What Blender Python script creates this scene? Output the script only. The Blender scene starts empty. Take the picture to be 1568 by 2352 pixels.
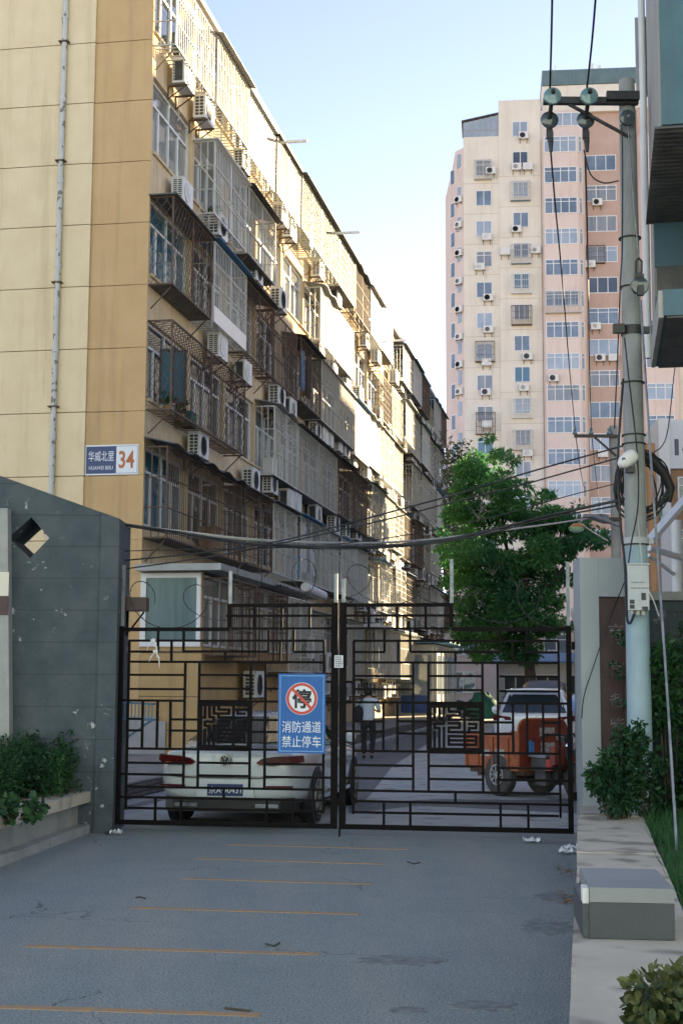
import bpy, math, random
import numpy as np
from mathutils import Vector, Matrix

SC = bpy.context.scene
COL = SC.collection
rad = math.radians

# ------------------------------------------------------------------ camera
F_PX, CAM_H = 3267.0, 1.75                      # focal length in units of a 1568 x 2352 picture
PITCH = math.atan2(1566 - 1176, F_PX)
ROLL = rad(0.3)
_Fw = Vector((0, math.cos(PITCH), math.sin(PITCH)))
_U0 = Vector((0, -math.sin(PITCH), math.cos(PITCH)))
_R0 = Vector((1, 0, 0))
_U = _U0 * math.cos(ROLL) - _R0 * math.sin(ROLL)
_R = _R0 * math.cos(ROLL) + _U0 * math.sin(ROLL)
CAM = Vector((0, 0, CAM_H))
cd = bpy.data.cameras.new("camera")
cam = bpy.data.objects.new("camera", cd)
COL.objects.link(cam)
cd.sensor_fit = 'VERTICAL'
cd.sensor_height = 36.0
cd.lens = 36.0 * F_PX / 2352.0
cd.clip_start, cd.clip_end = 0.1, 3000
m = Matrix.Identity(4)
for i in range(3):
    m[i][0], m[i][1], m[i][2], m[i][3] = _R[i], _U[i], -_Fw[i], CAM[i]
cam.matrix_world = m
SC.camera = cam

# ------------------------------------------------------------------ light
SUN_AZ, SUN_EL = rad(40.0), rad(15.0)           # azimuth clockwise from the view direction (+Y)
S = Vector((math.sin(SUN_AZ) * math.cos(SUN_EL), math.cos(SUN_AZ) * math.cos(SUN_EL), math.sin(SUN_EL)))
W = bpy.data.worlds.new("World")
SC.world = W
W.use_nodes = True
nt = W.node_tree
nt.nodes.clear()
sky = nt.nodes.new('ShaderNodeTexSky')
sky.sky_type = 'NISHITA'
sky.sun_disc = False
sky.sun_elevation, sky.sun_rotation = SUN_EL, SUN_AZ
sky.air_density, sky.dust_density, sky.ozone_density = 0.66, 0.06, 2.2
sky.altitude = 0
bg = nt.nodes.new('ShaderNodeBackground')
bg.inputs[1].default_value = 0.13
wo = nt.nodes.new('ShaderNodeOutputWorld')
tint = nt.nodes.new('ShaderNodeMix')
tint.data_type, tint.blend_type = 'RGBA', 'MULTIPLY'
tint.inputs[0].default_value = 1.0
tint.inputs[7].default_value = (1.04, 0.72, 0.62, 1)      # warm evening air
nt.links.new(sky.outputs[0], tint.inputs[6])
nt.links.new(tint.outputs[2], bg.inputs[0])
nt.links.new(bg.outputs[0], wo.inputs[0])
sl = bpy.data.lights.new("sun", 'SUN')
sl.energy, sl.angle, sl.color = 5.0, rad(0.5), (1.0, 0.79, 0.48)
so = bpy.data.objects.new("sun", sl)
COL.objects.link(so)
so.rotation_euler = S.to_track_quat('Z', 'Y').to_euler()
so.location = (40, 40, 60)
SC.view_settings.view_transform = 'Standard'
SC.view_settings.look = 'None'
SC.view_settings.exposure = 2.3
SC.view_settings.gamma = 1.0
SC.cycles.max_bounces = 6
SC.cycles.transparent_max_bounces = 6

# ------------------------------------------------------------------ frames and measuring
def ray(x, y):
    return _Fw + _R * ((x - 784) / F_PX) - _U * ((y - 1176) / F_PX)
def gnd(x, y, z=0.0):
    d = ray(x, y); return CAM + d * ((z - CAM_H) / d.z)
def at(x, y, Y):
    d = ray(x, y); return CAM + d * (Y / d.y)
def s2p(ox, oy, s, x, y):                       # a spot in an enlarged view of the photo -> 1568-wide picture
    return (ox + x / s) * 0.6272, (oy + y / s) * 0.6272
A_ST = rad(10.4)                                # the street runs 10.4 degrees to the right of the view
T = Vector((math.sin(A_ST), math.cos(A_ST), 0))
N = Vector((math.cos(A_ST), -math.sin(A_ST), 0))
RZ = math.pi / 2 - A_ST                         # rotation of things whose local x runs along the street, front = -y
OB = Vector((-4.22, 30.0, 0))                   # near corner of the old block
def fpos(u, v, z):
    return OB + T * u + N * v + Vector((0, 0, z))
def fac(x, y, v=0.0):
    d = ray(x, y); k = (OB + N * v - CAM).dot(N) / d.dot(N)
    P = CAM + d * k
    return (P - OB).dot(T), P.z

# ------------------------------------------------------------------ mesh builder
class MB:
    def __init__(s):
        s.v, s.f, s.mi = [], [], []
        s.M = None
    def add(s, vs, fs, m=0):
        b = len(s.v)
        if s.M is not None:
            vs = [tuple(s.M @ Vector(p)) for p in vs]
        s.v += [tuple(p) for p in vs]
        s.f += [tuple(i + b for i in f) for f in fs]
        s.mi += [m] * len(fs)
        return s
    def box(s, x0, x1, y0, y1, z0, z1, m=0):
        return s.add([(x0, y0, z0), (x1, y0, z0), (x1, y1, z0), (x0, y1, z0), (x0, y0, z1), (x1, y0, z1), (x1, y1, z1), (x0, y1, z1)],
                     [(0, 3, 2, 1), (4, 5, 6, 7), (0, 1, 5, 4), (1, 2, 6, 5), (2, 3, 7, 6), (3, 0, 4, 7)], m)
    def tube(s, pts, r, n=6, m=0, cap=True):
        pts = [Vector(p) for p in pts]
        rs = r if isinstance(r, (list, tuple)) else [r] * len(pts)
        vs, fs = [], []
        pu = None
        for i, p in enumerate(pts):
            d = (pts[min(i + 1, len(pts) - 1)] - pts[max(i - 1, 0)])
            if d.length < 1e-9: d = Vector((0, 0, 1))
            d.normalize()
            if pu is None:
                a = Vector((0, 0, 1)) if abs(d.z) < 0.9 else Vector((1, 0, 0))
            else:
                a = pu
            e1 = a - d * a.dot(d)
            if e1.length < 1e-6: e1 = d.orthogonal()
            e1.normalize(); pu = e1
            e2 = d.cross(e1)
            for k in range(n):
                t = 2 * math.pi * (k + 0.5) / n
                vs.append(p + (e1 * math.cos(t) + e2 * math.sin(t)) * rs[i])
        for i in range(len(pts) - 1):
            for k in range(n):
                a, b = i * n + k, i * n + (k + 1) % n
                fs.append((a, b, b + n, a + n))
        if cap:
            fs.append(tuple(range(n - 1, -1, -1)))
            fs.append(tuple(range((len(pts) - 1) * n, len(pts) * n)))
        return s.add(vs, fs, m)
    def beam(s, p, q, w, h=None, m=0, up=(0, 0, 1)):
        h = h or w
        p, q = Vector(p), Vector(q)
        d = (q - p).normalized(); a = Vector(up)
        if abs(d.dot(a)) > 0.98: a = Vector((0, 1, 0))
        e1 = d.cross(a).normalized() * (w / 2); e2 = e1.cross(d).normalized() * (h / 2)
        vs = [p - e1 - e2, p + e1 - e2, p + e1 + e2, p - e1 + e2, q - e1 - e2, q + e1 - e2, q + e1 + e2, q - e1 + e2]
        return s.add(vs, [(0, 3, 2, 1), (4, 5, 6, 7), (0, 1, 5, 4), (1, 2, 6, 5), (2, 3, 7, 6), (3, 0, 4, 7)], m)
    def prism(s, pts, d, m=0):                 # polygon of 3-D points pushed along d
        n = len(pts); d = Vector(d)
        P = [Vector(p) for p in pts]; Q = [p + d for p in P]
        fs = [tuple(range(n - 1, -1, -1)), tuple(range(n, 2 * n))] + [(i, (i + 1) % n, (i + 1) % n + n, i + n) for i in range(n)]
        return s.add(P + Q, fs, m)
    def lathe(s, prof, o=(0, 0, 0), n=16, m=0, axis='z'):
        vs, fs = [], []
        for (r, h) in prof:
            for k in range(n):
                t = 2 * math.pi * k / n
                c, d = r * math.cos(t), r * math.sin(t)
                p = (c, d, h) if axis == 'z' else ((c, h, d) if axis == 'y' else (h, c, d))
                vs.append((p[0] + o[0], p[1] + o[1], p[2] + o[2]))
        for i in range(len(prof) - 1):
            for k in range(n):
                a, b = i * n + k, i * n + (k + 1) % n
                fs.append((a, b, b + n, a + n))
        fs.append(tuple(range(n - 1, -1, -1))); fs.append(tuple(range((len(prof) - 1) * n, len(prof) * n)))
        return s.add(vs, fs, m)
    def sheet(s, fn, nu, nv, th, m=0):         # fn(a, b) -> point, a, b in 0..1; a thin solid sheet th thick (downward)
        top = [Vector(fn(i / nu, j / nv)) for j in range(nv + 1) for i in range(nu + 1)]
        bot = [p - Vector((0, 0, th)) for p in top]
        K = len(top); fs = []
        I = lambda i, j: j * (nu + 1) + i
        for j in range(nv):
            for i in range(nu):
                fs.append((I(i, j), I(i + 1, j), I(i + 1, j + 1), I(i, j + 1)))
                fs.append((I(i, j) + K, I(i, j + 1) + K, I(i + 1, j + 1) + K, I(i + 1, j) + K))
        for i in range(nu):
            fs.append((I(i, 0), I(i, 0) + K, I(i + 1, 0) + K, I(i + 1, 0)))
            fs.append((I(i, nv), I(i + 1, nv), I(i + 1, nv) + K, I(i, nv) + K))
        for j in range(nv):
            fs.append((I(0, j), I(0, j + 1), I(0, j + 1) + K, I(0, j) + K))
            fs.append((I(nu, j), I(nu, j) + K, I(nu, j + 1) + K, I(nu, j + 1)))
        return s.add(top + bot, fs, m)
    def build(s, name, mats, parent=None, smooth=None, loc=None, rotz=None):
        me = bpy.data.meshes.new(name)
        me.from_pydata(s.v, [], s.f)
        if not isinstance(mats, (list, tuple)): mats = [mats]
        for q in mats: me.materials.append(q)
        if len(mats) > 1: me.polygons.foreach_set('material_index', s.mi)
        if smooth:
            me.polygons.foreach_set('use_smooth', [True] * len(me.polygons))
            me.set_sharp_from_angle(angle=rad(smooth))
        me.update()
        o = bpy.data.objects.new(name, me)
        COL.objects.link(o)
        if parent: o.parent = parent
        if loc is not None: o.location = loc
        if rotz is not None: o.rotation_euler = (0, 0, rotz)
        return o

def tag(o, label=None, cat=None, group=None, kind=None):
    if label: o['label'] = label
    if cat: o['category'] = cat
    if group: o['group'] = group
    if kind: o['kind'] = kind
    return o
def thing(name, label, cat, loc=(0, 0, 0), rotz=0.0, group=None):
    o = bpy.data.objects.new(name, None)
    COL.objects.link(o)
    o.empty_display_size = 0.2
    o.location = loc; o.rotation_euler = (0, 0, rotz)
    return tag(o, label, cat, group)
def dup(root, loc, rotz, label, group=None, scale=None):
    r = root.copy(); COL.objects.link(r); r.location = loc; r.rotation_euler = (0, 0, rotz)
    r['label'] = label
    if group: r['group'] = group
    if scale: r.scale = scale
    for ch in [c for c in SC.objects if c.parent == root]:
        c = ch.copy(); COL.objects.link(c); c.parent = r
    return r
_kids = {}
def dup_fast(root, kids, loc, rotz, label, group=None, scale=None):
    r = root.copy(); COL.objects.link(r); r.location = loc; r.rotation_euler = (0, 0, rotz)
    r['label'] = label
    if group: r['group'] = group
    if scale: r.scale = scale
    for ch in kids:
        c = ch.copy(); COL.objects.link(c); c.parent = r
    return r
ORD = ['zeroth', 'first', 'second', 'third', 'fourth', 'fifth', 'sixth', 'seventh', 'eighth', 'ninth', 'tenth', 'eleventh', 'twelfth', 'thirteenth',
       'fourteenth', 'fifteenth', 'sixteenth', 'seventeenth', 'eighteenth', 'nineteenth', 'twentieth'] + ['twenty-' + q for q in ('first', 'second', 'third', 'fourth', 'fifth', 'sixth', 'seventh', 'eighth', 'ninth')] + ['thirtieth'] + ['thirty-' + q for q in ('first', 'second', 'third', 'fourth', 'fifth', 'sixth', 'seventh', 'eighth', 'ninth')]

# ------------------------------------------------------------------ text
def text_obj(s, w, h, name, mat, parent, loc, bold=0.0, ext=0.002, rx=math.pi / 2, rz=0.0, keep=False, top=False):
    c = bpy.data.curves.new('t', 'FONT')
    c.body = s; c.size = 1.0; c.offset = bold; c.extrude = 0.0
    c.align_x = 'LEFT'; c.resolution_u = 3
    o = bpy.data.objects.new('t', c)
    COL.objects.link(o)
    dg = bpy.context.evaluated_depsgraph_get()
    me = bpy.data.meshes.new_from_object(o.evaluated_get(dg))
    bpy.data.objects.remove(o); bpy.data.curves.remove(c)
    n = len(me.vertices)
    co = np.empty(n * 3); me.vertices.foreach_get('co', co); co = co.reshape(-1, 3)
    lo, hi = co.min(0), co.max(0)
    sx, sy = w / max(hi[0] - lo[0], 1e-6), h / max(hi[1] - lo[1], 1e-6)
    if keep: sx = sy = min(sx, sy)
    co[:, 0] = (co[:, 0] - (lo[0] + hi[0]) / 2) * sx
    co[:, 1] = (co[:, 1] - (lo[1] + hi[1]) / 2) * sy
    co[:, 2] = 0
    out = np.empty_like(co)
    if rx: out[:, 0], out[:, 1], out[:, 2] = co[:, 0], 0.0, co[:, 1]     # upright, reads from -y
    else: out[:] = co
    me.vertices.foreach_set('co', out.ravel())
    me.materials.clear(); me.materials.append(mat)
    me.update()
    me.name = name
    ob = bpy.data.objects.new(name, me)
    COL.objects.link(ob)
    if parent: ob.parent = parent
    ob.location = loc
    ob.rotation_euler = (0, 0, rz)
    return ob

# ------------------------------------------------------------------ materials
def mat(name, col, rough=0.7, col2=None, scale=4.0, metal=0.0, bump=0.0, bscale=40.0, contrast=(0.35, 0.65), detail=4.0, spec=0.5, coat=0.0,
        stretch=None, emit=None, extra=None):
    M = bpy.data.materials.new(name); M.use_nodes = True
    t = M.node_tree; b = t.nodes['Principled BSDF']
    b.inputs['Base Color'].default_value = (*col, 1)
    b.inputs['Roughness'].default_value = rough
    b.inputs['Metallic'].default_value = metal
    b.inputs['Specular IOR Level'].default_value = spec
    if coat: b.inputs['Coat Weight'].default_value = coat
    tc = t.nodes.new('ShaderNodeTexCoord')
    src = tc.outputs['Object']
    if stretch:
        mp = t.nodes.new('ShaderNodeMapping'); mp.inputs['Scale'].default_value = stretch
        t.links.new(src, mp.inputs[0]); src = mp.outputs[0]
    cur = None
    if col2 is not None:
        nz = t.nodes.new('ShaderNodeTexNoise'); nz.inputs['Scale'].default_value = scale; nz.inputs['Detail'].default_value = detail
        nz.inputs['Roughness'].default_value = 0.65
        t.links.new(src, nz.inputs['Vector'])
        rp = t.nodes.new('ShaderNodeValToRGB')
        rp.color_ramp.elements[0].position, rp.color_ramp.elements[1].position = contrast
        rp.color_ramp.elements[0].color = (*col, 1); rp.color_ramp.elements[1].color = (*col2, 1)
        t.links.new(nz.outputs[0], rp.inputs[0]); cur = rp.outputs[0]
        t.links.new(cur, b.inputs['Base Color'])
    if bump:
        nb = t.nodes.new('ShaderNodeTexNoise'); nb.inputs['Scale'].default_value = bscale; nb.inputs['Detail'].default_value = 5
        t.links.new(tc.outputs['Object'], nb.inputs['Vector'])
        bp = t.nodes.new('ShaderNodeBump'); bp.inputs['Strength'].default_value = bump; bp.inputs['Distance'].default_value = 0.02
        t.links.new(nb.outputs[0], bp.inputs['Height']); t.links.new(bp.outputs[0], b.inputs['Normal'])
    if emit:
        b.inputs['Emission Color'].default_value = (*emit[0], 1); b.inputs['Emission Strength'].default_value = emit[1]
    if extra: extra(t, b, tc, cur)
    return M

def mixnode(t, fac, a, bcol):
    mx = t.nodes.new('ShaderNodeMix'); mx.data_type = 'RGBA'
    t.links.new(fac, mx.inputs[0])
    if isinstance(a, tuple): mx.inputs[6].default_value = (*a, 1)
    else: t.links.new(a, mx.inputs[6])
    if isinstance(bcol, tuple): mx.inputs[7].default_value = (*bcol, 1)
    else: t.links.new(bcol, mx.inputs[7])
    return mx.outputs[2]
def mathn(t, op, a, b=None, c=None):
    n = t.nodes.new('ShaderNodeMath'); n.operation = op
    for i, q in enumerate((a, b, c)):
        if q is None: continue
        if isinstance(q, (int, float)): n.inputs[i].default_value = q
        else: t.links.new(q, n.inputs[i])
    return n.outputs[0]
def noise(t, vec, scale, detail=4.0, rough=0.6):
    n = t.nodes.new('ShaderNodeTexNoise'); n.inputs['Scale'].default_value = scale; n.inputs['Detail'].default_value = detail
    n.inputs['Roughness'].default_value = rough
    t.links.new(vec, n.inputs['Vector']); return n.outputs[0]
def ramp(t, v, p0, p1):
    r = t.nodes.new('ShaderNodeMapRange'); r.inputs[1].default_value = p0; r.inputs[2].default_value = p1
    t.links.new(v, r.inputs[0]); return r.outputs[0]
def zsep(t, tc):
    s = t.nodes.new('ShaderNodeSeparateXYZ'); t.links.new(tc.outputs['Object'], s.inputs[0]); return s.outputs

# stained render: rain streaks run down the wall
def streaks(dark, amt=0.6, sc=(3.0, 3.0, 0.25)):
    def ex(t, b, tc, cur):
        mp = t.nodes.new('ShaderNodeMapping'); mp.inputs['Scale'].default_value = sc
        t.links.new(tc.outputs['Object'], mp.inputs[0])
        f = ramp(t, noise(t, mp.outputs[0], 1.6, 6.0, 0.7), 0.5, 0.72)
        f = mathn(t, 'MULTIPLY', f, amt)
        t.links.new(mixnode(t, f, cur, dark), b.inputs['Base Color'])
    return ex
def courses(step, off, dark, patch, width=0.03):   # stone courses with joints and flaked pale patches
    def ex(t, b, tc, cur):
        z = zsep(t, tc)[2]
        fr = mathn(t, 'FRACT', mathn(t, 'DIVIDE', mathn(t, 'ADD', z, off), step))
        j = mathn(t, 'LESS_THAN', fr, width)
        c = mixnode(t, mathn(t, 'MULTIPLY', j, 0.6), cur, dark)
        big = ramp(t, noise(t, tc.outputs['Object'], 0.9, 2.0), 0.46, 0.58)
        sm = ramp(t, noise(t, tc.outputs['Object'], 5.0, 6.0, 0.7), 0.61, 0.635)
        p = mathn(t, 'MULTIPLY', big, sm)
        c = mixnode(t, p, c, patch)
        t.links.new(c, b.inputs['Base Color'])
    return ex
def speckle(a, amt, scale=260.0, lo=0.58, hi=0.66):
    def ex(t, b, tc, cur):
        f = ramp(t, noise(t, tc.outputs['Object'], scale, 1.0), lo, hi)
        t.links.new(mixnode(t, mathn(t, 'MULTIPLY', f, amt), cur, a), b.inputs['Base Color'])
    return ex
def asphalt_extra(t, b, tc, cur):
    o = tc.outputs['Object']
    mp = t.nodes.new('ShaderNodeMapping'); mp.inputs['Scale'].default_value = (1.6, 0.22, 1); mp.inputs['Rotation'].default_value = (0, 0, A_ST)
    t.links.new(o, mp.inputs[0])
    d = ramp(t, noise(t, mp.outputs[0], 0.9, 5.0), 0.44, 0.70)
    c = mixnode(t, mathn(t, 'MULTIPLY', d, 0.6), cur, (0.37, 0.35, 0.30))
    k = ramp(t, noise(t, o, 1.3, 8.0, 0.75), 0.56, 0.70)
    c = mixnode(t, mathn(t, 'MULTIPLY', k, 0.45), c, (0.15, 0.15, 0.14))
    c = mixnode(t, mathn(t, 'MULTIPLY', ramp(t, noise(t, o, 75.0, 2.0, 0.8), 0.53, 0.60), 0.7), c, (0.44, 0.44, 0.41))
    c = mixnode(t, mathn(t, 'MULTIPLY', ramp(t, noise(t, o, 62.0, 2.0, 0.8), 0.53, 0.60), 0.7), c, (0.07, 0.075, 0.08))
    vo = t.nodes.new('ShaderNodeTexVoronoi'); vo.feature = 'DISTANCE_TO_EDGE'; vo.inputs['Scale'].default_value = 0.42
    wp = t.nodes.new('ShaderNodeVectorMath'); wp.operation = 'ADD'
    nz = t.nodes.new('ShaderNodeTexNoise'); nz.inputs['Scale'].default_value = 1.4; nz.inputs['Detail'].default_value = 6
    t.links.new(o, nz.inputs['Vector']); t.links.new(o, wp.inputs[0]); t.links.new(nz.outputs[1], wp.inputs[1])
    t.links.new(wp.outputs[0], vo.inputs['Vector'])
    cr = mathn(t, 'LESS_THAN', vo.outputs[0], 0.0035)
    cr = mathn(t, 'MULTIPLY', cr, ramp(t, noise(t, o, 0.5, 1.0), 0.52, 0.56))
    c = mixnode(t, mathn(t, 'MULTIPLY', cr, 0.6), c, (0.04, 0.04, 0.038))
    t.links.new(c, b.inputs['Base Color'])
    b.inputs['Roughness'].default_value = 0.85

M = {}
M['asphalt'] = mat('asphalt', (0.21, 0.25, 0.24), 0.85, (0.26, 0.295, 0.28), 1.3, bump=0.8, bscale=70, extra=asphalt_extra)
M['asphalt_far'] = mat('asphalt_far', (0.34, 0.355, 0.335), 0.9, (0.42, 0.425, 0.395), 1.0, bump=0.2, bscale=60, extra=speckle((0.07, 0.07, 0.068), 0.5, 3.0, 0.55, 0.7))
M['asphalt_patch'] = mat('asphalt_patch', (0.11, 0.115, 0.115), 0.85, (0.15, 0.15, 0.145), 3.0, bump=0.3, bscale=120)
M['city_ground'] = mat('city_ground', (0.24, 0.22, 0.19), 0.95, (0.30, 0.28, 0.24), 0.3)
M['soil'] = mat('soil', (0.07, 0.055, 0.04), 0.95, (0.12, 0.10, 0.075), 6.0, bump=0.6, bscale=30)
M['stain'] = mat('stain', (0.125, 0.13, 0.125), 0.85, (0.24, 0.25, 0.24), 11.0)
def linewear(t, b, tc, cur):
    f = ramp(t, noise(t, tc.outputs['Object'], 22.0, 6.0, 0.75), 0.40, 0.60)
    t.links.new(mixnode(t, mathn(t, 'MULTIPLY', f, 0.8), cur, (0.22, 0.225, 0.21)), b.inputs['Base Color'])
M['yellow_line'] = mat('yellow_line', (0.50, 0.25, 0.06), 0.8, (0.42, 0.22, 0.07), 5.0, extra=linewear)
M['cream'] = mat('cream_render', (0.72, 0.57, 0.35), 0.9, (0.77, 0.625, 0.40), 1.6, bump=0.25, bscale=90, extra=streaks((0.50, 0.38, 0.21), 0.5, (2.0, 2.0, 0.12)))
M['tan'] = mat('tan_render', (0.55, 0.36, 0.17), 0.9, (0.60, 0.405, 0.20), 0.9, bump=0.25, bscale=90, extra=streaks((0.36, 0.24, 0.12), 0.5, (2.0, 2.0, 0.12)))
M['joint'] = mat('joint', (0.24, 0.17, 0.08), 0.95, (0.28, 0.2, 0.1), 3.0)
M['spandrel'] = mat('spandrel_render', (0.56, 0.43, 0.25), 0.9, (0.65, 0.52, 0.32), 1.2, bump=0.3, bscale=50, extra=streaks((0.15, 0.115, 0.075), 0.6))
M['ext_tan'] = mat('extension_render', (0.44, 0.29, 0.125), 0.9, (0.49, 0.33, 0.15), 1.0, bump=0.25, bscale=80, extra=streaks((0.22, 0.15, 0.08), 0.4))
M['white_frame'] = mat('white_frame', (0.66, 0.66, 0.63), 0.5, (0.72, 0.72, 0.69), 3.0)
def wavy(t, b, tc, cur):
    nb = t.nodes.new('ShaderNodeTexNoise'); nb.inputs['Scale'].default_value = 1.1; nb.inputs['Detail'].default_value = 1
    t.links.new(tc.outputs['Object'], nb.inputs['Vector'])
    bp = t.nodes.new('ShaderNodeBump'); bp.inputs['Strength'].default_value = 0.25; bp.inputs['Distance'].default_value = 0.05
    t.links.new(nb.outputs[0], bp.inputs['Height']); t.links.new(bp.outputs[0], b.inputs['Normal'])
M['glass'] = mat('window_glass', (0.02, 0.03, 0.035), 0.04, (0.05, 0.06, 0.06), 0.7, spec=0.9, extra=wavy)
M['glass_curtain'] = mat('curtained_glass', (0.13, 0.15, 0.15), 0.05, (0.24, 0.25, 0.235), 0.9, spec=0.9, extra=wavy, stretch=(5, 5, 0.4))
M['glass_blue'] = mat('blue_glass', (0.03, 0.10, 0.14), 0.04, (0.05, 0.14, 0.18), 0.8, spec=0.9, extra=wavy)
M['glass_tower'] = mat('tower_glass', (0.07, 0.10, 0.12), 0.05, (0.15, 0.20, 0.24), 0.5, spec=1.0, extra=wavy)
M['glass_tower_pale'] = mat('tower_glass_pale', (0.22, 0.28, 0.32), 0.05, (0.32, 0.37, 0.40), 0.5, spec=1.0, extra=wavy)
M['bar_white'] = mat('galvanised_bar', (0.52, 0.52, 0.48), 0.45, (0.62, 0.61, 0.56), 5.0, metal=0.2)
M['bar_grey'] = mat('grey_bar', (0.40, 0.39, 0.34), 0.55, (0.48, 0.46, 0.39), 5.0, metal=0.2)
M['bar_rust'] = mat('rusty_bar', (0.085, 0.058, 0.042), 0.75, (0.15, 0.09, 0.055), 6.0, metal=0.2)
M['sheet_dark'] = mat('dark_sheet', (0.06, 0.06, 0.058), 0.7, (0.12, 0.115, 0.10), 3.0)
M['sheet_grey'] = mat('grey_sheet', (0.26, 0.27, 0.27), 0.5, (0.34, 0.34, 0.32), 3.0, metal=0.3)
M['sheet_green'] = mat('green_sheet', (0.10, 0.17, 0.12), 0.6, (0.14, 0.20, 0.14), 3.0)
M['sheet_blue'] = mat('blue_sheet', (0.05, 0.16, 0.30), 0.55, (0.08, 0.20, 0.34), 3.0)
M['sheet_white'] = mat('white_sheet', (0.66, 0.65, 0.60), 0.28, (0.72, 0.70, 0.64), 2.0)
M['ac_white'] = mat('ac_white', (0.60, 0.60, 0.56), 0.5, (0.68, 0.67, 0.63), 4.0, extra=streaks((0.36, 0.33, 0.27), 0.45, (6, 6, 1)))
M['ac_dark'] = mat('ac_dark', (0.025, 0.03, 0.032), 0.6, (0.05, 0.055, 0.055), 6.0)
M['ac_fan'] = mat('ac_fan', (0.26, 0.27, 0.27), 0.6, (0.34, 0.34, 0.33), 8.0)
M['iron'] = mat('gate_iron', (0.004, 0.003, 0.003), 0.7, (0.009, 0.006, 0.006), 14.0, bump=0.2, bscale=120, spec=0.12)
M['concrete'] = mat('concrete', (0.30, 0.30, 0.285), 0.9, (0.37, 0.365, 0.345), 2.5, bump=0.35, bscale=40, extra=streaks((0.13, 0.125, 0.11), 0.45, (2, 2, 0.8)))
M['pole_conc'] = mat('pole_concrete', (0.27, 0.285, 0.275), 0.9, (0.33, 0.345, 0.33), 3.0, bump=0.3, bscale=60, extra=streaks((0.2, 0.18, 0.14), 0.5, (4, 4, 0.5)))
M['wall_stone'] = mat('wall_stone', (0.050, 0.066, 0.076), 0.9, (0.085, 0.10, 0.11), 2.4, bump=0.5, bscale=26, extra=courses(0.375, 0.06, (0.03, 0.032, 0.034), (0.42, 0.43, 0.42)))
M['granite'] = mat('granite', (0.24, 0.25, 0.25), 0.55, (0.28, 0.29, 0.285), 1.5, extra=speckle((0.10, 0.10, 0.10), 0.5, 320.0, 0.5, 0.62))
M['granite_pier'] = mat('pier_granite', (0.30, 0.33, 0.34), 0.75, (0.35, 0.375, 0.385), 1.2, extra=speckle((0.16, 0.17, 0.17), 0.5, 260.0, 0.5, 0.62))
M['granite_dark'] = mat('dark_granite', (0.04, 0.047, 0.053), 0.4, (0.055, 0.062, 0.067), 2.0, extra=speckle((0.17, 0.17, 0.165), 0.5, 320.0, 0.54, 0.64))
M['ledge'] = mat('ledge_stone', (0.47, 0.41, 0.32), 0.85, (0.56, 0.49, 0.39), 2.2, bump=0.3, bscale=50, extra=speckle((0.13, 0.12, 0.10), 0.7, 3.2, 0.52, 0.7))
M['maroon'] = mat('maroon_plaque', (0.040, 0.016, 0.016), 0.5, (0.055, 0.022, 0.022), 5.0, extra=speckle((0.09, 0.055, 0.055), 0.6, 140.0, 0.55, 0.63))
M['faded'] = mat('faded_paint', (0.24, 0.25, 0.27), 0.8, (0.07, 0.04, 0.045), 12.0, contrast=(0.42, 0.58))
M['brick'] = mat('old_brick', (0.12, 0.11, 0.10), 0.95, (0.17, 0.155, 0.135), 3.0, bump=0.5, bscale=20)
M['sidewalk'] = mat('sidewalk', (0.23, 0.215, 0.185), 0.9, (0.30, 0.28, 0.24), 1.4, bump=0.2, bscale=40, extra=speckle((0.12, 0.12, 0.11), 0.6, 2.4, 0.54, 0.7))
M['drain'] = mat('drainpipe', (0.50, 0.49, 0.45), 0.7, (0.56, 0.55, 0.51), 3.0, extra=speckle((0.13, 0.11, 0.09), 0.8, 7.0, 0.60, 0.64))
M['bounce_blue'] = mat('blue_bounce_wall', (0.36, 0.50, 0.62), 0.8, (0.42, 0.56, 0.68), 0.3)  # blue chosen to cool the light bounced by the unseen block
M['pole_paint'] = mat('pole_paint', (0.25, 0.36, 0.41), 0.6, (0.31, 0.42, 0.46), 3.0, bump=0.2, bscale=40, extra=streaks((0.24, 0.27, 0.26), 0.4, (5, 5, 0.6)))
M['black'] = mat('black_rubber', (0.014, 0.014, 0.015), 0.7, (0.03, 0.03, 0.03), 8.0)
M['black_metal'] = mat('black_metal', (0.02, 0.02, 0.022), 0.5, (0.04, 0.038, 0.036), 8.0)
M['cable'] = mat('black_cable', (0.012, 0.012, 0.013), 0.6, (0.022, 0.022, 0.022), 4.0)
M['cable_white'] = mat('white_cable', (0.42, 0.41, 0.37), 0.6, (0.5, 0.48, 0.43), 4.0)
M['steel'] = mat('weathered_steel', (0.17, 0.19, 0.21), 0.5, (0.32, 0.33, 0.33), 6.0, metal=0.5)
M['insulator'] = mat('glazed_insulator', (0.035, 0.05, 0.052), 0.15, (0.06, 0.075, 0.075), 6.0, coat=0.6)
M['insulator_pale'] = mat('glass_insulator', (0.12, 0.22, 0.22), 0.12, (0.17, 0.27, 0.27), 6.0, coat=0.6)
M['box_grey'] = mat('meter_box', (0.42, 0.45, 0.46), 0.5, (0.48, 0.50, 0.50), 4.0, extra=streaks((0.26, 0.25, 0.22), 0.35, (5, 5, 1)))
M['sign_blue'] = mat('sign_blue', (0.008, 0.10, 0.34), 0.5, (0.011, 0.115, 0.37), 3.0)
M['plate_blue'] = mat('plate_blue', (0.010, 0.032, 0.12), 0.4, (0.013, 0.038, 0.14), 3.0)
M['sign_white'] = mat('sign_white', (0.72, 0.74, 0.76), 0.5, (0.77, 0.79, 0.8), 3.0)
M['sign_red'] = mat('sign_red', (0.55, 0.06, 0.05), 0.5, (0.6, 0.075, 0.06), 4.0)
M['sign_black'] = mat('sign_black', (0.012, 0.012, 0.014), 0.6, (0.02, 0.02, 0.02), 4.0)
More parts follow.
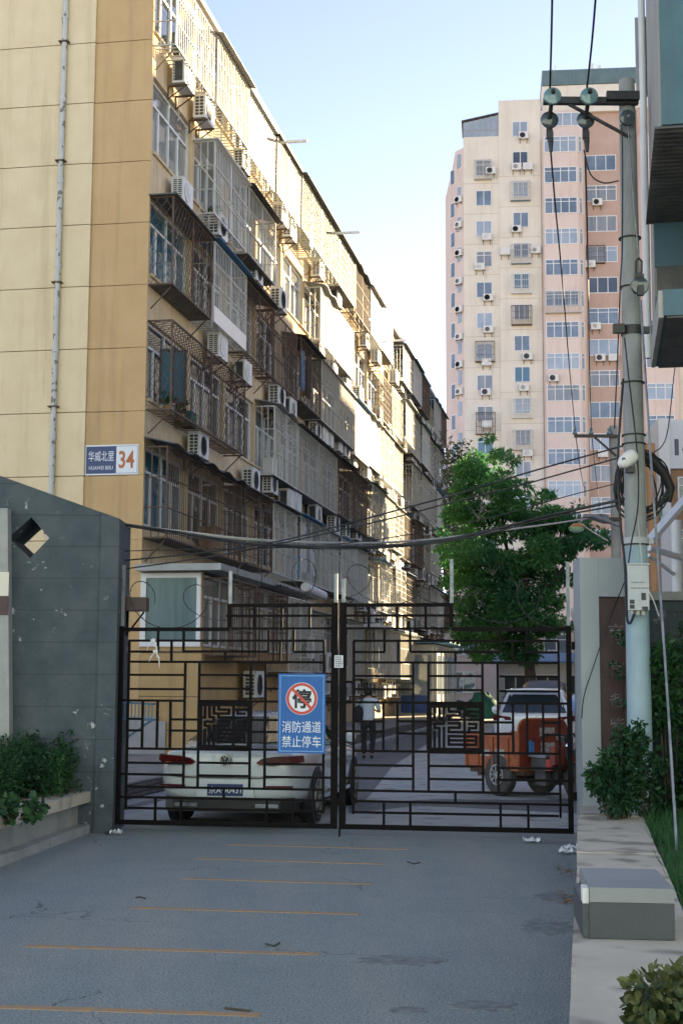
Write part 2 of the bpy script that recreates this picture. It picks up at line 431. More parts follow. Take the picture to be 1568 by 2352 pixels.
M['numeral'] = mat('orange_numeral', (0.42, 0.115, 0.02), 0.5, (0.46, 0.13, 0.025), 3.0)
M['paper'] = mat('paper', (0.72, 0.73, 0.74), 0.8, (0.78, 0.78, 0.78), 6.0)
M['ink'] = mat('ink', (0.09, 0.09, 0.11), 0.8, (0.15, 0.15, 0.16), 20.0)
M['car_white'] = mat('white_car_paint', (0.56, 0.60, 0.63), 0.25, (0.59, 0.63, 0.66), 1.0, coat=1.0)
M['car_black'] = mat('black_trim', (0.012, 0.012, 0.013), 0.45, (0.02, 0.02, 0.02), 5.0)
M['car_glass'] = mat('car_glass', (0.012, 0.02, 0.024), 0.03, (0.02, 0.03, 0.034), 2.0, spec=1.0)
M['tail_red'] = mat('tail_lamp_red', (0.06, 0.004, 0.006), 0.3, (0.11, 0.007, 0.008), 9.0, spec=0.3)
M['glint_amber'] = mat('amber_glint_paint', (0.75, 0.24, 0.04), 0.2, (0.8, 0.3, 0.06), 9.0, coat=1.0)  # colour of the reflection painted on the left lamp
M['chrome'] = mat('chrome', (0.62, 0.63, 0.64), 0.15, (0.7, 0.7, 0.7), 3.0, metal=1.0)
M['tyre'] = mat('tyre', (0.016, 0.016, 0.017), 0.85, (0.03, 0.029, 0.027), 12.0)
M['dusty_tyre'] = mat('dusty_tyre', (0.06, 0.055, 0.048), 0.9, (0.10, 0.09, 0.075), 10.0)
M['rim'] = mat('rim', (0.30, 0.31, 0.31), 0.45, (0.38, 0.38, 0.36), 8.0, metal=0.6)
M['trike_orange'] = mat('orange_paint', (0.42, 0.115, 0.03), 0.6, (0.34, 0.085, 0.025), 5.0, extra=speckle((0.2, 0.06, 0.03), 0.6, 6.0, 0.58, 0.68))
M['trike_red'] = mat('red_paint', (0.26, 0.045, 0.02), 0.5, (0.20, 0.033, 0.016), 5.0, extra=speckle((0.14, 0.03, 0.02), 0.6, 7.0, 0.58, 0.68))
M['sticker'] = mat('sticker', (0.45, 0.44, 0.40), 0.6, (0.24, 0.14, 0.10), 22.0, contrast=(0.5, 0.6))
M['sticker_blue'] = mat('blue_sticker', (0.05, 0.2, 0.5), 0.5, (0.09, 0.26, 0.55), 9.0)
M['shirt'] = mat('pale_shirt', (0.44, 0.52, 0.60), 0.9, (0.5, 0.58, 0.65), 5.0, bump=0.3, bscale=12)
M['trousers'] = mat('dark_trousers', (0.014, 0.015, 0.019), 0.9, (0.024, 0.024, 0.028), 6.0)
M['skin'] = mat('skin', (0.38, 0.22, 0.15), 0.6, (0.42, 0.25, 0.17), 8.0)
M['hair'] = mat('hair', (0.010, 0.009, 0.009), 0.5, (0.018, 0.016, 0.015), 20.0)
M['pink'] = mat('pink_render', (0.61, 0.505, 0.435), 0.9, (0.66, 0.555, 0.485), 0.5, bump=0.15, bscale=30, extra=streaks((0.44, 0.28, 0.20), 0.35, (1, 1, 0.12)))
M['terracotta'] = mat('terracotta_render', (0.44, 0.315, 0.25), 0.9, (0.49, 0.36, 0.285), 0.5, extra=streaks((0.33, 0.17, 0.11), 0.35, (1, 1, 0.12)))
M['tower_cream'] = mat('tower_cream', (0.66, 0.61, 0.50), 0.9, (0.72, 0.67, 0.565), 0.35, bump=0.15, bscale=20, extra=streaks((0.52, 0.45, 0.33), 0.45, (0.9, 0.9, 0.1)))
M['tower_joint'] = mat('tower_joint', (0.42, 0.37, 0.27), 0.9, (0.46, 0.4, 0.3), 1.0)
M['tower_teal'] = mat('teal_parapet', (0.10, 0.17, 0.18), 0.7, (0.14, 0.21, 0.215), 0.9)
M['panel_teal'] = mat('teal_panel', (0.045, 0.105, 0.135), 0.6, (0.065, 0.135, 0.165), 1.5, extra=streaks((0.07, 0.08, 0.08), 0.5, (3, 3, 0.4)))
M['panel_grey'] = mat('grey_panel', (0.34, 0.33, 0.29), 0.8, (0.40, 0.39, 0.345), 1.6, extra=streaks((0.2, 0.18, 0.14), 0.6, (3, 3, 0.3)))
M['wood_brown'] = mat('brown_render', (0.30, 0.17, 0.09), 0.9, (0.36, 0.21, 0.115), 2.0)
M['white_wall'] = mat('white_wall', (0.66, 0.66, 0.63), 0.85, (0.72, 0.71, 0.67), 1.5)
M['grey_block'] = mat('grey_block', (0.50, 0.49, 0.45), 0.9, (0.56, 0.54, 0.49), 0.4)
M['bark'] = mat('bark', (0.06, 0.045, 0.033), 0.95, (0.10, 0.08, 0.06), 6.0, bump=0.6, bscale=18, stretch=(3, 3, 0.6))
M['twig'] = mat('dead_twig', (0.22, 0.20, 0.17), 0.9, (0.28, 0.26, 0.22), 6.0)
M['dry_leaf'] = mat('dry_leaf', (0.36, 0.20, 0.07), 0.9, (0.26, 0.13, 0.05), 9.0)
M['net_green'] = mat('green_net', (0.012, 0.085, 0.065), 0.9, (0.02, 0.115, 0.09), 5.0, bump=0.4, bscale=30)
M['bin_blue'] = mat('blue_bin', (0.02, 0.07, 0.26), 0.5, (0.03, 0.09, 0.3), 3.0)
M['cloth_blue'] = mat('blue_cloth', (0.10, 0.22, 0.38), 0.9, (0.16, 0.3, 0.46), 3.0)
M['cloth_dark'] = mat('dark_cloth', (0.03, 0.028, 0.03), 0.9, (0.06, 0.05, 0.045), 3.0)
M['cloth_rust'] = mat('rust_cloth', (0.26, 0.10, 0.04), 0.9, (0.32, 0.14, 0.06), 3.0)
M['cloth_white'] = mat('white_cloth', (0.6, 0.6, 0.58), 0.9, (0.68, 0.68, 0.65), 3.0)
M['lamp_orange'] = mat('lamp_orange', (0.42, 0.16, 0.03), 0.4, (0.46, 0.19, 0.04), 4.0)
M['lamp_green'] = mat('lamp_green', (0.35, 0.60, 0.38), 0.3, (0.42, 0.66, 0.44), 4.0)

def leaf_mat(name, dark, light, nscale=1.2, trans=0.35, fine=9.0):
    Mx = bpy.data.materials.new(name); Mx.use_nodes = True
    t = Mx.node_tree; b = t.nodes['Principled BSDF']
    b.inputs['Roughness'].default_value = 0.55; b.inputs['Specular IOR Level'].default_value = 0.35
    tc = t.nodes.new('ShaderNodeTexCoord')
    a = noise(t, tc.outputs['Object'], nscale, 2.0); c = noise(t, tc.outputs['Object'], fine, 1.0)
    f = ramp(t, mathn(t, 'ADD', mathn(t, 'MULTIPLY', a, 0.6), mathn(t, 'MULTIPLY', c, 0.4)), 0.38, 0.62)
    colr = mixnode(t, f, dark, light)
    t.links.new(colr, b.inputs['Base Color'])
    tr = t.nodes.new('ShaderNodeBsdfTranslucent'); t.links.new(colr, tr.inputs[0])
    mx = t.nodes.new('ShaderNodeMixShader'); mx.inputs[0].default_value = trans
    out = t.nodes['Material Output']
    t.links.new(b.outputs[0], mx.inputs[1]); t.links.new(tr.outputs[0], mx.inputs[2]); t.links.new(mx.outputs[0], out.inputs[0])
    return Mx
M['leaf_tree'] = leaf_mat('locust_leaf', (0.026, 0.125, 0.052), (0.12, 0.31, 0.09), 0.5, 0.45)
M['leaf_hedge'] = leaf_mat('hedge_leaf', (0.010, 0.045, 0.014), (0.035, 0.10, 0.025), 2.5, 0.2)
M['leaf_shrub'] = leaf_mat('shrub_leaf', (0.010, 0.042, 0.016), (0.028, 0.085, 0.028), 3.0, 0.2)
M['leaf_gold'] = leaf_mat('variegated_leaf', (0.012, 0.042, 0.016), (0.15, 0.15, 0.045), 5.0, 0.15, 34.0)
M['leaf_ivy'] = leaf_mat('ivy_leaf', (0.03, 0.09, 0.03), (0.085, 0.14, 0.04), 1.0, 0.3)
M['leaf_ivy_brown'] = leaf_mat('dry_ivy', (0.12, 0.13, 0.06), (0.18, 0.19, 0.09), 1.0, 0.2)
M['leaf_grass'] = leaf_mat('grass', (0.016, 0.075, 0.022), (0.045, 0.14, 0.04), 3.0, 0.3)

# ------------------------------------------------------------------ foliage
def leaves(name, centres, radii, n, size, material, parent=None, seed=1, aspect=0.45, shell=0.55, droop=0.3, upbias=0.6, groupk=1, rounded=False):
    """leaf-sized folded diamonds scattered through ellipsoid clumps (leaf sprays of groupk leaflets)"""
    rng = np.random.default_rng(seed)
    C_ = np.array(centres, float); Rr = np.array(radii, float)
    if Rr.ndim == 1: Rr = np.repeat(Rr[:, None], 3, 1)
    vol = Rr.prod(1) ** (2 / 3); pr = vol / vol.sum()
    k = rng.choice(len(C_), n, p=pr)
    d = rng.normal(size=(n, 3)); d /= np.linalg.norm(d, axis=1)[:, None]
    r = rng.random(n) ** (1 / 3); r = shell + (1 - shell) * r; r *= (0.75 + 0.35 * rng.random(n))
    P = C_[k] + d * r[:, None] * Rr[k]
    ax = d + rng.normal(scale=0.7, size=(n, 3)); ax[:, 2] -= droop; ax /= np.linalg.norm(ax, axis=1)[:, None]
    up = rng.normal(scale=0.6, size=(n, 3)); up[:, 2] += upbias
    sd = np.cross(ax, up); sd /= (np.linalg.norm(sd, axis=1)[:, None] + 1e-9)
    nn = np.cross(sd, ax)
    L = size * (0.6 + 0.8 * rng.random(n))[:, None]
    Wd = L * aspect
    a = P; b = P + ax * L * 0.45 + sd * Wd * 0.5 + nn * L * 0.06; c = P + ax * L; e = P + ax * L * 0.45 - sd * Wd * 0.5 + nn * L * 0.06
    if rounded:
        up_ = nn * L * 0.05
        V = np.stack([a, P + ax * L * .25 + sd * Wd * .42 + up_, P + ax * L * .68 + sd * Wd * .44 + up_, c, P + ax * L * .68 - sd * Wd * .44 + up_, P + ax * L * .25 - sd * Wd * .42 + up_], 1).reshape(-1, 3)
        nv, pat = 6, [[0, 1, 2], [0, 2, 3], [0, 3, 4], [0, 4, 5]]
    else:
        V = np.stack([a, b, c, e], 1).reshape(-1, 3); nv, pat = 4, [[0, 1, 2], [0, 2, 3]]
    me = bpy.data.meshes.new(name)
    me.vertices.add(n * nv); me.vertices.foreach_set('co', V.ravel())
    idx = np.arange(n * nv).reshape(n, nv)
    tri = np.concatenate([idx[:, q] for q in pat], 0)
    me.loops.add(tri.size); me.loops.foreach_set('vertex_index', tri.ravel())
    me.polygons.add(len(tri)); me.polygons.foreach_set('loop_start', np.arange(0, tri.size, 3)); me.polygons.foreach_set('loop_total', np.full(len(tri), 3))
    me.update(calc_edges=True); me.validate()
    me.materials.append(material)
    o = bpy.data.objects.new(name, me); COL.objects.link(o)
    if parent: o.parent = parent
    return o
# ================================================================== setting
def flat(name, pts, z, material, kind='structure'):
    b = MB(); b.prism([(p[0], p[1], z - 0.12) for p in pts], (0, 0, 0.12))
    o = b.build(name, material); o['kind'] = kind; return o
g = MB(); g.box(-400, 400, -60, 900, -0.6, -0.10)
tag(g.build('ground', M['city_ground']), kind='structure')
def sp(u, v, y0=0.0):                              # street frame: u metres along the street from y = y0, v to the right
    return Vector((0, y0, 0)) + T * u + N * v
L0 = gnd(334, 1831); KL = (L0 - Vector((0, 0, 0))).dot(N)          # line of the left kerb behind the gate
gc = at(782, 1899, 16.55)                                         # gate centre, for the seam between the two asphalts
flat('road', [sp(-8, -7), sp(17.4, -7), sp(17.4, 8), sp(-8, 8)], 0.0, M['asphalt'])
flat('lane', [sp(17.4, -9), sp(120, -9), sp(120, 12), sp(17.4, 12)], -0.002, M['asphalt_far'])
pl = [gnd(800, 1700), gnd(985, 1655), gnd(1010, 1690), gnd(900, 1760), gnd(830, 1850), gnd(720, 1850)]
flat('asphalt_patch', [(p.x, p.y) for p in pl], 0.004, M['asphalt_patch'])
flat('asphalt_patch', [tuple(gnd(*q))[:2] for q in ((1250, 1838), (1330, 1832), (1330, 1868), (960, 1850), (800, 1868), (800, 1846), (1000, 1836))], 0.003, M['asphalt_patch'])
# pavement behind the gate, its brick edge and the concrete strip at its foot
b = MB()
for (u0, u1) in ((17.7, 120),):
    b.prism([sp(u0, KL - 6) + Vector((0, 0, -.1)), sp(u1, KL - 6) + Vector((0, 0, -.1)), sp(u1, KL - 0.12) + Vector((0, 0, -.1)), sp(u0, KL - 0.12) + Vector((0, 0, -.1))], (0, 0, 0.34))
tag(b.build('pavement', M['sidewalk']), kind='structure')
def brickgrid(t, bb, tc, cur):
    br = t.nodes.new('ShaderNodeTexBrick'); br.inputs['Scale'].default_value = 1.0
    mp = t.nodes.new('ShaderNodeMapping'); mp.inputs['Rotation'].default_value = (math.pi / 2, 0, 0)
    t.links.new(tc.outputs['Object'], mp.inputs[0]); t.links.new(mp.outputs[0], br.inputs['Vector'])
    br.inputs['Brick Width'].default_value = 0.24; br.inputs['Row Height'].default_value = 0.065; br.inputs['Mortar Size'].default_value = 0.009
    br.inputs['Color1'].default_value = (0.16, 0.145, 0.125, 1); br.inputs['Color2'].default_value = (0.10, 0.092, 0.082, 1); br.inputs['Mortar'].default_value = (0.03, 0.028, 0.026, 1)
    t.links.new(br.outputs[0], bb.inputs['Base Color'])
M['brickwall'] = mat('brick_courses', (0.12, 0.11, 0.1), 0.95, (0.15, 0.14, 0.12), 3.0, bump=0.5, bscale=25, extra=brickgrid)
b = MB(); b.box(0, 90, -0.12, 0, -0.1, 0.27)
tag(b.build('kerb', M['brickwall'], loc=sp(17.7, KL), rotz=RZ), kind='structure')
b = MB(); b.box(0, 60, -0.42, -0.12, -0.1, 0.055)
tag(b.build('kerb_strip', M['concrete'], loc=sp(17.7, KL), rotz=RZ), kind='structure')
# yellow fire-lane hatching
for (a, c, w) in (((525, 1940), (935, 1951), .07), ((450, 1972), (885, 1985), .07), ((420, 2018), (850, 2031), .07), ((300, 2085), (825, 2100), .075),
                  ((62, 2173), (735, 2192), .075), ((-60, 2311), (598, 2332), .08)):
    P, Q = gnd(*a), gnd(*c); d = (Q - P).normalized(); e = Vector((-d.y, d.x, 0)) * w * 0.5
    flat('road_marking', [tuple((P - e))[:2], tuple((Q - e))[:2], tuple((Q + e))[:2], tuple((P + e))[:2]], 0.004, M['yellow_line'])
rnd = random.Random(5)
for (x, y, rx, ry) in ((905, 2207, .24, .15), (960, 2209, .17, .13), (1108, 2311, .17, .12), (1262, 2130, .2, .3), (1272, 2062, .16, .25), (1290, 1938, .2, .2), (935, 2320, .1, .08)):
    c = gnd(x, y); pts = []
    for k in range(34):
        t = 2 * math.pi * k / 34; q = 1 + rnd.uniform(-.28, .28)
        pts.append((c.x + math.cos(t) * rx * q, c.y + math.sin(t) * ry * q))
    flat('oil_stain', pts, 0.0035 + 0.0002 * rnd.random(), M['stain'])

# ================================================================== the old apartment block on the left
MOD, NB = 3.25, 17
LEN = MOD * NB + 0.6
LINT = {k: 15.05 - 2.76 * (5 - k) for k in range(1, 7)}
SILL = {k: LINT[k] - 1.72 for k in LINT}
TOP = 18.15
blk = thing('apartment_block', 'six storey old apartment block with cream and tan end wall and caged windows', 'apartment block', OB, RZ)
# local frame: x along the street (u), y into the building, z up
b = MB()
b.box(0.0, LEN, 0.36, 12, 0, TOP)
b.build('core_wall', M['joint'], blk)
b = MB()
ks = sorted(LINT)
for k in ks:
    zlo = LINT[k]; zhi = SILL[k + 1] if k < 6 else TOP
    b.box(0.0, LEN, 0.0, 0.36, zlo, zhi)
b.box(0.0, LEN, 0.0, 0.36, 0.0, SILL[1])
for k in ks:
    b.box(0, 0.12, 0.004, 0.36, SILL[k], LINT[k])
    for j in range(1, NB + 1):
        b.box(j * MOD - 0.14, j * MOD + (0.12 if j < NB else 0.74), 0.004, 0.36, SILL[k], LINT[k])
b.build('street_wall', M['spandrel'], blk)
b = MB(); b.box(-0.1, LEN + .1, -0.22, 12.1, TOP, TOP + 0.16); b.build('roof', M['concrete'], blk)
zj = [15.83 - 1.39 * i for i in range(-1, 12)]
b = MB(); c = MB()
for i, z in enumerate(zj):
    z1 = TOP - 0.003 if i == 0 else zj[i - 1]
    z0 = max(z, 0.0)
    if z1 <= 0: break
    b.box(-0.03, 0.0, -0.012, 1.30, z0 + 0.009, z1 - 0.009)
    c.box(-0.085, 0.0, 1.303, 4.3, z0 + 0.009, z1 - 0.009)
    c.box(-0.085, 0.0, 4.312, 12, z0 + 0.009, z1 - 0.009)
b.build('tan_corner_wall', M['tan'], blk)
c.build('cream_end_wall', M['cream'], blk)
# windows
gl = [M['glass'], M['glass'], M['glass_curtain'], M['glass'], M['glass_curtain'], M['glass_blue']]
rw = random.Random(11)
def win_mesh(w, h):
    f = MB(); t = 0.055
    f.box(0, w, -0.05, 0.03, 0, t); f.box(0, w, -0.05, 0.03, h - t, h)
    f.box(0, t, -0.05, 0.03, t, h - t); f.box(w - t, w, -0.05, 0.03, t, h - t)
    tz = h * 0.68
    f.box(t, w - t, -0.045, 0.025, tz, tz + t)
    f.box(w / 2 - t / 2, w / 2 + t / 2, -0.047, 0.02, t, tz); f.box(w / 2 - t / 2, w / 2 + t / 2, -0.047, 0.02, tz + t, h - t)
    for q in (0.25, 0.75):
        f.box(w * q - 0.04, w * q + 0.04, -0.04, 0.015, t, tz)
    p = MB(); p.box(t, w - t, 0.0, 0.012, t, h - t)
    return f, p
for k in ks:
    for j in range(NB):
        if k == 1 and j < 3: continue
        if (k, j) in ((5, 7), (6, 9)): pass
        f, p = win_mesh(MOD - 0.26, 1.72)
        fo = f.build('window', M['white_frame'], blk, loc=(j * MOD + 0.12, 0.15, SILL[k]))
        m_ = M['glass_blue'] if (k, j) in ((4, 0), (2, 0)) else (M['glass'] if j < 3 and k == 3 else rw.choice(gl))
        p.build('pane', m_, fo)
# window sills ledge strip at the lit fifth floor, thin drip course under each floor
b = MB()
for k in (3, 4, 5, 6): b.box(0.13, LEN - 0.1, -0.05, -0.003, SILL[k] - 0.07, SILL[k] - 0.005)
b.build('sill_course', M['spandrel'], blk)
# drainpipe on the end wall
pp = [at(137, -40, 29.85), at(120, 560, 29.85), at(105, 1135, 29.85), at(98, 1330, 29.85)]
uv = [((p - OB).dot(T), (p - OB).dot(N), p.z) for p in pp]
dx = uv[1][1]
b = MB(); b.tube([(-0.15, -dx, 17.9), (-0.15, -dx, 0.1)], 0.062, 10)
for z in np.arange(1.2, 18, 1.9): b.lathe([(0.075, z), (0.075, z + 0.10)], (-0.15, -dx, 0), 10)
dp = b.build('drainpipe', M['drain'], blk, smooth=40)
for z in np.arange(2.1, 18, 2.75):
    b = MB(); b.box(-0.24, -0.088, -dx - 0.11, -dx + 0.11, z, z + 0.025); b.build('pipe_clamp', M['bar_rust'], dp)
# television aerial arms sticking out over the roof edge
rt = thing('roof_bracket', 'pale metal bracket arm poking out above the second awning of the roofline', 'bracket', fpos(10.2, 0.6, 17.35), RZ, 'bracket arms along the roofline')
b = MB(); b.box(0, 0.08, -0.75, 0.4, 0, 0.07); br1 = b.build('arm', M['white_frame'], rt)
lab = ['', 'pale metal bracket arm poking out above the roofline beside the planted cages', 'dark thin bracket arm poking out from the far roofline over the white glare sheets']
for i, (u, z) in enumerate(((18.5, 17.25), (30.5, 16.3))):
    dup_fast(rt, [br1], fpos(u, 0.75, z), RZ, lab[i + 1])

# ---- ground-floor extension
ext = thing('ground_floor_extension', 'tan ground floor extension with a big white framed window under a grey slab roof', 'extension', OB, RZ)
E1 = 9.2
b = MB(); b.box(-0.02, E1, -1.35, -0.006, 0.0, 2.45)
b.box(-0.02, 0.10, -1.35, -0.006, 2.45, 4.02); b.box(E1 - .2, E1, -1.35, -0.006, 2.45, 4.02)
b.box(0.101, 0.4, -0.2, -0.006, 2.45, 4.02); b.box(0.101, E1 - .2, -0.5, -0.006, 2.45, 4.0)
b.build('wall', M['ext_tan'], ext)
b = MB()
for z in (0.72, 1.42, 2.12): b.box(-0.024, -0.0205, -1.352, -0.01, z, z + 0.014)
b.box(-0.03, -0.0205, -1.352, -0.05, 2.33, 2.37); b.build('wall_joint', M['bar_rust'], ext)
b = MB()
w0, w1 = -1.33, -0.02
b.box(-0.075, 0.0, w0, w1, 2.46, 2.56); b.box(-0.075, 0.0, w0, w1, 3.9, 4.0)
b.box(-0.075, 0.0, w0, w0 + 0.09, 2.56, 3.9); b.box(-0.075, 0.0, w1 - 0.12, w1, 2.56, 3.9)
wf = b.build('window', M['white_frame'], ext)
M['pane_teal'] = mat('curtained_teal_pane', (0.06, 0.115, 0.12), 0.25, (0.10, 0.165, 0.165), 0.9, spec=0.35, stretch=(1, 6, 0.5))
b = MB(); b.box(-0.045, -0.03, w0 + 0.09, w1 - 0.12, 2.56, 3.9); b.build('pane', M['pane_teal'], wf)
for i in range(3):
    u0 = 0.12 + i * 2.9
    f, p = win_mesh(2.8, 1.5)
    fo = f.build('window', M['white_frame'], ext, loc=(u0, -1.28, 2.47)); p.build('pane', M['glass_curtain'], fo)
b = MB(); b.box(-0.42, 4.6, -1.85, -0.01, 4.03, 4.17)
b.sheet(lambda a, c: (4.6 + a * 5.2, -0.01 - c * 1.95, 4.17 - 0.05 * a + 0.02 * math.sin(a * 95) - 0.06 * c), 96, 3, 0.05)
b.build('slab_roof', M['sheet_grey'], ext)
b = MB(); b.tube([(7.4, -1.98, 4.19), (9.9, -1.98, 4.12)], 0.12, 10); b.build('rolled_awning', M['cloth_white'], ext, smooth=50)
b = MB(); b.box(-0.07, -0.025, -0.62, 0.35, 0.0, 0.92); b.box(-0.07, -0.025, -0.45, 0.35, 0.921, 1.02)
b.build('cement_plinth', M['concrete'], ext)

# ================================================================== window cages
def awning(kind, w, d, h, mb, over=0.12):
    """sheet roof over a cage, sloping outward; corrugated or wavy"""
    if kind == 'flat':
        mb.box(-over, w + over, -d - over, 0.0, h + 0.012, h + 0.04)
    else:
        amp, freq = {'corr': (0.014, 2 * math.pi * w / 0.11), 'wavy': (0.05, 2 * math.pi * w / 1.35)}[kind]
        n = int(w / 0.03) if kind == 'corr' else 40
        mb.sheet(lambda a, c: (-over + a * (w + 2 * over), 0.0 - c * (d + over * 1.6), h + 0.20 - 0.16 * c + amp * math.sin(a * freq)), min(n, 140), 2, 0.012)
def cage(label, u0, w, z0, h, d, style, bar, roof=None, roofm='sheet_dark', floor='slats', panel=0.0, panelm='sheet_white', sp_=0.145):
    r = thing('window_cage', label, 'window cage', fpos(u0, 0.0, z0), RZ, 'security cages on the windows of the old block')
    fm = M[bar]; t = 0.035
    f = MB()
    for z in (0, h):
        f.box(0, w, -d - t / 2, -d + t / 2, z - t / 2, z + t / 2)
        for x in (t / 2, w - t / 2): f.box(x - t / 2, x + t / 2, -d + t / 2 + .001, -0.002, z - t / 2, z + t / 2)
    for x in (t / 2, w - t / 2):
        f.box(x - t / 2, x + t / 2, -d - t / 2, -d + t / 2, t / 2, h - t / 2)
    if w > 2.2:
        x = w * 0.5; f.box(x - t / 2, x + t / 2, -d - t / 2, -d + t / 2, t / 2, h - t / 2)
    f.build('frame', fm, r)
    q = MB(); bw = 0.020
    zb = panel
    if style == 'v':
        n = int(w / sp_)
        for i in range(1, n):
            x = w * i / n; q.box(x - bw / 2, x + bw / 2, -d - .007, -d + .007, zb + t / 2, h - t / 2)
        n = max(2, int(d / 0.14))
        for i in range(1, n):
            y = -d * i / n
            for x in (t / 2, w - t / 2): q.box(x - bw / 2, x + bw / 2, y - bw / 2, y + bw / 2, t / 2, h - t / 2)
        for z in np.linspace(zb, h, 4)[1:-1]:
            q.box(t, w - t, -d - bw, -d + bw, z - bw / 2, z + bw / 2)
            for x in (t / 2, w - t / 2): q.box(x - bw, x + bw, -d + .02, -0.01, z - bw / 2, z + bw / 2)
    elif style == 'm':
        s_ = 0.21; k = 1.35; rr = 0.0045
        def face(P, ax, az, ww, hh):
            for sg in (1, -1):
                c0 = -hh / k if sg > 0 else 0.0
                x = c0 - (0 if sg > 0 else 0)
                lo = -hh / k; hi = ww
                nn = int((hi - lo) / s_)
                for i in range(nn + 1):
                    xs = lo + i * s_
                    a0, a1 = max(0.0, -xs * k), min(hh, (ww - xs) * k)
                    if a1 - a0 < 0.05: continue
                    p0, p1 = xs + a0 / k, xs + a1 / k
                    if sg < 0: p0, p1 = ww - p0, ww - p1
                    q.beam(Vector(P) + ax * p0 + az * a0, Vector(P) + ax * p1 + az * a1, 2 * rr)
        face((0, -d, 0), Vector((1, 0, 0)), Vector((0, 0, 1)), w, h)
        face((t / 2, 0, 0), Vector((0, -1, 0)), Vector((0, 0, 1)), d, h)
        face((w - t / 2, 0, 0), Vector((0, -1, 0)), Vector((0, 0, 1)), d, h)
        if roof is None: face((0, 0, h), Vector((1, 0, 0)), Vector((0, -1, 0)), w, d)
    elif style == 'g':
        n = int(w / 0.15)
        for i in range(1, n):
            x = w * i / n; q.box(x - .006, x + .006, -d - .004, -d + .004, t / 2, h - t / 2)
        for z in np.arange(0.22, h, 0.26):
            q.box(t, w - t, -d - .010, -d + .012, z - .008, z + .008)
            for x in (t / 2, w - t / 2): q.box(x - .009, x + .009, -d + .02, -0.01, z - .008, z + .008)
        for i in range(1, 4):
            y = -d * i / 4
            for x in (t / 2, w - t / 2): q.box(x - .008, x + .008, y - .008, y + .008, t / 2, h - t / 2)
    elif style == 's':                                  # white sheet in place of the sun glare on a bar cage
        q.box(t, w - t, -d - 0.012, -d + 0.008, t / 2, h - t / 2)
        for x in (t / 2, w - t / 2): q.box(x - .006, x + .006, -d + .02, -0.01, t / 2, h * 0.45)
    q.build('glare_sheet' if style == 's' else ('mesh' if style == 'm' else 'bars'), M['sheet_white'] if style == 's' else fm, r)
    fl = MB()
    if floor == 'slats':
        for i in range(1, int(w / 0.2)):
            x = i * 0.2; fl.box(x - .012, x + .012, -d + .018, -0.004, -.012, .012)
    elif floor == 'sheet':
        fl.box(t, w - t, -d + .018, -0.004, -.02, .014)
    if fl.v: fl.build('floor', fm if floor == 'slats' else M['sheet_dark'], r)
    if panel:
        pb = MB(); pb.box(0.01, w - 0.01, -d - 0.022, -d - 0.0185, -0.01, panel); pb.build('panel', M[panelm], r)
    if roof:
        a = MB(); awning(roof, w, d, h, a); a.build('awning', M[roofm], r)
    if d > 0.45 and (int(u0 * 7) % 3 == 0):
        for x in (0.15, w - 0.15):
            sb = MB(); sb.beam((x, -0.01, -0.5), (x, -d + 0.05, -0.03), 0.025); sb.build('strut', M['bar_rust'], r)
    return r
FLN = {6: 'sixth', 5: 'fifth', 4: 'fourth', 3: 'third', 2: 'second', 1: 'first'}
LOOK = {'v': 'vertical bar', 'm': 'diamond mesh', 'g': 'square grid', 's': 'glare sheet'}
BARW = {'bar_white': 'pale', 'bar_grey': 'grey', 'bar_rust': 'rusty'}
ROOFW = {'sheet_dark': 'dark', 'sheet_grey': 'grey', 'sheet_blue': 'blue', 'sheet_green': 'green', 'sheet_white': 'white'}
D = {}
# (floor, bay): style, bars, roof, roof material, floor, depth, bays wide, panel
D[6, 0] = ('v', 'bar_grey', None, '', 'slats', .5, 1, 0); D[6, 1] = ('v', 'bar_grey', 'corr', 'sheet_grey', 'slats', .55, 1, 0)
D[6, 2] = ('v', 'bar_white', 'flat', 'sheet_grey', 'slats', .5, 1, 0); D[6, 3] = ('v', 'bar_grey', 'flat', 'sheet_dark', 'slats', .55, 1, 0)
D[6, 4] = ('m', 'bar_grey', 'corr', 'sheet_dark', 'slats', .6, 1, 0); D[6, 5] = ('m', 'bar_grey', 'corr', 'sheet_dark', 'slats', .6, 1, 0)
D[6, 6] = ('g', 'bar_grey', 'corr', 'sheet_dark', 'sheet', .6, 1, 0); D[6, 7] = ('v', 'bar_rust', 'wavy', 'sheet_dark', 'slats', .6, 1, 0)
D[6, 8] = ('v', 'bar_white', 'corr', 'sheet_grey', 'slats', .65, 1, 0); D[6, 9] = ('s', 'bar_white', None, '', 'sheet', .6, 1, 0)
D[6, 10] = None
D[5, 0] = None; D[5, 1] = ('v', 'bar_white', 'flat', 'sheet_white', 'slats', .52, 1, 0); D[5, 2] = ('v', 'bar_grey', 'corr', 'sheet_dark', 'sheet', .55, 1, 0)
D[5, 3] = None; D[5, 4] = None; D[5, 5] = ('v', 'bar_grey', 'wavy', 'sheet_grey', 'slats', .55, 1, 0)
D[5, 6] = ('s', 'bar_white', None, '', 'sheet', .55, 1, 0); D[5, 7] = None; D[5, 8] = None; D[5, 9] = ('g', 'bar_rust', None, '', 'slats', .5, 1, 0)
D[4, 0] = ('m', 'bar_rust', 'flat', 'sheet_dark', 'sheet', .52, 1, 0); D[4, 1] = ('v', 'bar_white', 'corr', 'sheet_blue', 'slats', .55, 1, .38)
D[4, 2] = ('m', 'bar_rust', 'corr', 'sheet_dark', 'slats', .5, 1, 0); D[4, 3] = ('v', 'bar_rust', None, '', 'slats', .5, 1, 0)
D[4, 4] = ('m', 'bar_rust', 'corr', 'sheet_dark', 'sheet', .6, 1, 0); D[4, 5] = ('v', 'bar_grey', 'flat', 'sheet_grey', 'sheet', .6, 2, 0)
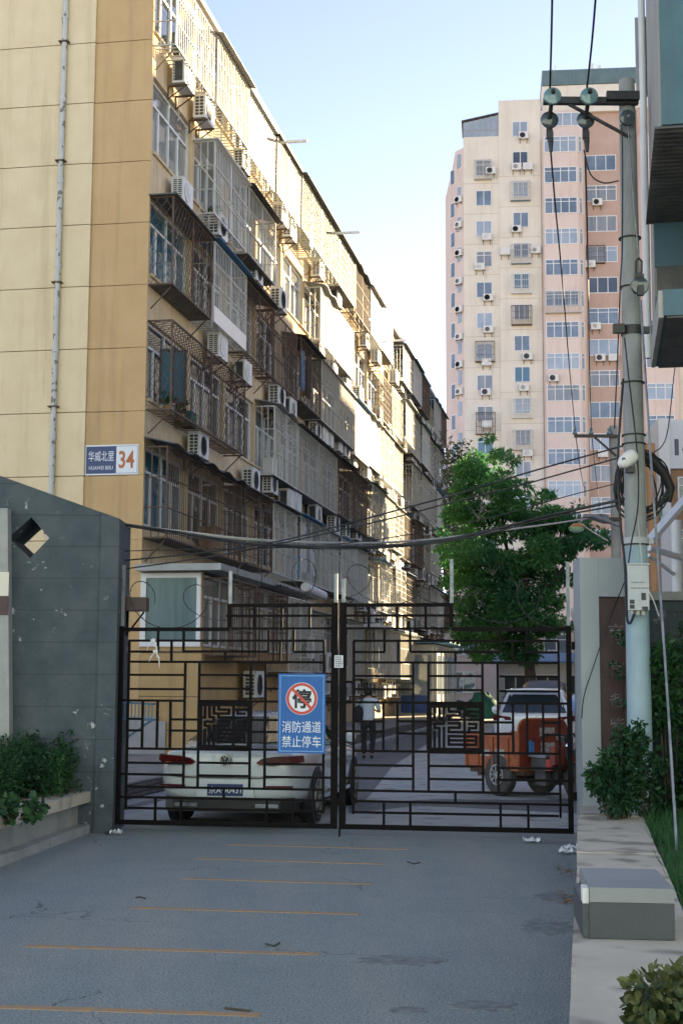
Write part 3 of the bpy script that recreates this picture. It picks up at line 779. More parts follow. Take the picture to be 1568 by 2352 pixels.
D[4, 7] = ('s', 'bar_grey', 'corr', 'sheet_blue', 'slats', .6, 1, 0)
D[3, 0] = ('m', 'bar_rust', None, '', 'slats', .55, 2, 0); D[3, 2] = None
D[3, 3] = ('v', 'bar_white', 'wavy', 'sheet_grey', 'sheet', .55, 1, 0); D[3, 4] = ('v', 'bar_grey', 'corr', 'sheet_dark', 'sheet', .55, 2, 0)
D[3, 6] = ('m', 'bar_rust', 'corr', 'sheet_dark', 'sheet', .6, 1, 0)
D[2, 0] = ('v', 'bar_rust', 'wavy', 'sheet_dark', 'sheet', .5, 2, 0); D[2, 2] = ('g', 'bar_rust', 'flat', 'sheet_dark', 'sheet', .55, 1, 0)
D[2, 3] = ('v', 'bar_white', 'corr', 'sheet_dark', 'slats', .55, 1, 0); D[2, 4] = ('m', 'bar_white', 'corr', 'sheet_blue', 'sheet', .65, 1, 0)
D[2, 5] = ('v', 'bar_white', 'flat', 'sheet_grey', 'sheet', .6, 1, 0)
rc = random.Random(23)
CELL = {}
for k in (6, 5, 4, 3, 2, 1):
    skip = -1
    for j in range(NB):
        if k == 1 and j < 3: continue
        if j <= skip: continue
        if (k, j) in D: sp_ = D[k, j]
        else:
            if rc.random() < 0.14: sp_ = None
            else:
                st = rc.choice(['v', 'v', 'v', 'g', 'm', 'v', 'v'])
                bm = rc.choice(['bar_white', 'bar_white', 'bar_grey', 'bar_grey', 'bar_rust'])
                ro = rc.choice(['corr', 'corr', 'flat', None, 'wavy'])
                sp_ = (st, bm, ro, rc.choice(['sheet_dark', 'sheet_dark', 'sheet_grey', 'sheet_blue', 'sheet_green']), rc.choice(['slats', 'sheet']), rc.uniform(.5, .75), 1, 0)
        if sp_ is None: continue
        st, bm, ro, rm, fl, d, nb, pn = sp_
        skip = j + nb - 1
        w = MOD * nb - 0.12
        z0, h = SILL[k] - 0.28, 1.95
        if k == 6: z0, h = 15.72, 1.68
        if k == 5: z0, h = 12.95, 1.8
        if k == 1: z0, h, d = 1.9, 1.95, d + 0.25
        if rc.random() < .4 and j > 6: z0 -= .12; h += .12
        lb = '%s %s cage%s, %s floor, %s bay from the near corner' % (BARW[bm], LOOK[st], (', %s awning' % ROOFW[rm]) if ro else '', FLN[k], ORD[j + 1])
        CELL[k, j] = cage(lb, j * MOD + 0.06, w, z0, h, d, st, bm, ro, rm or 'sheet_dark', fl, pn)
for (u0, w_, st, bm, z0, h_, lb) in ((0.15, 2.5, 'v', 'bar_rust', 2.3, 1.6, 'rusty bar cage on the side of the ground floor extension, beside the big window'),
                                     (2.9, 3.0, 'g', 'bar_rust', 2.2, 1.65, 'rusty grid cage on the extension side behind the upper left gate'), (6.0, 2.9, 'm', 'bar_white', 2.0, 1.85, 'pale diamond mesh cage on the extension side above the blue sign')):
    c_ = cage(lb, u0, w_, z0, h_, .5, st, bm, None, '', 'sheet'); c_.location = fpos(u0, 1.36, z0)
# open casement leaning out inside the third floor cage
r = thing('open_casement', 'dark framed window casement standing open inside the third floor mesh cage', 'casement', fpos(0.9, 0.02, SILL[3] + 0.05), RZ)
b = MB()
for (x0, x1, z0, z1) in ((0, .6, 0, .05), (0, .6, 1.15, 1.2), (0, .05, .05, 1.15), (.55, .6, .05, 1.15), (.28, .32, .05, 1.15)): b.box(x0, x1, -.02, .02, z0, z1)
fr = b.build('frame', M['black_metal'], r)
b = MB(); b.box(.05, .55, -.004, .004, .05, 1.15); b.build('pane', M['glass_blue'], fr)
r.rotation_euler = (0, 0, RZ - rad(62))
# washing and plants in the cages
def cloth(name, label, u, v, z, w, h, material, seed):
    q = random.Random(seed)
    a, c = q.uniform(5, 9), q.uniform(0, 6)
    b = MB()
    n = 16
    def P(i, j):
        x = w * i / n * (1 - 0.12 * j / 6); y = 0.05 * math.sin(a * i / n * 3 + c) * (0.3 + j / 6)
        return (x, y, -h * j / 6 - 0.03 * math.sin(3 * i / n + c) * (j == 6))
    fr_ = [P(i, j) for j in range(7) for i in range(n + 1)]; bk = [(x, y + 0.012, z_) for x, y, z_ in fr_]
    K = len(fr_); fs = []
    for j in range(6):
        for i in range(n):
            A = j * (n + 1) + i
            fs.append((A, A + n + 1, A + n + 2, A + 1)); fs.append((A + K, A + 1 + K, A + n + 2 + K, A + n + 1 + K))
    b.add(fr_ + bk, fs)
    o = b.build(name, material, smooth=60, loc=fpos(u, v, z), rotz=RZ)
    return tag(o, label, 'laundry', 'washing hung in the cages')
cloth('hanging_cloth', 'blue checked garment hanging in a rusty fourth floor mesh cage', 13.9, .4, LINT[4] - .15, .75, 1.25, M['cloth_blue'], 1)
cloth('hanging_cloth', 'dark garment hanging beside the blue one in the fourth floor cage', 14.8, .42, LINT[4] - .15, .6, 1.35, M['cloth_dark'], 2)
cloth('hanging_cloth', 'rust brown cloth hanging low in the fourth floor mesh cage', 14.6, .3, LINT[4] - .6, .5, .9, M['cloth_rust'], 3)
cloth('hanging_cloth', 'long white sheet hanging in the second floor cage with blue awning', 14.0, .5, LINT[2] - .05, .5, 1.6, M['cloth_white'], 4)
cloth('hanging_cloth', 'white bundle of washing low in the second floor cage', 15.0, .5, LINT[2] - .9, .9, .75, M['cloth_white'], 5)
for i, (j, lb) in enumerate(((4, 'green climbing plant trailing in the nearer planted sixth floor cage'), (5, 'green climbing plant trailing in the farther planted sixth floor cage'))):
    q = np.random.default_rng(i)
    cs = [(0.3 + 2.6 * a, -0.3, -0.2 - 1.0 * bb) for a, bb in zip(q.random(12), q.random(12))]
    o = leaves('climbing_plant', cs, [(.16, .14, .28)] * 12, 420, 0.11, M['leaf_ivy'], seed=i)
    o.location = fpos(j * MOD, 0.05, 17.2); o.rotation_euler = (0, 0, RZ)
    tag(o, lb, 'plant', 'plants in the top cages')

# clutter stored on the cage floors
def pot(u, v, z, lb, seed):
    r = thing('potted_plant', lb, 'potted plant', fpos(u, v, z), RZ, 'pots kept in the window cages')
    b = MB(); b.lathe([(.07, 0), (.10, .16), (.11, .16), (.11, .18)], (0, 0, 0), 12); b.build('pot', M['wood_brown'], r, smooth=40)
    leaves('foliage', [(0, 0, .28), (.06, 0, .36), (-.06, .02, .34)], [.11] * 3, 90, .10, M['leaf_hedge'], r, seed, .5)
def crate(u, v, z, w, h, lb, material):
    r = thing('storage_box', lb, 'box', fpos(u, v, z), RZ, 'boxes stored in the window cages')
    b = MB(); b.box(0, w, -.3, 0, 0, h); b.build('box', M[material], r); b = MB(); b.box(-.012, w + .012, -.312, .012, h + .001, h + .035); b.build('lid', M[material], r)
pot(.7, .3, SILL[3] - .26, 'potted plant at the near end of the third floor mesh cage', 1); pot(1.7, .28, SILL[3] - .26, 'potted plant in the middle of the third floor mesh cage', 2)
pot(4.2, .3, SILL[5] - .38, 'potted plant in the pale cage on the fifth floor', 3); pot(1.2, .3, 15.76, 'potted plant in the cage at the top corner of the old block', 4)
crate(2.1, .1, SILL[3] - .26, .45, .3, 'green box stored on the third floor mesh cage floor', 'net_green')
crate(10.3, .1, SILL[3] - .25, .6, .5, 'white box stored in the pale third floor bar cage', 'sheet_white')
crate(13.6, .12, SILL[2] - .25, .7, .8, 'blue box stored in the second floor cage with the white sheet', 'sheet_blue')
crate(4.0, .1, SILL[2] - .25, .8, .6, 'brown box stored in the dark second floor cage', 'wood_brown')
crate(15.0, .15, 15.76, .5, .45, 'grey box stored in a planted sixth floor cage', 'sheet_grey')
# ================================================================== air conditioners
def ac_proto(kind):
    r = thing('air_conditioner', 'white air conditioner', 'air conditioner', (0, 0, 0), 0)
    W_, H_, Dp, off = 0.84, 0.58, 0.30, 0.14
    b = MB(); y0, y1 = -off - Dp, -off
    e = 0.02
    b.box(e, W_ - e, y0, y1, 0, H_); b.box(0, e - .0005, y0 + e, y1, 0, H_ - .004); b.box(W_ - e + .0005, W_, y0 + e, y1, 0, H_ - .004)
    b.box(-0.006, W_ + 0.006, y0 - 0.006, y1 + .004, H_ + .0005, H_ + 0.02)
    kids = [b.build('casing', M['ac_white'], r)]
    g_ = MB()
    if kind == 0:
        for a in range(2):
            for c in range(6):
                g_.box(-0.006, -0.001, y0 + 0.05 + a * .11, y0 + .05 + a * .11 + .085, .06 + c * .08, .06 + c * .08 + .058)
    elif kind == 1:
        g_.box(-0.006, -0.001, y0 + .05, y1 - .06, .05, H_ - .05)
        for c in range(7): g_.box(-0.008, -0.006, y1 - .05, y1 - .025, .06 + c * .07, .10 + c * .07)
    else:
        for c in range(10): g_.box(-0.006, -0.001, y0 + .04, y0 + .13, .05 + c * .05, .05 + c * .05 + .026); g_.box(-0.006, -0.001, y0 + .16, y0 + .25, .05 + c * .05, .05 + c * .05 + .026)
    kids.append(g_.build('side_grille', M['ac_dark'], r))
    f = MB(); cx, cz = 0.33, H_ / 2
    f.lathe([(0.235, y0 - 0.012), (0.235, y0 - 0.001)], (cx, 0, cz), 22, 0, 'y')
    kids.append(f.build('fan_opening', M['ac_fan'], r, smooth=40))
    f = MB()
    for rr in (.07, .125, .18, .232): f.lathe([(rr - .007, y0 - .02), (rr + .007, y0 - .02), (rr + .007, y0 - .0125), (rr - .007, y0 - .0125)], (cx, 0, cz), 22, 0, 'y')
    f.lathe([(0.045, y0 - .024), (0.045, y0 - .0122)], (cx, 0, cz), 12, 0, 'y')
    for k in range(4):
        t = k * math.pi / 4; f.beam((cx - .23 * math.cos(t), y0 - .021, cz - .23 * math.sin(t)), (cx + .23 * math.cos(t), y0 - .021, cz + .23 * math.sin(t)), .010, .006)
    kids.append(f.build('fan_guard', M['ac_white'] if kind else M['ac_dark'], r, smooth=40))
    for x in (.12, W_ - .12):
        f = MB()
        f.box(x - .02, x + .02, y0 - .03, -0.002, -.045, -.004); f.box(x - .02, x + .02, -0.03, -0.002, -.34, -.046); f.beam((x, -.02, -.32), (x, y0 + .03, -.05), .025)
        kids.append(f.build('bracket', M['bar_rust'], r))
    f = MB(); f.tube([(W_ - .1, -.10, .12), (W_ + .02, -.06, .10), (W_ + .05, -.03, -.05), (W_ + .10, -.02, -.30 - .12 * kind), (W_ + .04, -.02, -.42 - .12 * kind)], .016, 6)
    kids.append(f.build('hose', M['cable_white'], r, smooth=60))
    return r, kids
AC = [ac_proto(i) for i in range(3)]
used_ac = [False] * 3
GA = 'air conditioners on the old block'
spots = {6: [], 5: [], 4: [], 3: [], 2: [], 1: []}
z8 = (500, 0, 3.136); z2 = (500, 500, 2.24); z3 = (500, 1200, 2.24); z4 = (1000, 600, 2.24); z5 = (1000, 1500, 2.24)
PX = {6: [(z8, 545, 940), (z8, 780, 1340), (z2, 880, 250), (z2, 1190, 690), (z4, 150, 590), (z4, 385, 915), (z4, 530, 1150), (z4, 765, 1490), (z4, 850, 1640), (z4, 1000, 1790)],
      5: [(z2, 385, 520), (z2, 675, 800), (z2, 985, 1170), (z2, 1165, 1400), (z4, 380, 1570), (z4, 490, 1730), (z4, 600, 1830), (z4, 705, 1945)],
      4: [(z3, 670, 230), (z3, 885, 450), (z3, 1155, 630), (z3, 1255, 730), (z3, 1480, 900), (z5, 365, 240), (z5, 455, 290)],
      3: [(z3, 515, 1050), (z3, 945, 1350), (z3, 1110, 1350), (z3, 1235, 1500), (z5, 115, 850), (z5, 350, 930), (z5, 500, 1010), (z5, 605, 1040)],
      2: [(z5, 750, 1120)], 1: []}
for k, lst in PX.items():
    for (zz, x, y) in lst:
        px = s2p(*zz, x, y); u, z = fac(px[0], px[1], 0.42)
        zlo = (LINT[k - 1] + 0.02) if k > 1 else 1.0
        spots[k].append((u, min(max(z, zlo + .05), SILL[k] - 0.55)))
ra = random.Random(77)
for k in spots:
    u = max([s[0] for s in spots[k]] or [10.0]) + 2.0
    while u < LEN - 1.5:
        spots[k].append((u, (LINT[k - 1] if k > 1 else .9) + ra.uniform(.12, .45)))
        u += ra.choice([1.0, 1.2, 1.6, 2.2, 2.8])
for k in spots:
    spots[k].sort()
    last = -9; i = 0
    for (u, z) in spots[k]:
        if u < last + 0.95: u = last + 0.95
        if u > LEN - 1.0: break
        last = u; i += 1
        kd = ra.choice([0, 0, 1, 2])
        lb = "white air conditioner below the %s floor windows, %s from the old block's near corner" % (FLN[k], ORD[i])
        r, kids = AC[kd]
        sc = 0.9 + 0.18 * ra.random()
        if not used_ac[kd]:
            used_ac[kd] = True
            r.location = fpos(u, 0, z); r.rotation_euler = (0, 0, RZ); r['label'] = lb; r['group'] = GA
        else:
            dup_fast(r, kids, fpos(u, 0, z), RZ, lb, GA, (sc, sc, sc))
# two by the ground-floor extension and one behind the mesh
for i, (px, v, lb) in enumerate((((930 / 1.7422, 705 / 1.7422), 1.35, 'white air conditioner with tall barred side low on the extension wall behind the gate'),
                                 ((1265 / 1.7422, 455 / 1.7422), 1.2, 'white air conditioner high behind the top right of the blue sign'),
                                 ((1388 / 1.7422, 545 / 1.7422), 1.0, 'white air conditioner just left of the paper notice on the gate post'))):
    x, y = (400 + px[0]) * .6272, (2150 + px[1]) * .6272
    u, z = fac(x, y, v + .42)
    dup_fast(*AC[(0, 1, 2)[i]], fpos(u, v, z), RZ, lb, GA)
# ivy over the far end of the block
q = np.random.default_rng(9)
cs = [(LEN - 4.8 + 4.0 * a, -0.5 - 0.35 * c, 6 + 9.5 * bb) for a, bb, c in zip(q.random(60), q.random(60), q.random(60))]
o = leaves('ivy_foliage', cs, [(.7, .35, .9)] * 60, 2600, 0.24, M['leaf_ivy_brown'], seed=3)
o.location = OB; o.rotation_euler = (0, 0, RZ); tag(o, 'brown creeper covering the far end of the old block', 'creeper', kind='stuff')
cs = [(LEN - 0.6 + 1.3 * a, -0.9 - 0.8 * c, 6 + 9.5 * bb) for a, bb, c in zip(q.random(40), q.random(40), q.random(40))]
o = leaves('ivy_foliage', cs, [(.6, .6, .9)] * 40, 3600, 0.24, M['leaf_ivy'], seed=4)
o.location = OB; o.rotation_euler = (0, 0, RZ); tag(o, 'green ivy hanging off the far corner of the old block', 'ivy', kind='stuff')
# house number plate
pc = at(414, 1686, 29.9)                 # centre of the plate on the tan strip
def plate_pos(px, py):
    d = ray(px, py); k = (OB - CAM - T * 0.0).dot(T) / d.dot(T); P = CAM + d * k
    return (P - OB).dot(N), P.z
(vA, zA), (vB, zB) = plate_pos(199, 1024), plate_pos(319, 1090)
wS, hS = abs(vB - vA), abs(zB - zA)
r = thing('house_number_plate', 'blue and white street number plate reading 34 on the tan corner wall', 'sign', fpos(-0.034, (vA + vB) / 2, (zA + zB) / 2), -A_ST)
b = MB(); b.box(-wS / 2, wS / 2, -0.012, 0, -hS / 2, hS / 2); b.build('plate', M['sign_white'], r)
b = MB(); b.box(-wS / 2 + .02, wS * .085, -0.0145, -0.0125, -hS / 2 + .03, hS / 2 - .03); b.build('blue_field', M['plate_blue'], r)
b = MB()
for (x0, x1, z0, z1) in ((wS * .085, wS / 2 - .02, hS / 2 - .036, hS / 2 - .028), (wS * .085, wS / 2 - .02, -hS / 2 + .028, -hS / 2 + .036), (wS / 2 - .028, wS / 2 - .02, -hS / 2 + .0365, hS / 2 - .0365)): b.box(x0, x1, -.0145, -.0125, z0, z1)
b.build('border', M['plate_blue'], r)
text_obj('华威北里', wS * .48, hS * .34, 'lettering', M['sign_white'], r, (-wS * .2, -0.0155, hS * .13), 0.0)
text_obj('HUAWEI BEILI', wS * .45, hS * .12, 'lettering', M['sign_white'], r, (-wS * .2, -0.0155, -hS * .26), 0.0)
text_obj('34', wS * .29, hS * .58, 'numeral', M['numeral'], r, (wS * .278, -0.0155, 0.0), 0.02)
# ================================================================== the tower behind
TY = 126.0
TROT = -rad(6)
p0 = at(1068, 1300, TY); TO = Vector((p0.x, TY, 0))
PXM = TY / F_PX
def tx(px): return (px - 1068) * PXM
def tz(py): return at(1200, py, TY).z
tw = thing('apartment_tower', 'tall cream and pink apartment tower standing behind the tree', 'apartment tower', TO, TROT)
x1, x2, x3, x4, x5, x6, x7 = tx(1152), tx(1250), tx(1347), tx(1430), tx(1476), tx(1545), tx(2060)
b = MB()
b.box(0, x1, 0, 12, 0, tz(316)); b.box(x1 + .001, x2, -0.12, 12, 0, tz(236))
b.box(x6 + .6, x7, 0.0, 12, 0, tz(300))  # carried on out of view so its shade reaches the old block's far end
b.build('cream_wall', M['tower_cream'], tw)
b = MB()
for k in range(0, 17):
    z = tz(424) - (tz(388) - tz(1025)) / 9 * k
    b.box(0.02, x1 - .02, -0.012, -0.003, z, z + .035); b.box(x1 + .02, x2 - .02, -0.132, -0.123, z + .55, z + .585)
b.build('wall_joint', M['tower_joint'], tw)
b = MB()                                             # pink bay with chamfered sides, terracotta recess, second bay
def bay(xa, xb, z0, z1, dep=1.0, ch=0.45, y0=0.0):
    b.prism([(xa, y0, z0), (xa + ch * .35, y0 - dep, z0), (xb - ch, y0 - dep, z0), (xb, y0 - dep + ch, z0), (xb, y0, z0)], (0, 0, z1 - z0))
b.box(x2 + .001, x3 + .2, 0.0, 12, 0, tz(262))
bay(x2 + .05, x3, 0, tz(330)); bay(x5, x6 + .5, 0, tz(330))
b.build('pink_bay_wall', M['pink'], tw)
b = MB(); b.box(x3 + .201, x5 - .01, 0.6, 12, 0, tz(262)); b.box(x5, x6 + .599, .001, 12, 0, tz(262)); b.build('terracotta_wall', M['terracotta'], tw)
b = MB(); b.box(x2 + .2, x7, .3, 11, tz(262), tz(203)); b.box(x2 - .1, x7, .15, 11.5, tz(262) - .15, tz(262) + .1); b.build('penthouse_wall', M['tower_cream'], tw)
b = MB(); b.box(x2 + .25, x7, .2, 11.2, tz(202), tz(168)); b.build('parapet', M['tower_teal'], tw)
b = MB()
for k in range(60): b.box(x2 + .25 + k * .3, x2 + .29 + k * .3, .15, .199, tz(202), tz(168))
b.build('parapet_rib', M['tower_teal'], tw)
b = MB()                                             # angled bays on the left flank
b.prism([(-0.001, 0.2, 0), (-0.001, 6, 0), (-1.2, 6, 0), (-0.75, 1.1, 0)], (0, 0, tz(338)))
b.prism([(-0.76, 1.8, 0), (-0.76, 8, 0), (-1.9, 8, 0), (-1.3, 2.6, 0)], (0, 0, tz(388)))
b.build('flank_wall', M['pink'], tw)
def window(name, x, z, w, h, y, nm=1, transom=False, pm='glass_tower', fy=0.06, parent=tw, fm='white_frame', lab=None):
    f = MB(); t = 0.07
    f.box(x, x + w, y - fy, y, z, z + t); f.box(x, x + w, y - fy, y, z + h - t, z + h)
    f.box(x, x + t, y - fy, y, z + t, z + h - t); f.box(x + w - t, x + w, y - fy, y, z + t, z + h - t)
    for i in range(nm):
        c = x + w * (i + 1) / (nm + 1); f.box(c - t / 2, c + t / 2, y - fy + .004, y, z + t, z + h - t)
    if transom: f.box(x + t, x + w - t, y - fy + .008, y, z + h * .72, z + h * .72 + t * .8)
    o = f.build(name, M[fm], parent)
    p = MB(); p.box(x + t, x + w - t, y - 0.03, y - 0.012, z + t, z + h - t); p.build('pane', M[pm], o)
    return o
rt_ = random.Random(4)
PM = ['glass_tower', 'glass_curtain', 'glass_tower_pale', 'glass_tower_pale', 'glass_blue', 'glass', 'glass_curtain']
FL = (tz(388) - tz(1025)) / 9
b = MB()
for k in range(13):
    zc = tz(388) - FL * k
    if zc < 11: break
    window('window', tx(1097), zc - .75, 1.45, 1.48, -0.003, 1, k % 3 == 0, rt_.choice(PM))
    zc2 = tz(303) - FL * k
    window('window', tx(1184), zc2 - .72, 1.42, 1.45, -0.123, 1 + (k % 4 == 2), False, rt_.choice(PM))
for k in range(14):
    zc = tz(281) - FL * k
    if zc < 11: break
    if k == 0: window('window', x2 + .5, zc - .75, 3.1, 1.3, -0.003, 3, False, 'glass_tower_pale')
    else:
        window('bay_window', x2 + .28, zc - .72, x3 - x2 - .82, 1.5, -1.003, 3, True, rt_.choice(['glass_tower_pale', 'glass_tower_pale', 'glass_tower', 'glass_curtain']))
        # chamfered side light
        o = window('bay_window', 0, 0, .50, 1.5, -0.003, 0, True, 'glass_tower_pale')
        o.location = (x3 - .43, -0.995, zc - .72); o.rotation_euler = (0, 0, rad(45))
        if k > 6:
            window('bay_window', x5 + .3, zc - .72, x6 - x5 - .3, 1.5, -1.003, 2, True, rt_.choice(PM))
    zr = tz(380) - FL * (k - 1)
    if k > 0: window('window', x3 + .35, zr - .75, 2.75, 1.5, .597, 2, k % 2 == 0, rt_.choice(PM))
b = MB()
for k in range(0, 11):
    zc = tz(372 if k else 365) - FL * k
    b.box(0, 0, 0, 0, 0, 0) if False else None
    f = MB(); f.beam((-.02 - .17, .42, zc), (-.74 + .14, 1.0, zc), .04, 1.5); 
    o = f.build('flank_window', M['white_frame'], tw)
    p = MB(); p.beam((-.25, .44, zc), (-.55, .76, zc), .08, 1.3); p.build('pane', M['glass_tower_pale'], o)
    f = MB(); f.beam((-.80, 1.83, zc - 1), (-1.25, 2.5, zc - 1), .06, 1.5); o = f.build('flank_window', M['white_frame'], tw)
    p = MB(); p.beam((-.88, 1.92, zc - 1), (-1.18, 2.38, zc - 1), .10, 1.3); p.build('pane', M['glass_tower'], o)
# sunroom on the stepped roof
b = MB(); b.prism([(0, -0.02, tz(316)), (0, 4, tz(316)), (0, 4, tz(280)), (0, -.02, tz(284))], (0.05, 0, 0))
for i in range(7): b.box(i * .5, i * .5 + .07, -.04, 0.03, tz(316), tz(284) + .12 * i)
b.box(0, x1, -.045, .02, tz(302), tz(302) + .06)
sr = b.build('sunroom_frame', M['panel_grey'], tw)
b = MB(); b.prism([(0.06, 0.0, tz(315.9)), (x1 - .01, 0.0, tz(315.9)), (x1 - .01, 0, tz(268)), (.06, 0, tz(283))], (0, .02, 0)); b.build('pane', M['glass_tower_pale'], sr)
b = MB(); b.prism([(-.15, -.2, tz(281)), (x1 - .005, -.2, tz(265)), (x1 - .005, 4, tz(265)), (-.15, 4, tz(281))], (0, 0, .08)); b.build('sunroom_roof', M['sheet_dark'], tw)
# roof antennas
def antenna(px, lab, kind):
    r = thing('roof_antenna', lab, 'antenna', TO + Matrix.Rotation(TROT, 3, 'Z') @ Vector((tx(px), 2.0, tz(168) + .0)), TROT, 'antennas on the tower roof')
    b = MB(); b.tube([(0, 0, -.2), (0, 0, 1.25)], .05, 6)
    b.beam((-.35, 0, .25), (.35, 0, .25), .05); b.build('mast', M['white_frame'], r)
    b = MB()
    if kind: b.box(-.55, -.25, -.1, .1, .35, 1.3); b.box(.12, .42, -.1, .1, .55, 1.1)
    else: b.box(-.3, -.18, -.08, .08, .3, .9); b.beam((-.3, 0, .2), (.25, 0, 1.0), .06); b.box(.12, .3, -.08, .08, .5, .8)
    b.build('antenna_panel', M['white_wall'], r)
antenna(1290, 'lattice aerial on the tower roof, nearest the left end of the teal parapet', 0)
antenna(1388, 'pair of pale panel aerials on the tower roof beside the concrete pole', 1)
# tower air conditioners and cages
GT = 'air conditioners on the pink and cream tower'
def tpos(px, py, y): return TO + Matrix.Rotation(TROT, 3, 'Z') @ Vector((tx(px), y, tz(py)))
rows = [('left window column', -0.006, [(1125, 405), (1115, 556), (1098, 624), (1117, 695), (1117, 768), (1112, 843), (1110, 911), (1112, 985)]),
        ('right window column', -0.126, [(1203, 328), (1186, 399), (1212, 399), (1184, 541), (1157, 592), (1228, 590), (1207, 832), (1198, 903), (1205, 1052)]),
        ('terracotta recess', .594, [(1374, 479), (1356, 620), (1366, 762), (1375, 834), (1405, 834), (1377, 1053)]),
        ('pink bay', -1.006, [(1265, 887)])]
for nm, y, lst in rows:
    for i, (px, py) in enumerate(lst):
        dup_fast(*AC[(0, 1, 2)[i % 3]], tpos(px - 4, py, y), TROT, 'white air conditioner on the tower %s, %s from the top' % (nm, ORD[i + 1]), GT, (1.05, 1.05, 1.05))
for i, py in enumerate((462, 520, 585, 650, 715, 778, 842, 905)):
    dup_fast(*AC[i % 2], TO + Matrix.Rotation(TROT, 3, 'Z') @ Vector((-.62, .95, tz(py))), TROT - rad(38),
             'white air conditioner on the left flank bay of the tower, %s from the top' % ORD[i + 1], GT, (1.0, 1.0, 1.0))
def tcage(px, py, w, h, y, bar, lab, d=0.45):
    r = thing('window_cage', lab, 'window cage', tpos(px, py, y), TROT, 'window cages on the tower')
    b = MB(); t = .06
    for z in (0, h):
        b.box(0, w, -d - t / 2, -d + t / 2, z - t / 2, z + t / 2)
        for x in (t / 2, w - t / 2): b.box(x - t / 2, x + t / 2, -d + t / 2, 0, z - t / 2, z + t / 2)
    for x in (t / 2, w - t / 2): b.box(x - t / 2, x + t / 2, -d - t / 2, -d + t / 2, t / 2, h - t / 2)
    b.build('frame', M[bar], r)
    b = MB()
    for i in range(1, 11): b.box(w * i / 11 - .014, w * i / 11 + .014, -d - .014, -d + .014, t / 2, h - t / 2)
    for z in (h * .35, h * .7): b.box(t, w - t, -d - .016, -d + .016, z - .016, z + .016)
    b.build('bars', M[bar], r)
    b = MB(); b.box(t, w - t, -d + .04, -.004, -.02, .02); b.build('floor', M['sheet_blue'] if 'blue' in lab else M[bar], r)
tcage(1094, 416, 1.6, 1.75, -.006, 'bar_grey', 'grey window cage at the top of the tower left window column')
tcage(1094, 834, 1.75, 1.85, -.006, 'bar_rust', 'dark rusty window cage halfway down the tower left window column')
tcage(1094, 1000, 1.75, 1.95, -.006, 'bar_rust', 'dark rusty window cage lowest on the tower left window column')
for i, (py, bm, nm) in enumerate(((468, 'bar_grey', 'window cage with blue floor highest on the tower right window column'), (612, 'bar_grey', 'grey window cage below the blue floored one on the tower'),
                                  (680, 'bar_white', 'pale window cage third from the top on the tower right window column'), (752, 'bar_rust', 'rusty window cage fourth from the top on the tower right window column'),
                                  (964, 'bar_white', 'pale window cage lowest but one on the tower right window column'), (1037, 'bar_grey', 'grey window cage lowest on the tower right window column'))):
    tcage(1178, py, 1.85, 1.75, -.126, bm, nm)
tcage(1256, 732, 3.2, 1.85, -1.006, 'bar_grey', 'wide grey barred cage over a pink bay window of the tower')
tcage(1354, 610, 1.7, 1.6, .594, 'bar_rust', 'rusty window cage in the terracotta recess of the tower', .35)

# low pink building closing the street below the tower
r = thing('low_building', 'low pink rendered building closing the street behind the tree', 'building', (at(1075, 1600, 99).x, 99, 0), -rad(5))
b = MB(); b.box(-6, 13, 0, 8, 0, 5.7); b.build('wall', M['pink'], r)
b = MB(); b.box(-6.3, 13.3, -.4, 8.3, 5.701, 5.95); b.build('roof', M['concrete'], r)
for i in range(5):
    xx = -4.4 + i * 3.2
    for z in (1.0, 3.6):
        window('window', xx, z, 1.7, 1.5, -.003, 1, True, 'glass_tower', .08, r)
dup_fast(*AC[1], Vector((at(1310, 1418, 98.3).x, 98.3, at(1310, 1418, 98.3).z)), -rad(5), 'white air conditioner on the low pink building just left of the stone gate pier', None)
dup_fast(*AC[0], Vector((at(1066 + 190, 1500, 98.3).x, 98.4, at(1066, 1512, 98.3).z)), -rad(5), 'white air conditioner on the low pink building seen through the gate under the tree', None)
r = thing('shed_row', 'row of dark sheds with a blue edged roof in front of the pink building', 'shed', (at(1140, 1600, 84).x, 84, 0), -rad(5))
b = MB(); b.box(0, 7.6, 0, 4, 0, 2.9); b.build('wall', M['grey_block'], r)
b = MB(); b.prism([(-.3, -.6, 2.9), (7.9, -.6, 2.9), (7.9, 4.3, 3.5), (-.3, 4.3, 3.5)], (0, 0, .1)); b.build('roof', M['sheet_blue'], r)
for i in range(4):
    window('window', .4 + i * 1.85, .95, 1.4, 1.3, -.003, 1, False, 'glass', .08, r)
# blue-roofed stall at the end of the old block
r = thing('lean_to_shop', 'pale lean-to shop with a blue awning at the far end of the old block', 'shop', sp(66, KL - 3.0), RZ)
b = MB(); b.box(0, 9, -2.2, .8, 0.2, 3.5); b.build('wall', M['grey_block'], r)
b = MB(); b.box(-.3, 9.3, -2.9, .9, 3.55, 3.7); b.build('awning', M['sheet_blue'], r)
b = MB(); b.box(-12, -.35, -1.4, .8, 3.85, 3.98); b.build('white_canopy', M['sheet_white'], r)
for i in range(5): f = MB(); f.box(i * 2.2, i * 2.2 + .07, -2.27, -2.205, .3, 3.4); f.build('post', M['white_frame'], r)
for i in range(4): f = MB(); f.box(-.06, -.005, -2.1 + i * .9, -2.03 + i * .9, .3, 3.4); f.build('post', M['white_frame'], r)
b = MB(); b.box(-.03, -.004, -2.0, .5, 1.2, 3.0); b.box(.3, 8.8, -2.23, -2.204, 1.2, 3.0); b.build('glazing', M['glass_tower_pale'], r)
b = MB(); b.box(-.10, -.035, -1.9, -.6, .35, 1.15); b.build('blue_board', M['bin_blue'], r)
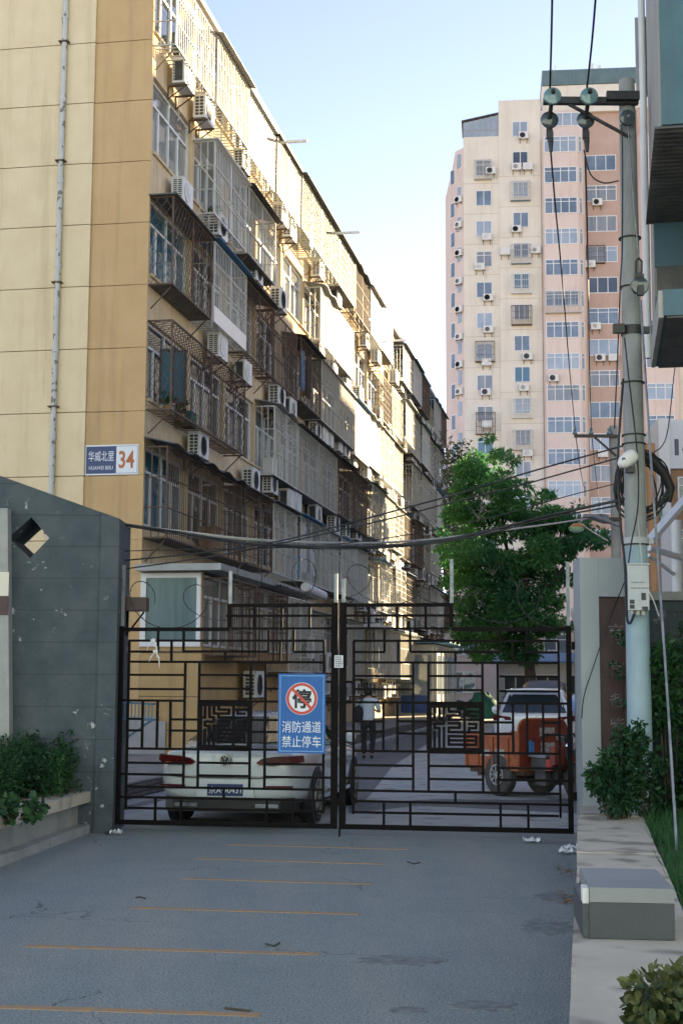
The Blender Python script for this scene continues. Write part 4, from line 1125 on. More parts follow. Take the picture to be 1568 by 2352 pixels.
# heap under a green net
b = MB()
q = random.Random(3)
c0 = gnd(1108, 1650)
def heap(nm, c, lab, rx, ry, rz_, seed, material):
    q = np.random.default_rng(seed); bm = MB(); n, mm = 18, 7
    vs = []
    for j in range(mm + 1):
        ph = j / mm * math.pi / 2
        for i in range(n):
            t = 2 * math.pi * i / n; rr = 1 + .16 * q.normal()
            vs.append((rx * math.cos(t) * math.cos(ph) * rr, ry * math.sin(t) * math.cos(ph) * rr, rz_ * math.sin(ph) * (1 + .06 * q.normal())))
    fs = [(j * n + i, j * n + (i + 1) % n, (j + 1) * n + (i + 1) % n, (j + 1) * n + i) for j in range(mm) for i in range(n)]
    bm.add(vs, fs); bm.add([vs[i] for i in range(n)], [tuple(range(n))])
    o = bm.build(nm, material, smooth=70, loc=c); tag(o, lab, 'covered heap')
heap('covered_heap', c0, 'heap under a dark green net left of the parked white car', .8, .8, 1.25, 1, M['net_green'])
heap('covered_heap', gnd(1040, 1640), 'low heap under dark green net by the pavement, beyond the gate glyph panel', 1.6, .8, .75, 2, M['net_green'])
r = thing('traffic_cone', 'small red and white traffic cone between the two netted heaps', 'traffic cone', gnd(1081, 1650))
b = MB(); b.box(-.18, .18, -.18, .18, 0, .04); b.lathe([(.13, .04), (.10, .25)], (0, 0, 0), 12); b.lathe([(.075, .42), (.04, .6)], (0, 0, 0), 12); b.build('cone', M['sign_red'], r)
b = MB(); b.lathe([(.10, .2505), (.075, .4195)], (0, 0, 0), 12); b.lathe([(.04, .6005), (.02, .78)], (0, 0, 0), 12); b.build('band', M['sign_white'], r)
# brick/white building at the right edge
r = thing('street_building', 'white and brown building at the right edge behind the pole', 'building', (at(1522, 1500, 62).x, 62, 0), -rad(4))
k_ = 62 / F_PX
b = MB(); b.box(0, .48, 0, 8, 0, 13.4); b.box(.48, 6, .3, 8, 11.2, 13.4); b.build('white_wall', M['white_wall'], r)
b = MB(); b.box(.481, 6, .5, 8, 0, 11.19); b.build('brown_wall', M['wood_brown'], r)
for z in (10.1 - .75, 7.0, 4.0): window('window', .85, z, 2.2, 1.5, .497, 1, True, 'glass', .08, r)
text_obj('lef', 1.6, .75, 'lettering', M['ink'], r, (.48 + 1.05, .29, 12.15), 0.01)
b = MB(); b.prism([(-.95, -.6, 8.5), (0, -.6, 9.3), (0, .4, 9.3), (-.95, .4, 8.5)], (0, 0, -.3)); b.build('green_canopy', M['sheet_green'], r)
for z in (8.0, 5.6): pass
# grey slab block across the street: it stands outside the picture and keeps the low sun off the street
r = thing('slab_block', 'unseen grey apartment block across the street, stepped to shape the sunlight', 'apartment block', OB + N * 20, RZ)
b = MB()
SH = [(-14, 30, 9.5), (30, 44, 26.0), (44, 50, 24.0), (50, 54, 23.4), (54, 57, 22.3), (57, 60, 20.6), (60, 63, 18.0), (63, 66, 15.2)]  # step heights set to shape the sunlit strip on the old block
for (u0, u1, h) in SH: b.box(u0 + .001, u1, -10, 0, 0, h)
b.build('wall', M['grey_block'], r)

r = thing('bounce_block', 'unseen block added behind the viewpoint to bounce sunlight onto the gate', 'apartment block', (0, -27, 0), 0)  # added out of view to bounce sunlight onto the gate and end wall
b = MB(); b.box(-45, 45, -9, 0, 0, 26)
for k in range(7):
    b.box(-45.2, 45.2, -.2, .35, 3.3 * k + 2.6, 3.3 * k + 3.0)
b.build('wall', M['bounce_blue'], r)

# ================================================================== tree
tc_ = at(1200, 1640, 62)
r = thing('locust_tree', 'large green locust tree with feathery crown in front of the tower', 'tree', (tc_.x, 62, 0), 0)
kk = 62 / F_PX
def tl(px, py, dy=0.0): return ((px - 784) * kk - tc_.x, dy, CAM_H + (1567 - py) * kk)
b = MB(); q = random.Random(8)
base = Vector((tl(1215, 1600)[0], 0, 0)); fork = Vector(tl(1205, 1440))
b.tube([base, base * .5 + fork * .5 + Vector((.12, 0, 0)), fork], [.30, .24, .2], 9)
for (px, py, dy) in ((1090, 1150, 0), (1150, 1080, 1), (1230, 1170, -1), (1300, 1200, .5), (1350, 1230, -.5), (1080, 1300, .8), (1120, 1400, -.8), (1280, 1330, -1), (1190, 1250, 1.5)):
    e = Vector(tl(px, py, dy)); mid = fork * .5 + e * .5 + Vector((q.uniform(-.3, .3), q.uniform(-.3, .3), .35))
    b.tube([fork, mid, e], [.13, .075, .025], 6)
b.build('trunk', M['bark'], r, smooth=50)
cl = [(1060, 1090, 28), (1085, 1060, 36), (1130, 1100, 40), (1100, 1130, 46), (1140, 1048, 20), (1165, 1060, 16), (1070, 1180, 40), (1175, 1140, 36), (1150, 1190, 52), (1215, 1150, 32),
      (1240, 1185, 36), (1200, 1215, 50), (1265, 1215, 40), (1300, 1205, 34), (1330, 1215, 26), (1320, 1170, 16), (1360, 1225, 22), (1080, 1260, 44), (1130, 1280, 50), (1190, 1290, 54), (1250, 1275, 46), (1305, 1260, 38),
      (1350, 1255, 26), (1065, 1330, 34), (1110, 1350, 46), (1170, 1370, 48), (1230, 1350, 46), (1285, 1320, 36), (1075, 1400, 34), (1130, 1420, 42), (1190, 1430, 40), (1240, 1410, 36), (1275, 1380, 24), (1085, 1455, 30), (1150, 1470, 36), (1210, 1475, 34), (1060, 1130, 26), (1050, 1230, 22), (1050, 1300, 22), (1250, 1440, 28), (1115, 1492, 28), (1165, 1500, 28), (1210, 1495, 22), (1060, 1440, 24), (1270, 1420, 26), (1110, 1030, 12), (1250, 1140, 16)]
q = np.random.default_rng(2)
cs, rs = [], []
for (px, py, rr) in cl:
    for _ in range(4):
        a = q.normal(size=3) * .5
        cs.append(tl(px + a[0] * rr, py + a[2] * rr * .8, a[1] * 2.2 + q.uniform(-1.2, 1.2))); s_ = rr * kk * q.uniform(.5, .8); rs.append((s_ * 1.25, s_ * 1.3, s_ * .62))
leaves('crown', cs, rs, 46000, 0.23, M['leaf_tree'], r, seed=12, aspect=.36, shell=.35, droop=.35)
q = random.Random(21)
for (px, py) in ((1110, 1160), (1095, 1190), (1120, 1330), (1180, 1370), (1090, 1205), (1230, 1320)):
    e = Vector(tl(px, py, -2.2))
    b = MB()
    for _ in range(5):
        d = Vector((q.uniform(-.6, .6), q.uniform(-.3, .1), q.uniform(.0, .8)))
        b.tube([e, e + d * .5 + Vector((0, 0, .1)), e + d], [.016, .012, .006], 4)
    b.build('dead_branch', M['twig'], r)
# ================================================================== gate walls, planter, ledge, pier
YW = 16.75
def wz(x): return 3.66 + (-2.64 - x) * 0.355            # sloping top
w = thing('gate_wall', 'grey stone gate wall with sloping top and diamond shaped hole on the left', 'wall', (0, YW, 0), 0)
def wx(px): return (px - 784) / F_PX * YW
def wzp(py): return CAM_H + (1562 - py) / F_PX * YW
dcx, dl, dr, dcz = wx(68), wx(17), wx(111), wzp(1236); dh, dlo = wzp(1188), wzp(1283)
xr, xp, xl = -2.62, -2.84, -9.0
b = MB(); TH = 0.85
def pri(p): b.prism([(x, 0, z) for x, z in p], (0, TH, 0))
pri([(xl, 0), (dl, 0), (dl, wz(dl)), (xl, wz(xl))]); pri([(dr, 0), (xp, 0), (xp, wz(xp)), (dr, wz(dr))])
pri([(dl, dcz), (dcx, dh), (dr, dcz), (dr, wz(dr)), (dl, wz(dl))]); pri([(dl, 0), (dr, 0), (dr, dcz), (dcx, dlo), (dl, dcz)])
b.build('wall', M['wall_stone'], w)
b = MB(); b.prism([(xp + .004, -.035, 0), (xr, -.035, 0), (xr, -.035, wz(xr)), (xp + .004, -.035, wz(xp))], (0, TH + .06, 0)); b.build('end_pier', M['wall_stone'], w)
r = thing('tapered_pier', 'tapering concrete pier with a maroon band at the left picture edge', 'pier', (at(0, 1650, 16.55).x, 16.55, 0), 0)
b = MB(); b.prism([(-.6, 0, 0), (.15, 0, 0), (.11, 0, 1.3), (.01, 0, 3.75), (-.6, 0, 3.75)], (0, .19, 0)); b.build('body', M['concrete'], r)
b = MB(); b.box(-.5, .058, -.012, -.002, 2.5, 2.72); b.build('maroon_band', M['maroon'], r)
b = MB(); b.box(-.5, .055, -.012, -.002, 2.722, 3.0); b.build('cream_band', M['tower_cream'], r)
# planter on the left
pa, pb_ = gnd(221, 1908), gnd(0, 1992)
d = (pb_ - pa).normalized(); L_ = 9.0
ang = math.atan2(d.y, d.x)
pl_ = thing('planter', 'low rendered planter wall with thick coping slab in front of the gate wall', 'planter', (pa.x, pa.y, 0), ang)
# local x runs towards the camera, local -y is away from the road (left)
sgn = -1
b = MB(); b.box(0.0, L_, -.38, -.14, 0, .355); b.build('wall', M['concrete'], pl_)
b = MB()
for i in range(6): b.box(i * 1.6 + .003, i * 1.6 + 1.597, -.40, .0, .356, .475)
b.build('coping', M['ledge'], pl_)
b = MB()
for i in range(9): b.box(i * 1.0 + .003, i * 1.0 + .997, -.139, 0.0, 0, .095 + .006 * (i % 2))
b.build('foot_kerb', M['concrete'], pl_)
b = MB(); b.box(0, L_, -4, -.381, .1, .43); o = b.build('planter_soil', M['soil'], pl_)
# ledge on the right
la, lb_ = gnd(1329, 1850, .42), gnd(1298, 2352, .42)
d = (lb_ - la).normalized(); ang2 = math.atan2(d.y, d.x)
lg = thing('stone_ledge', 'low stone ledge of worn slabs along the right side of the drive', 'ledge', (la.x, la.y, 0), ang2)
# local x towards the camera, local +y to the right (away from the road)
b = MB(); q = random.Random(6)
xs = [-.6, 1.15, 2.9, 4.4, 6.5, 7.55, 9.2, 11.5, 13.0]
for i in range(len(xs) - 1):
    off = q.uniform(-.012, .02); dz = q.uniform(-.006, .006)
    b.box(xs[i] + .004, xs[i + 1] - .004, off, .64 + q.uniform(-.01, .01), .30, .42 + dz)
b.build('slabs', M['ledge'], lg)
b = MB(); b.box(-.6, 13, .03, .60, 0, .299); b.build('base_wall', M['concrete'], lg)
# granite block on the ledge
c = gnd(1338, 2155, .42)
gb = thing('granite_block', 'grey granite block with pale top standing on the right ledge', 'block', (c.x, c.y, .42), -A_ST * .55)
b = MB(); b.box(0.035, .475, 0, .80, 0.0, .185); b.build('body', M['granite_dark'], gb)
b = MB(); b.box(0.037, .474, -.003, .80, .187, .262); b.build('cap', M['granite'], gb)
b = MB(); b.box(0, .0345, .01, .80, 0, .175); b.build('side_slab', M['granite_dark'], gb)
b = MB(); b.box(0.002, .0343, .02, .16, .176, .255); b.build('cement_patch', M['white_wall'], gb)
# stone pier on the right with the maroon plaque
PY_ = 15.7
c = at(1338, 1834, PY_)
pr_ = thing('gate_pier', 'pale stone gate pier with a maroon plaque of faded calligraphy', 'pier', (c.x, PY_, 0), 0)
hz = at(1326, 1280, PY_).z
PWD = .74
fa, fb = .205, .60                                   # plaque recess
zt = at(1360, 1370, PY_).z
b = MB(); b.box(0, fa, 0, .45, .3, hz - .003); b.box(fa, PWD, 0.06, .45, .3, zt); b.box(fa + .001, PWD, 0, .45, zt, hz - .003); b.box(fb, PWD, 0, .0595, .3, zt - .001)
b.build('body', M['granite_pier'], pr_)
b = MB(); b.box(fa + .002, fb - .002, .045, .059, .44, zt - .003); pq = b.build('plaque', M['maroon'], pr_)
for i, ch in enumerate('育言备紫气合'):
    zc = at(1400, (1455, 1535, 1608, 1668, 1728, 1774)[i], PY_).z
    text_obj(ch, .16, (.22, .17, .16, .19, .20, .13)[i], 'character', M['faded'], pq, (fa + .19, .0435, zc), -0.008)
bw_ = thing('boundary_wall', 'dark grey boundary wall behind the shrubs to the right of the pole', 'wall', (c.x + PWD + .02, PY_ + .7, 0), 0)
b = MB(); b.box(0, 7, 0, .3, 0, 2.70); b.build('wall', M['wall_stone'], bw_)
b = MB(); b.box(-.02, 7.05, -.06, .36, 2.701, 2.80); b.build('coping', M['concrete'], bw_)

# ================================================================== the gate
GZ = 0.085
gl0 = at(265, 1890, 16.93); gr0 = at(1315, 1912, 16.13)
gl0.z = gr0.z = 0
gd = (gr0 - gl0); GW = gd.length; gd.normalize()
gang = math.atan2(gd.y, gd.x)
gn = Vector((gd.y, -gd.x, 0))                       # towards the camera
def gp(px, py):                                     # picture -> gate plane (s along, z)
    dd = ray(px, py); k = (gl0 - CAM).dot(gn) / dd.dot(gn); P = CAM + dd * k
    return (P - gl0).dot(gd), P.z
def g3(zx, zy): return gp(*s2p(1200, 2150, 1.6505, zx, zy))
s_c = gp(777, 1700)[0]
Lf = GW - s_c                                       # leaf width
hor = [  # right leaf horizontals (view coordinates): y, x0, x1
    (172, 95, 765), (325, 155, 1395), (393, 160, 342), (392, 500, 1040), (395, 1203, 1390), (457, 160, 1395), (538, 160, 515), (538, 612, 930), (541, 1035, 1395), (573, 90, 155),
    (618, 160, 515), (622, 612, 930), (630, 1035, 1395), (697, 90, 605), (703, 1030, 1470), (812, 160, 335), (812, 425, 605), (818, 940, 1118), (820, 1300, 1395), (872, 90, 330),
    (885, 425, 605), (888, 940, 1118), (893, 1300, 1395), (992, 160, 605), (1005, 940, 1395), (1078, 160, 515), (1083, 615, 930), (1095, 1035, 1395), (1157, 90, 515),
    (1162, 615, 930), (1168, 1035, 1470), (1239, 160, 1395), (1305, 160, 1470), (1372, 160, 1395)]
ver = [(247, 105, 255), (418, 105, 258), (590, 105, 250), (155, 325, 1372), (1398, 325, 1395), (342, 258, 393), (497, 258, 392), (1037, 250, 392), (1203, 250, 395), (425, 325, 457), (770, 392, 457),
       (1115, 325, 457), (515, 457, 1239), (608, 457, 1239), (935, 457, 1239), (1027, 457, 1243), (335, 697, 992), (420, 697, 992), (1118, 703, 1003), (1203, 703, 1003), (1300, 703, 1003),
       (770, 1243, 1308), (338, 1305, 1452), (498, 1306, 1455), (1043, 1312, 1462), (1210, 1315, 1466)]
# in leaf coordinates: a = distance from the meeting stile, z
def lz(zx, zy):
    s_, z_ = g3(zx, zy); return s_ - s_c, z_
HB = [(lz(x0, y)[0], lz(x1, y)[0], lz((x0 + x1) / 2, y + (x0 + x1 - 1500) * 0.0)[1]) for (y, x0, x1) in hor]
VB = [(lz(x, y0)[0] * .5 + lz(x, y1)[0] * .5, lz(x, y0)[1], lz(x, y1)[1]) for (x, y0, y1) in ver]
zTop = g3(1100, 245)[1]; zBot = GZ; zCrown = g3(400, 103)[1]
aCr = lz(757, 170)[0]
# the glyph panel: bars drawn from a closer view of it (1520,2550 scale 5.6)
def pgz(x, y):
    s_, z_ = gp(*s2p(1520, 2550, 5.6, x, y)); return s_ - s_c, z_
pan = (250, 1390, 110, 1185)
GB = []
def gh(y, x0, x1): GB.append(('h', y, x0, x1))
def gv(x, y0, y1): GB.append(('v', x, y0, y1))
for a in ((185, 250, 1390), (1100, 250, 1390)): GB.append(('H', a[0], a[1], a[2]))
GB.append(('V', 283, 130, 1150)); GB.append(('V', 1355, 130, 1150)); gh(1145, 250, 1390); gh(130, 250, 1390)
gv(393, 230, 460); gv(490, 230, 470); gv(585, 230, 420); gh(478, 310, 420); gh(470, 480, 585); gv(585, 460, 560); gh(562, 390, 600); gv(395, 545, 660); gh(650, 375, 500); gv(490, 640, 1060); gv(393, 710, 1060)
gv(585, 625, 1060)
gv(685, 235, 320); gh(310, 670, 930); gv(908, 300, 405); gh(393, 620, 925); gv(685, 393, 480); gh(478, 670, 1330); gv(1005, 235, 1060)
gh(312, 1030, 1330); gv(1095, 300, 410); gh(400, 1085, 1265); gh(553, 665, 930); gv(908, 545, 650); gh(642, 665, 925); gv(685, 640, 735); gh(733, 665, 1330)
gh(567, 1080, 1265); gv(1245, 560, 660); gh(652, 1080, 1260); gv(1103, 640, 735); gh(817, 665, 1265); gv(685, 810, 1000); gv(1245, 810, 1000); gh(902, 700, 1245); gh(988, 665, 1265)
def leaf(label, mir):
    r = thing('gate_leaf', label, 'gate', gl0 + gd * s_c, gang, 'leaves of the iron gate')
    sg = -1 if mir else 1
    def bx(mb, a0, a1, z0, z1, y0=-.018, y1=.018):
        x0, x1_ = sorted((sg * a0, sg * a1)); z0, z1 = sorted((z0, z1)); mb.box(x0, x1_, y0, y1, z0, z1)
    W1 = Lf if not mir else s_c
    f = MB()
    bx(f, 0.012, .085, zBot, zCrown + .02, -.03, .03); bx(f, W1 - .05, W1 + .01, zBot, zTop + .02, -.03, .03)
    bx(f, .0852, W1 - .0502, zBot, zBot + .055, -.026, .026); bx(f, aCr - .02, W1 - .0502, zTop - .04, zTop + .004, -.024, .024)
    bx(f, .0852, aCr - .045, zCrown - .03, zCrown + .01, -.024, .024); bx(f, aCr - .045, aCr + .0, zTop + .0042, zCrown + .01, -.026, .026)
    bx(f, .0852, aCr - .0452, zTop - .02, zTop + .004, -.02, .02)
    f.build('frame', M['iron'], r)
    g_ = MB()
    for (a0, a1, z) in HB: bx(g_, a0, a1, z - .0135, z + .0135, -.013, .013)
    for (a, z0, z1) in VB: bx(g_, a - .0135, a + .0135, z0, z1, -.0145, .0145)
    g_.build('lattice', M['iron'], r)
    p = MB()
    a_l, a_r = pgz(pan[0], 600)[0], pgz(pan[1], 600)[0]
    for q_ in GB:
        t_, c0, c1, c2 = q_
        hw = .0145 if t_ in 'hv' else .028
        if t_ in 'hH':
            A0, z = pgz(c1, c0); A1, _ = pgz(c2, c0); d0, d1, e0, e1 = A0, A1, z - hw, z + hw
        else:
            A0, z0 = pgz(c0, c1); _, z1 = pgz(c0, c2); d0, d1, e0, e1 = A0 - hw, A0 + hw, z1, z0
        if mir: d0, d1 = -(a_l + a_r) + d0, -(a_l + a_r) + d1      # the glyph reads the same way round on both leaves
        y_ = .0165 if t_ in 'hH' else .0155
        x0, x1_ = sorted((d0, d1)); e0, e1 = sorted((e0, e1)); p.box(x0, x1_, -y_, y_, e0, e1)
    p.build('glyph_panel', M['iron'], r)
    for z in (.45, zTop - .25):
        h = MB(); bx(h, W1 + .012, W1 + .10, z, z + .09, -.03, .03); h.build('hinge', M['iron'], r)
    for (a0, z0, z1) in ((aCr - .02, zTop, zCrown + (.40 if mir else .52)), (.045, zTop, zCrown + (.36 if mir else .30)), (W1 - .02, zTop - .2, zTop + .75)):
        u = MB(); u.box(sg * a0 - .02, sg * a0 + .02, .032, .062, z0, z1); u.build('wire_post', M['steel'], r)
    if not mir:
        k_ = MB(); k_.tube([(.02, -.01, zBot + .3), (.02, -.01, .0)], .012, 8); k_.build('drop_bolt', M['iron'], r)
    return r
leaf('left leaf of the dark iron lattice gate carrying the blue sign', True)
leaf('right leaf of the dark iron lattice gate, in front of the orange cargo tricycle', False)
# razor wire coils along the gate top
r = thing('razor_wire', 'loose coils of razor wire strung above the iron gate', 'razor wire', gl0 + gd * s_c, gang)
b = MB(); q = random.Random(12)
zb_ = lambda a: (zTop + .18 if abs(a) > aCr else zCrown + .16)
pts = []
a = -s_c + .1
n = 0
while a < Lf - .05:
    t = n * 0.30
    rr = .24 + .05 * math.sin(n * .13)
    pts.append((a + .27 * math.cos(t), .05 + .12 * math.cos(t + .6), zb_(a) + .1 + rr * math.sin(t)))
    a += .031; n += 1
fine = []
rad_l = []
for i in range(len(pts) - 1):
    P, Q = Vector(pts[i]), Vector(pts[i + 1])
    for f_, rr in ((0, .0052), (.42, .0052), (.5, .0125), (.58, .0052)):
        fine.append(P.lerp(Q, f_)); rad_l.append(rr)
b.tube(fine, rad_l, 4)
b.build('coil', M['black_metal'], r)
# blue no-parking sign
def g2(zx, zy): return gp(*s2p(400, 2150, 1.7422, zx, zy))
(sa, za), (sb_, zb2) = g2(1084, 552), g2(1381, 1062)
cx_, cz_, sw, sh = (sa + sb_) / 2, (za + zb2) / 2, abs(sb_ - sa), abs(za - zb2)
r = thing('no_parking_sign', 'blue no parking board with red circle hung on the iron gate', 'sign', gl0 + gd * cx_ + gn * .036 + Vector((0, 0, cz_)), gang)
b = MB(); b.box(-sw / 2, sw / 2, -.010, 0, -sh / 2, sh / 2); b.build('board', M['sign_blue'], r)
b = MB(); e = .022; lw = .006
for (x0, x1_, z0, z1) in ((-sw / 2 + e, sw / 2 - e, sh / 2 - e - lw, sh / 2 - e), (-sw / 2 + e, sw / 2 - e, -sh / 2 + e, -sh / 2 + e + lw), (-sw / 2 + e, -sw / 2 + e + lw, -sh / 2 + e + lw, sh / 2 - e - lw), (sw / 2 - e - lw, sw / 2 - e, -sh / 2 + e + lw, sh / 2 - e - lw)):
    b.box(x0, x1_, -.0115, -.0102, z0, z1)
b.build('border_line', mat('pale_blue_line', (.25, .48, .72), .5, (.28, .52, .75), 4.0), r)
rc_ = sw * .335; zc_ = sh * .185
b = MB(); b.lathe([(rc_, -.0125), (rc_, -.0102)], (0, 0, zc_), 40, 0, 'y'); b.build('disc', M['sign_white'], r)
text_obj('停', rc_ * 1.22, rc_ * 1.2, 'character', M['sign_black'], r, (0, -.0138, zc_), 0.03)
b = MB(); n = 40; ro, ri = rc_ * .97, rc_ * .80
vs = []
for k in range(n):
    t = 2 * math.pi * k / n
    for rr in (ro, ri): vs += [(rr * math.cos(t), -.0165, zc_ + rr * math.sin(t)), (rr * math.cos(t), -.0130, zc_ + rr * math.sin(t))]
fs = []
for k in range(n):
    A, B_ = k * 4, ((k + 1) % n) * 4
    fs += [(A, A + 2, B_ + 2, B_), (A, B_, B_ + 1, A + 1), (A + 2, A + 3, B_ + 3, B_ + 2)]
b.add(vs, fs); c_ = ri * .7071
b.beam((-c_ - .01, -.0155, zc_ + c_ + .01), (c_ + .01, -.0155, zc_ - c_ - .01), .003, rc_ * .17, up=(1, 0, 1))
b.build('ban_ring', M['sign_red'], r)
text_obj('消防通道', sw * .82, sh * .145, 'lettering', M['sign_white'], r, (0, -.0118, -sh * .168), 0.0)
text_obj('禁止停车', sw * .82, sh * .145, 'lettering', M['sign_white'], r, (0, -.0118, -sh * .352), 0.0)
# paper notice on the meeting stiles
(sa, za), (sb_, zb2) = g2(1440, 436), g2(1494, 514)
r = thing('paper_notice', 'small white paper notice pasted on the middle gate post', 'notice', gl0 + gd * ((sa + sb_) / 2) + gn * .034 + Vector((0, 0, (za + zb2) / 2)), gang)
hw, hh = abs(sb_ - sa) / 2, abs(za - zb2) / 2
b = MB(); b.box(-hw, hw, -.003, 0, -hh, hh); b.build('sheet', M['paper'], r)
b = MB(); q = random.Random(2)
for i in range(5):
    x = -hw * .8
    while x < hw * .72:
        ww = q.uniform(.008, .018); b.box(x, min(x + ww, hw * .85), -.0042, -.0032, hh * (.72 - .36 * i) - .009, hh * (.72 - .36 * i) + .009); x += ww + .006
b.build('faint_print', M['ink'], r)
for (zx, zy, lb) in ((285, 340, 'pale plastic strip knotted on the upper left gate bar'), (300, 410, 'white torn plastic strip tied low on the upper left gate bar')):
    s_, z_ = g2(zx, zy)
    r = thing('tied_strip', lb, 'plastic strip', gl0 + gd * s_ + gn * .02 + Vector((0, 0, z_)), gang)
    b = MB(); b.lathe([(.012, -.03), (.026, 0), (.012, .03)], (0, 0, 0), 8, 0, 'x'); b.tube([(0, -.01, 0), (.05, -.03, -.08), (.06, -.03, -.2)], [.006, .01, .004], 5); b.tube([(0, -.01, 0), (-.05, -.03, -.07), (-.07, -.02, -.12)], [.006, .008, .003], 5)
    b.build('strip', M['cloth_white'], r)
# small blue-railed rack and brown box fixed behind the left wall end
s1 = at(318, 1648, 17.9)
r = thing('wall_rack', 'small blue railed rack fixed to the gate wall behind the left gate leaf', 'rack', (-2.60, 17.4, at(300, 1648, 17.7).z), 0)
b = MB()
for z in (0, .19): b.beam((0, 0, z), (.34, .1, z - .02), .02); b.beam((0, -.25, z), (.34, -.15, z - .02), .02); b.beam((.34, .1, z - .02), (.34, -.15, z - .02), .02)
for i in range(9): b.beam((.03 + i * .039, -.25 + i * .0115, 0), (.03 + i * .039, -.25 + i * .0115, .18), .012)
b.beam((0, 0, -.25), (.32, .05, -.02), .025)
b.build('rails', M['sheet_blue'], r)
r = thing('brown_box', 'brown metal box awning fixed beside the left gate wall under the wires', 'box', (-2.60, 17.1, at(300, 1402, 17.1).z), 0)
b = MB(); b.box(0, .26, 0, .3, 0.0, .16); b.build('box', M['maroon'], r); b = MB(); b.beam((.02, .15, -.002), (.02, .15, -.3), .03); b.build('bracket', M['iron'], r); b = MB(); b.beam((.04, .15, -.25), (.22, .15, -.01), .02); b.build('bracket', M['iron'], r)
# ================================================================== poles and wires
PLY = 15.2
def smooth(pts, n=6):
    P = [Vector(p) for p in pts]
    if len(P) < 3: return P
    out = []
    for i in range(len(P) - 1):
        a, b_, c, d = P[max(i - 1, 0)], P[i], P[i + 1], P[min(i + 2, len(P) - 1)]
        for k in range(n):
            t = k / n
            out.append(0.5 * ((2 * b_) + (c - a) * t + (2 * a - 5 * b_ + 4 * c - d) * t * t + (3 * b_ - a - 3 * c + d) * t ** 3))
    return out + [P[-1]]
def wire(label, pts, r, material='cable', ys=None, name='cable', cat='cable', group=None):
    n = len(pts)
    if ys is not None:
        P = [at(x, y, ys[0] + (ys[1] - ys[0]) * i / (n - 1)) for i, (x, y) in enumerate(pts)]
    else: P = [at(*p) for p in pts]
    b = MB(); b.tube(smooth(P), r, 6)
    o = b.build(name, M[material], smooth=60); tag(o, label, cat, group); return o
pb0 = at(1467, 1640, PLY); pt0 = at(1438, 185, PLY)
px0, ptop = pb0.x, pt0.z
def polex(z): return pb0.x + (pt0.x - pb0.x) * (z - pb0.z) / (pt0.z - pb0.z)
pole = thing('utility_pole', 'tall grey concrete utility pole in front of the stone gate pier', 'utility pole', (polex(0), PLY, 0), 0)
b = MB(); lean = (pt0.x - pb0.x) / (pt0.z - pb0.z)
b.tube([(lean * z, 0, z) for z in np.linspace(-.2, ptop, 9)], [.136 - .0058 * z for z in np.linspace(-.2, ptop, 9)], 24)
b.build('shaft', M['pole_conc'], pole, smooth=40)
def pl(px, py, dy=0.0):
    p = at(px, py, PLY + dy); return (p.x - polex(0), dy, p.z)
b = MB(); z_ = pl(1450, 240)[2]
b.box(pl(1244, 240)[0], lean * z_ + .10, -.14, -.07, z_ - .045, z_ + .03)
b.box(lean * z_ - .26, lean * z_ + .10, -.20, -.141, z_ - .02, z_ + .075)
b.beam((pl(1300, 245)[0], -.105, z_ - .04), (lean * z_, -.105, z_ - .42), .03)
b.build('crossarm', M['black_metal'], pole)
def ring(mb, z, r, h=.07, x=None):
    x = lean * z if x is None else x; mb.lathe([(r, z - h / 2), (r, z + h / 2)], (x, 0, 0), 20)
b = MB(); zc = pl(1450, 760)[2]; ring(b, zc, .118, .10); b.box(lean * zc - .22, lean * zc - .1, -.13, -.06, zc - .05, zc + .05)
b.box(lean * zc + .10, lean * zc + .19, -.05, .02, zc - .03, zc + .04); b.build('clamp', M['black_metal'], pole, smooth=40)
b = MB(); zc = pl(1458, 1243)[2]; ring(b, zc, .138, .07); b.build('white_band', M['box_grey'], pole, smooth=40)
for py in (548, 660, 880, 1000, 1020, 1251):
    b = MB(); ring(b, pl(1450, py)[2], .124 if py < 800 else (.130 if py < 1200 else .139), .012); b.build('wire_tie', M['cable'], pole, smooth=40)
b = MB(); zz = np.linspace(.1, pl(1458, 1250)[2] - .02, 5); b.tube([(lean * z, 0, z) for z in zz], [.1385 - .0058 * z for z in zz], 24); b.build('painted_base', M['pole_paint'], pole, smooth=40)
# insulators
def insul(px, lab, first=None):
    r = thing('insulator', lab, 'insulator', Vector((polex(0), PLY, 0)) + Vector(pl(px, 240, -.10)), 0, 'insulators on the concrete pole crossarm')
    k_ = PLY / F_PX
    b = MB(); b.lathe([(.03, -.24), (.092, -.225), (.10, -.20), (.085, -.185), (.03, -.15)], (0, 0, .01), 22, 0, 'y'); b.build('pale_disc', M['insulator_pale'], r, smooth=50)
    b = MB(); b.lathe([(.03, .02), (.085, .03), (.10, .045), (.095, .07), (.03, .11)], (0, 0, -.16), 22, 0, 'y'); b.build('dark_disc', M['insulator'], r, smooth=50)
    b = MB(); b.tube([(0, -.27, .05), (0, -.15, .01), (0, .02, -.14), (0, .10, -.19)], .024, 8); b.tube([(0, .1, -.2), (.006, .08, -.30), (.012, .06, -.42)], [.028, .042, .03], 8)
    b.box(-.035, .035, .03, .075, -.37, -.29); b.tube([(.012, .06, -.42), (.015, .06, -.52)], [.03, .018], 8); b.build('clamp', M['black_metal'], r, smooth=40)
    return r
insul(1262, 'glass disc insulator at the outer end of the concrete pole crossarm'); insul(1345, 'glass disc insulator halfway along the concrete pole crossarm')
r = thing('insulator', 'black disc insulator bolted on the face of the pole under the crossarm', 'insulator', Vector((polex(0), PLY, 0)) + Vector(pl(1439, 272, -.16)), 0, 'insulators on the concrete pole crossarm')
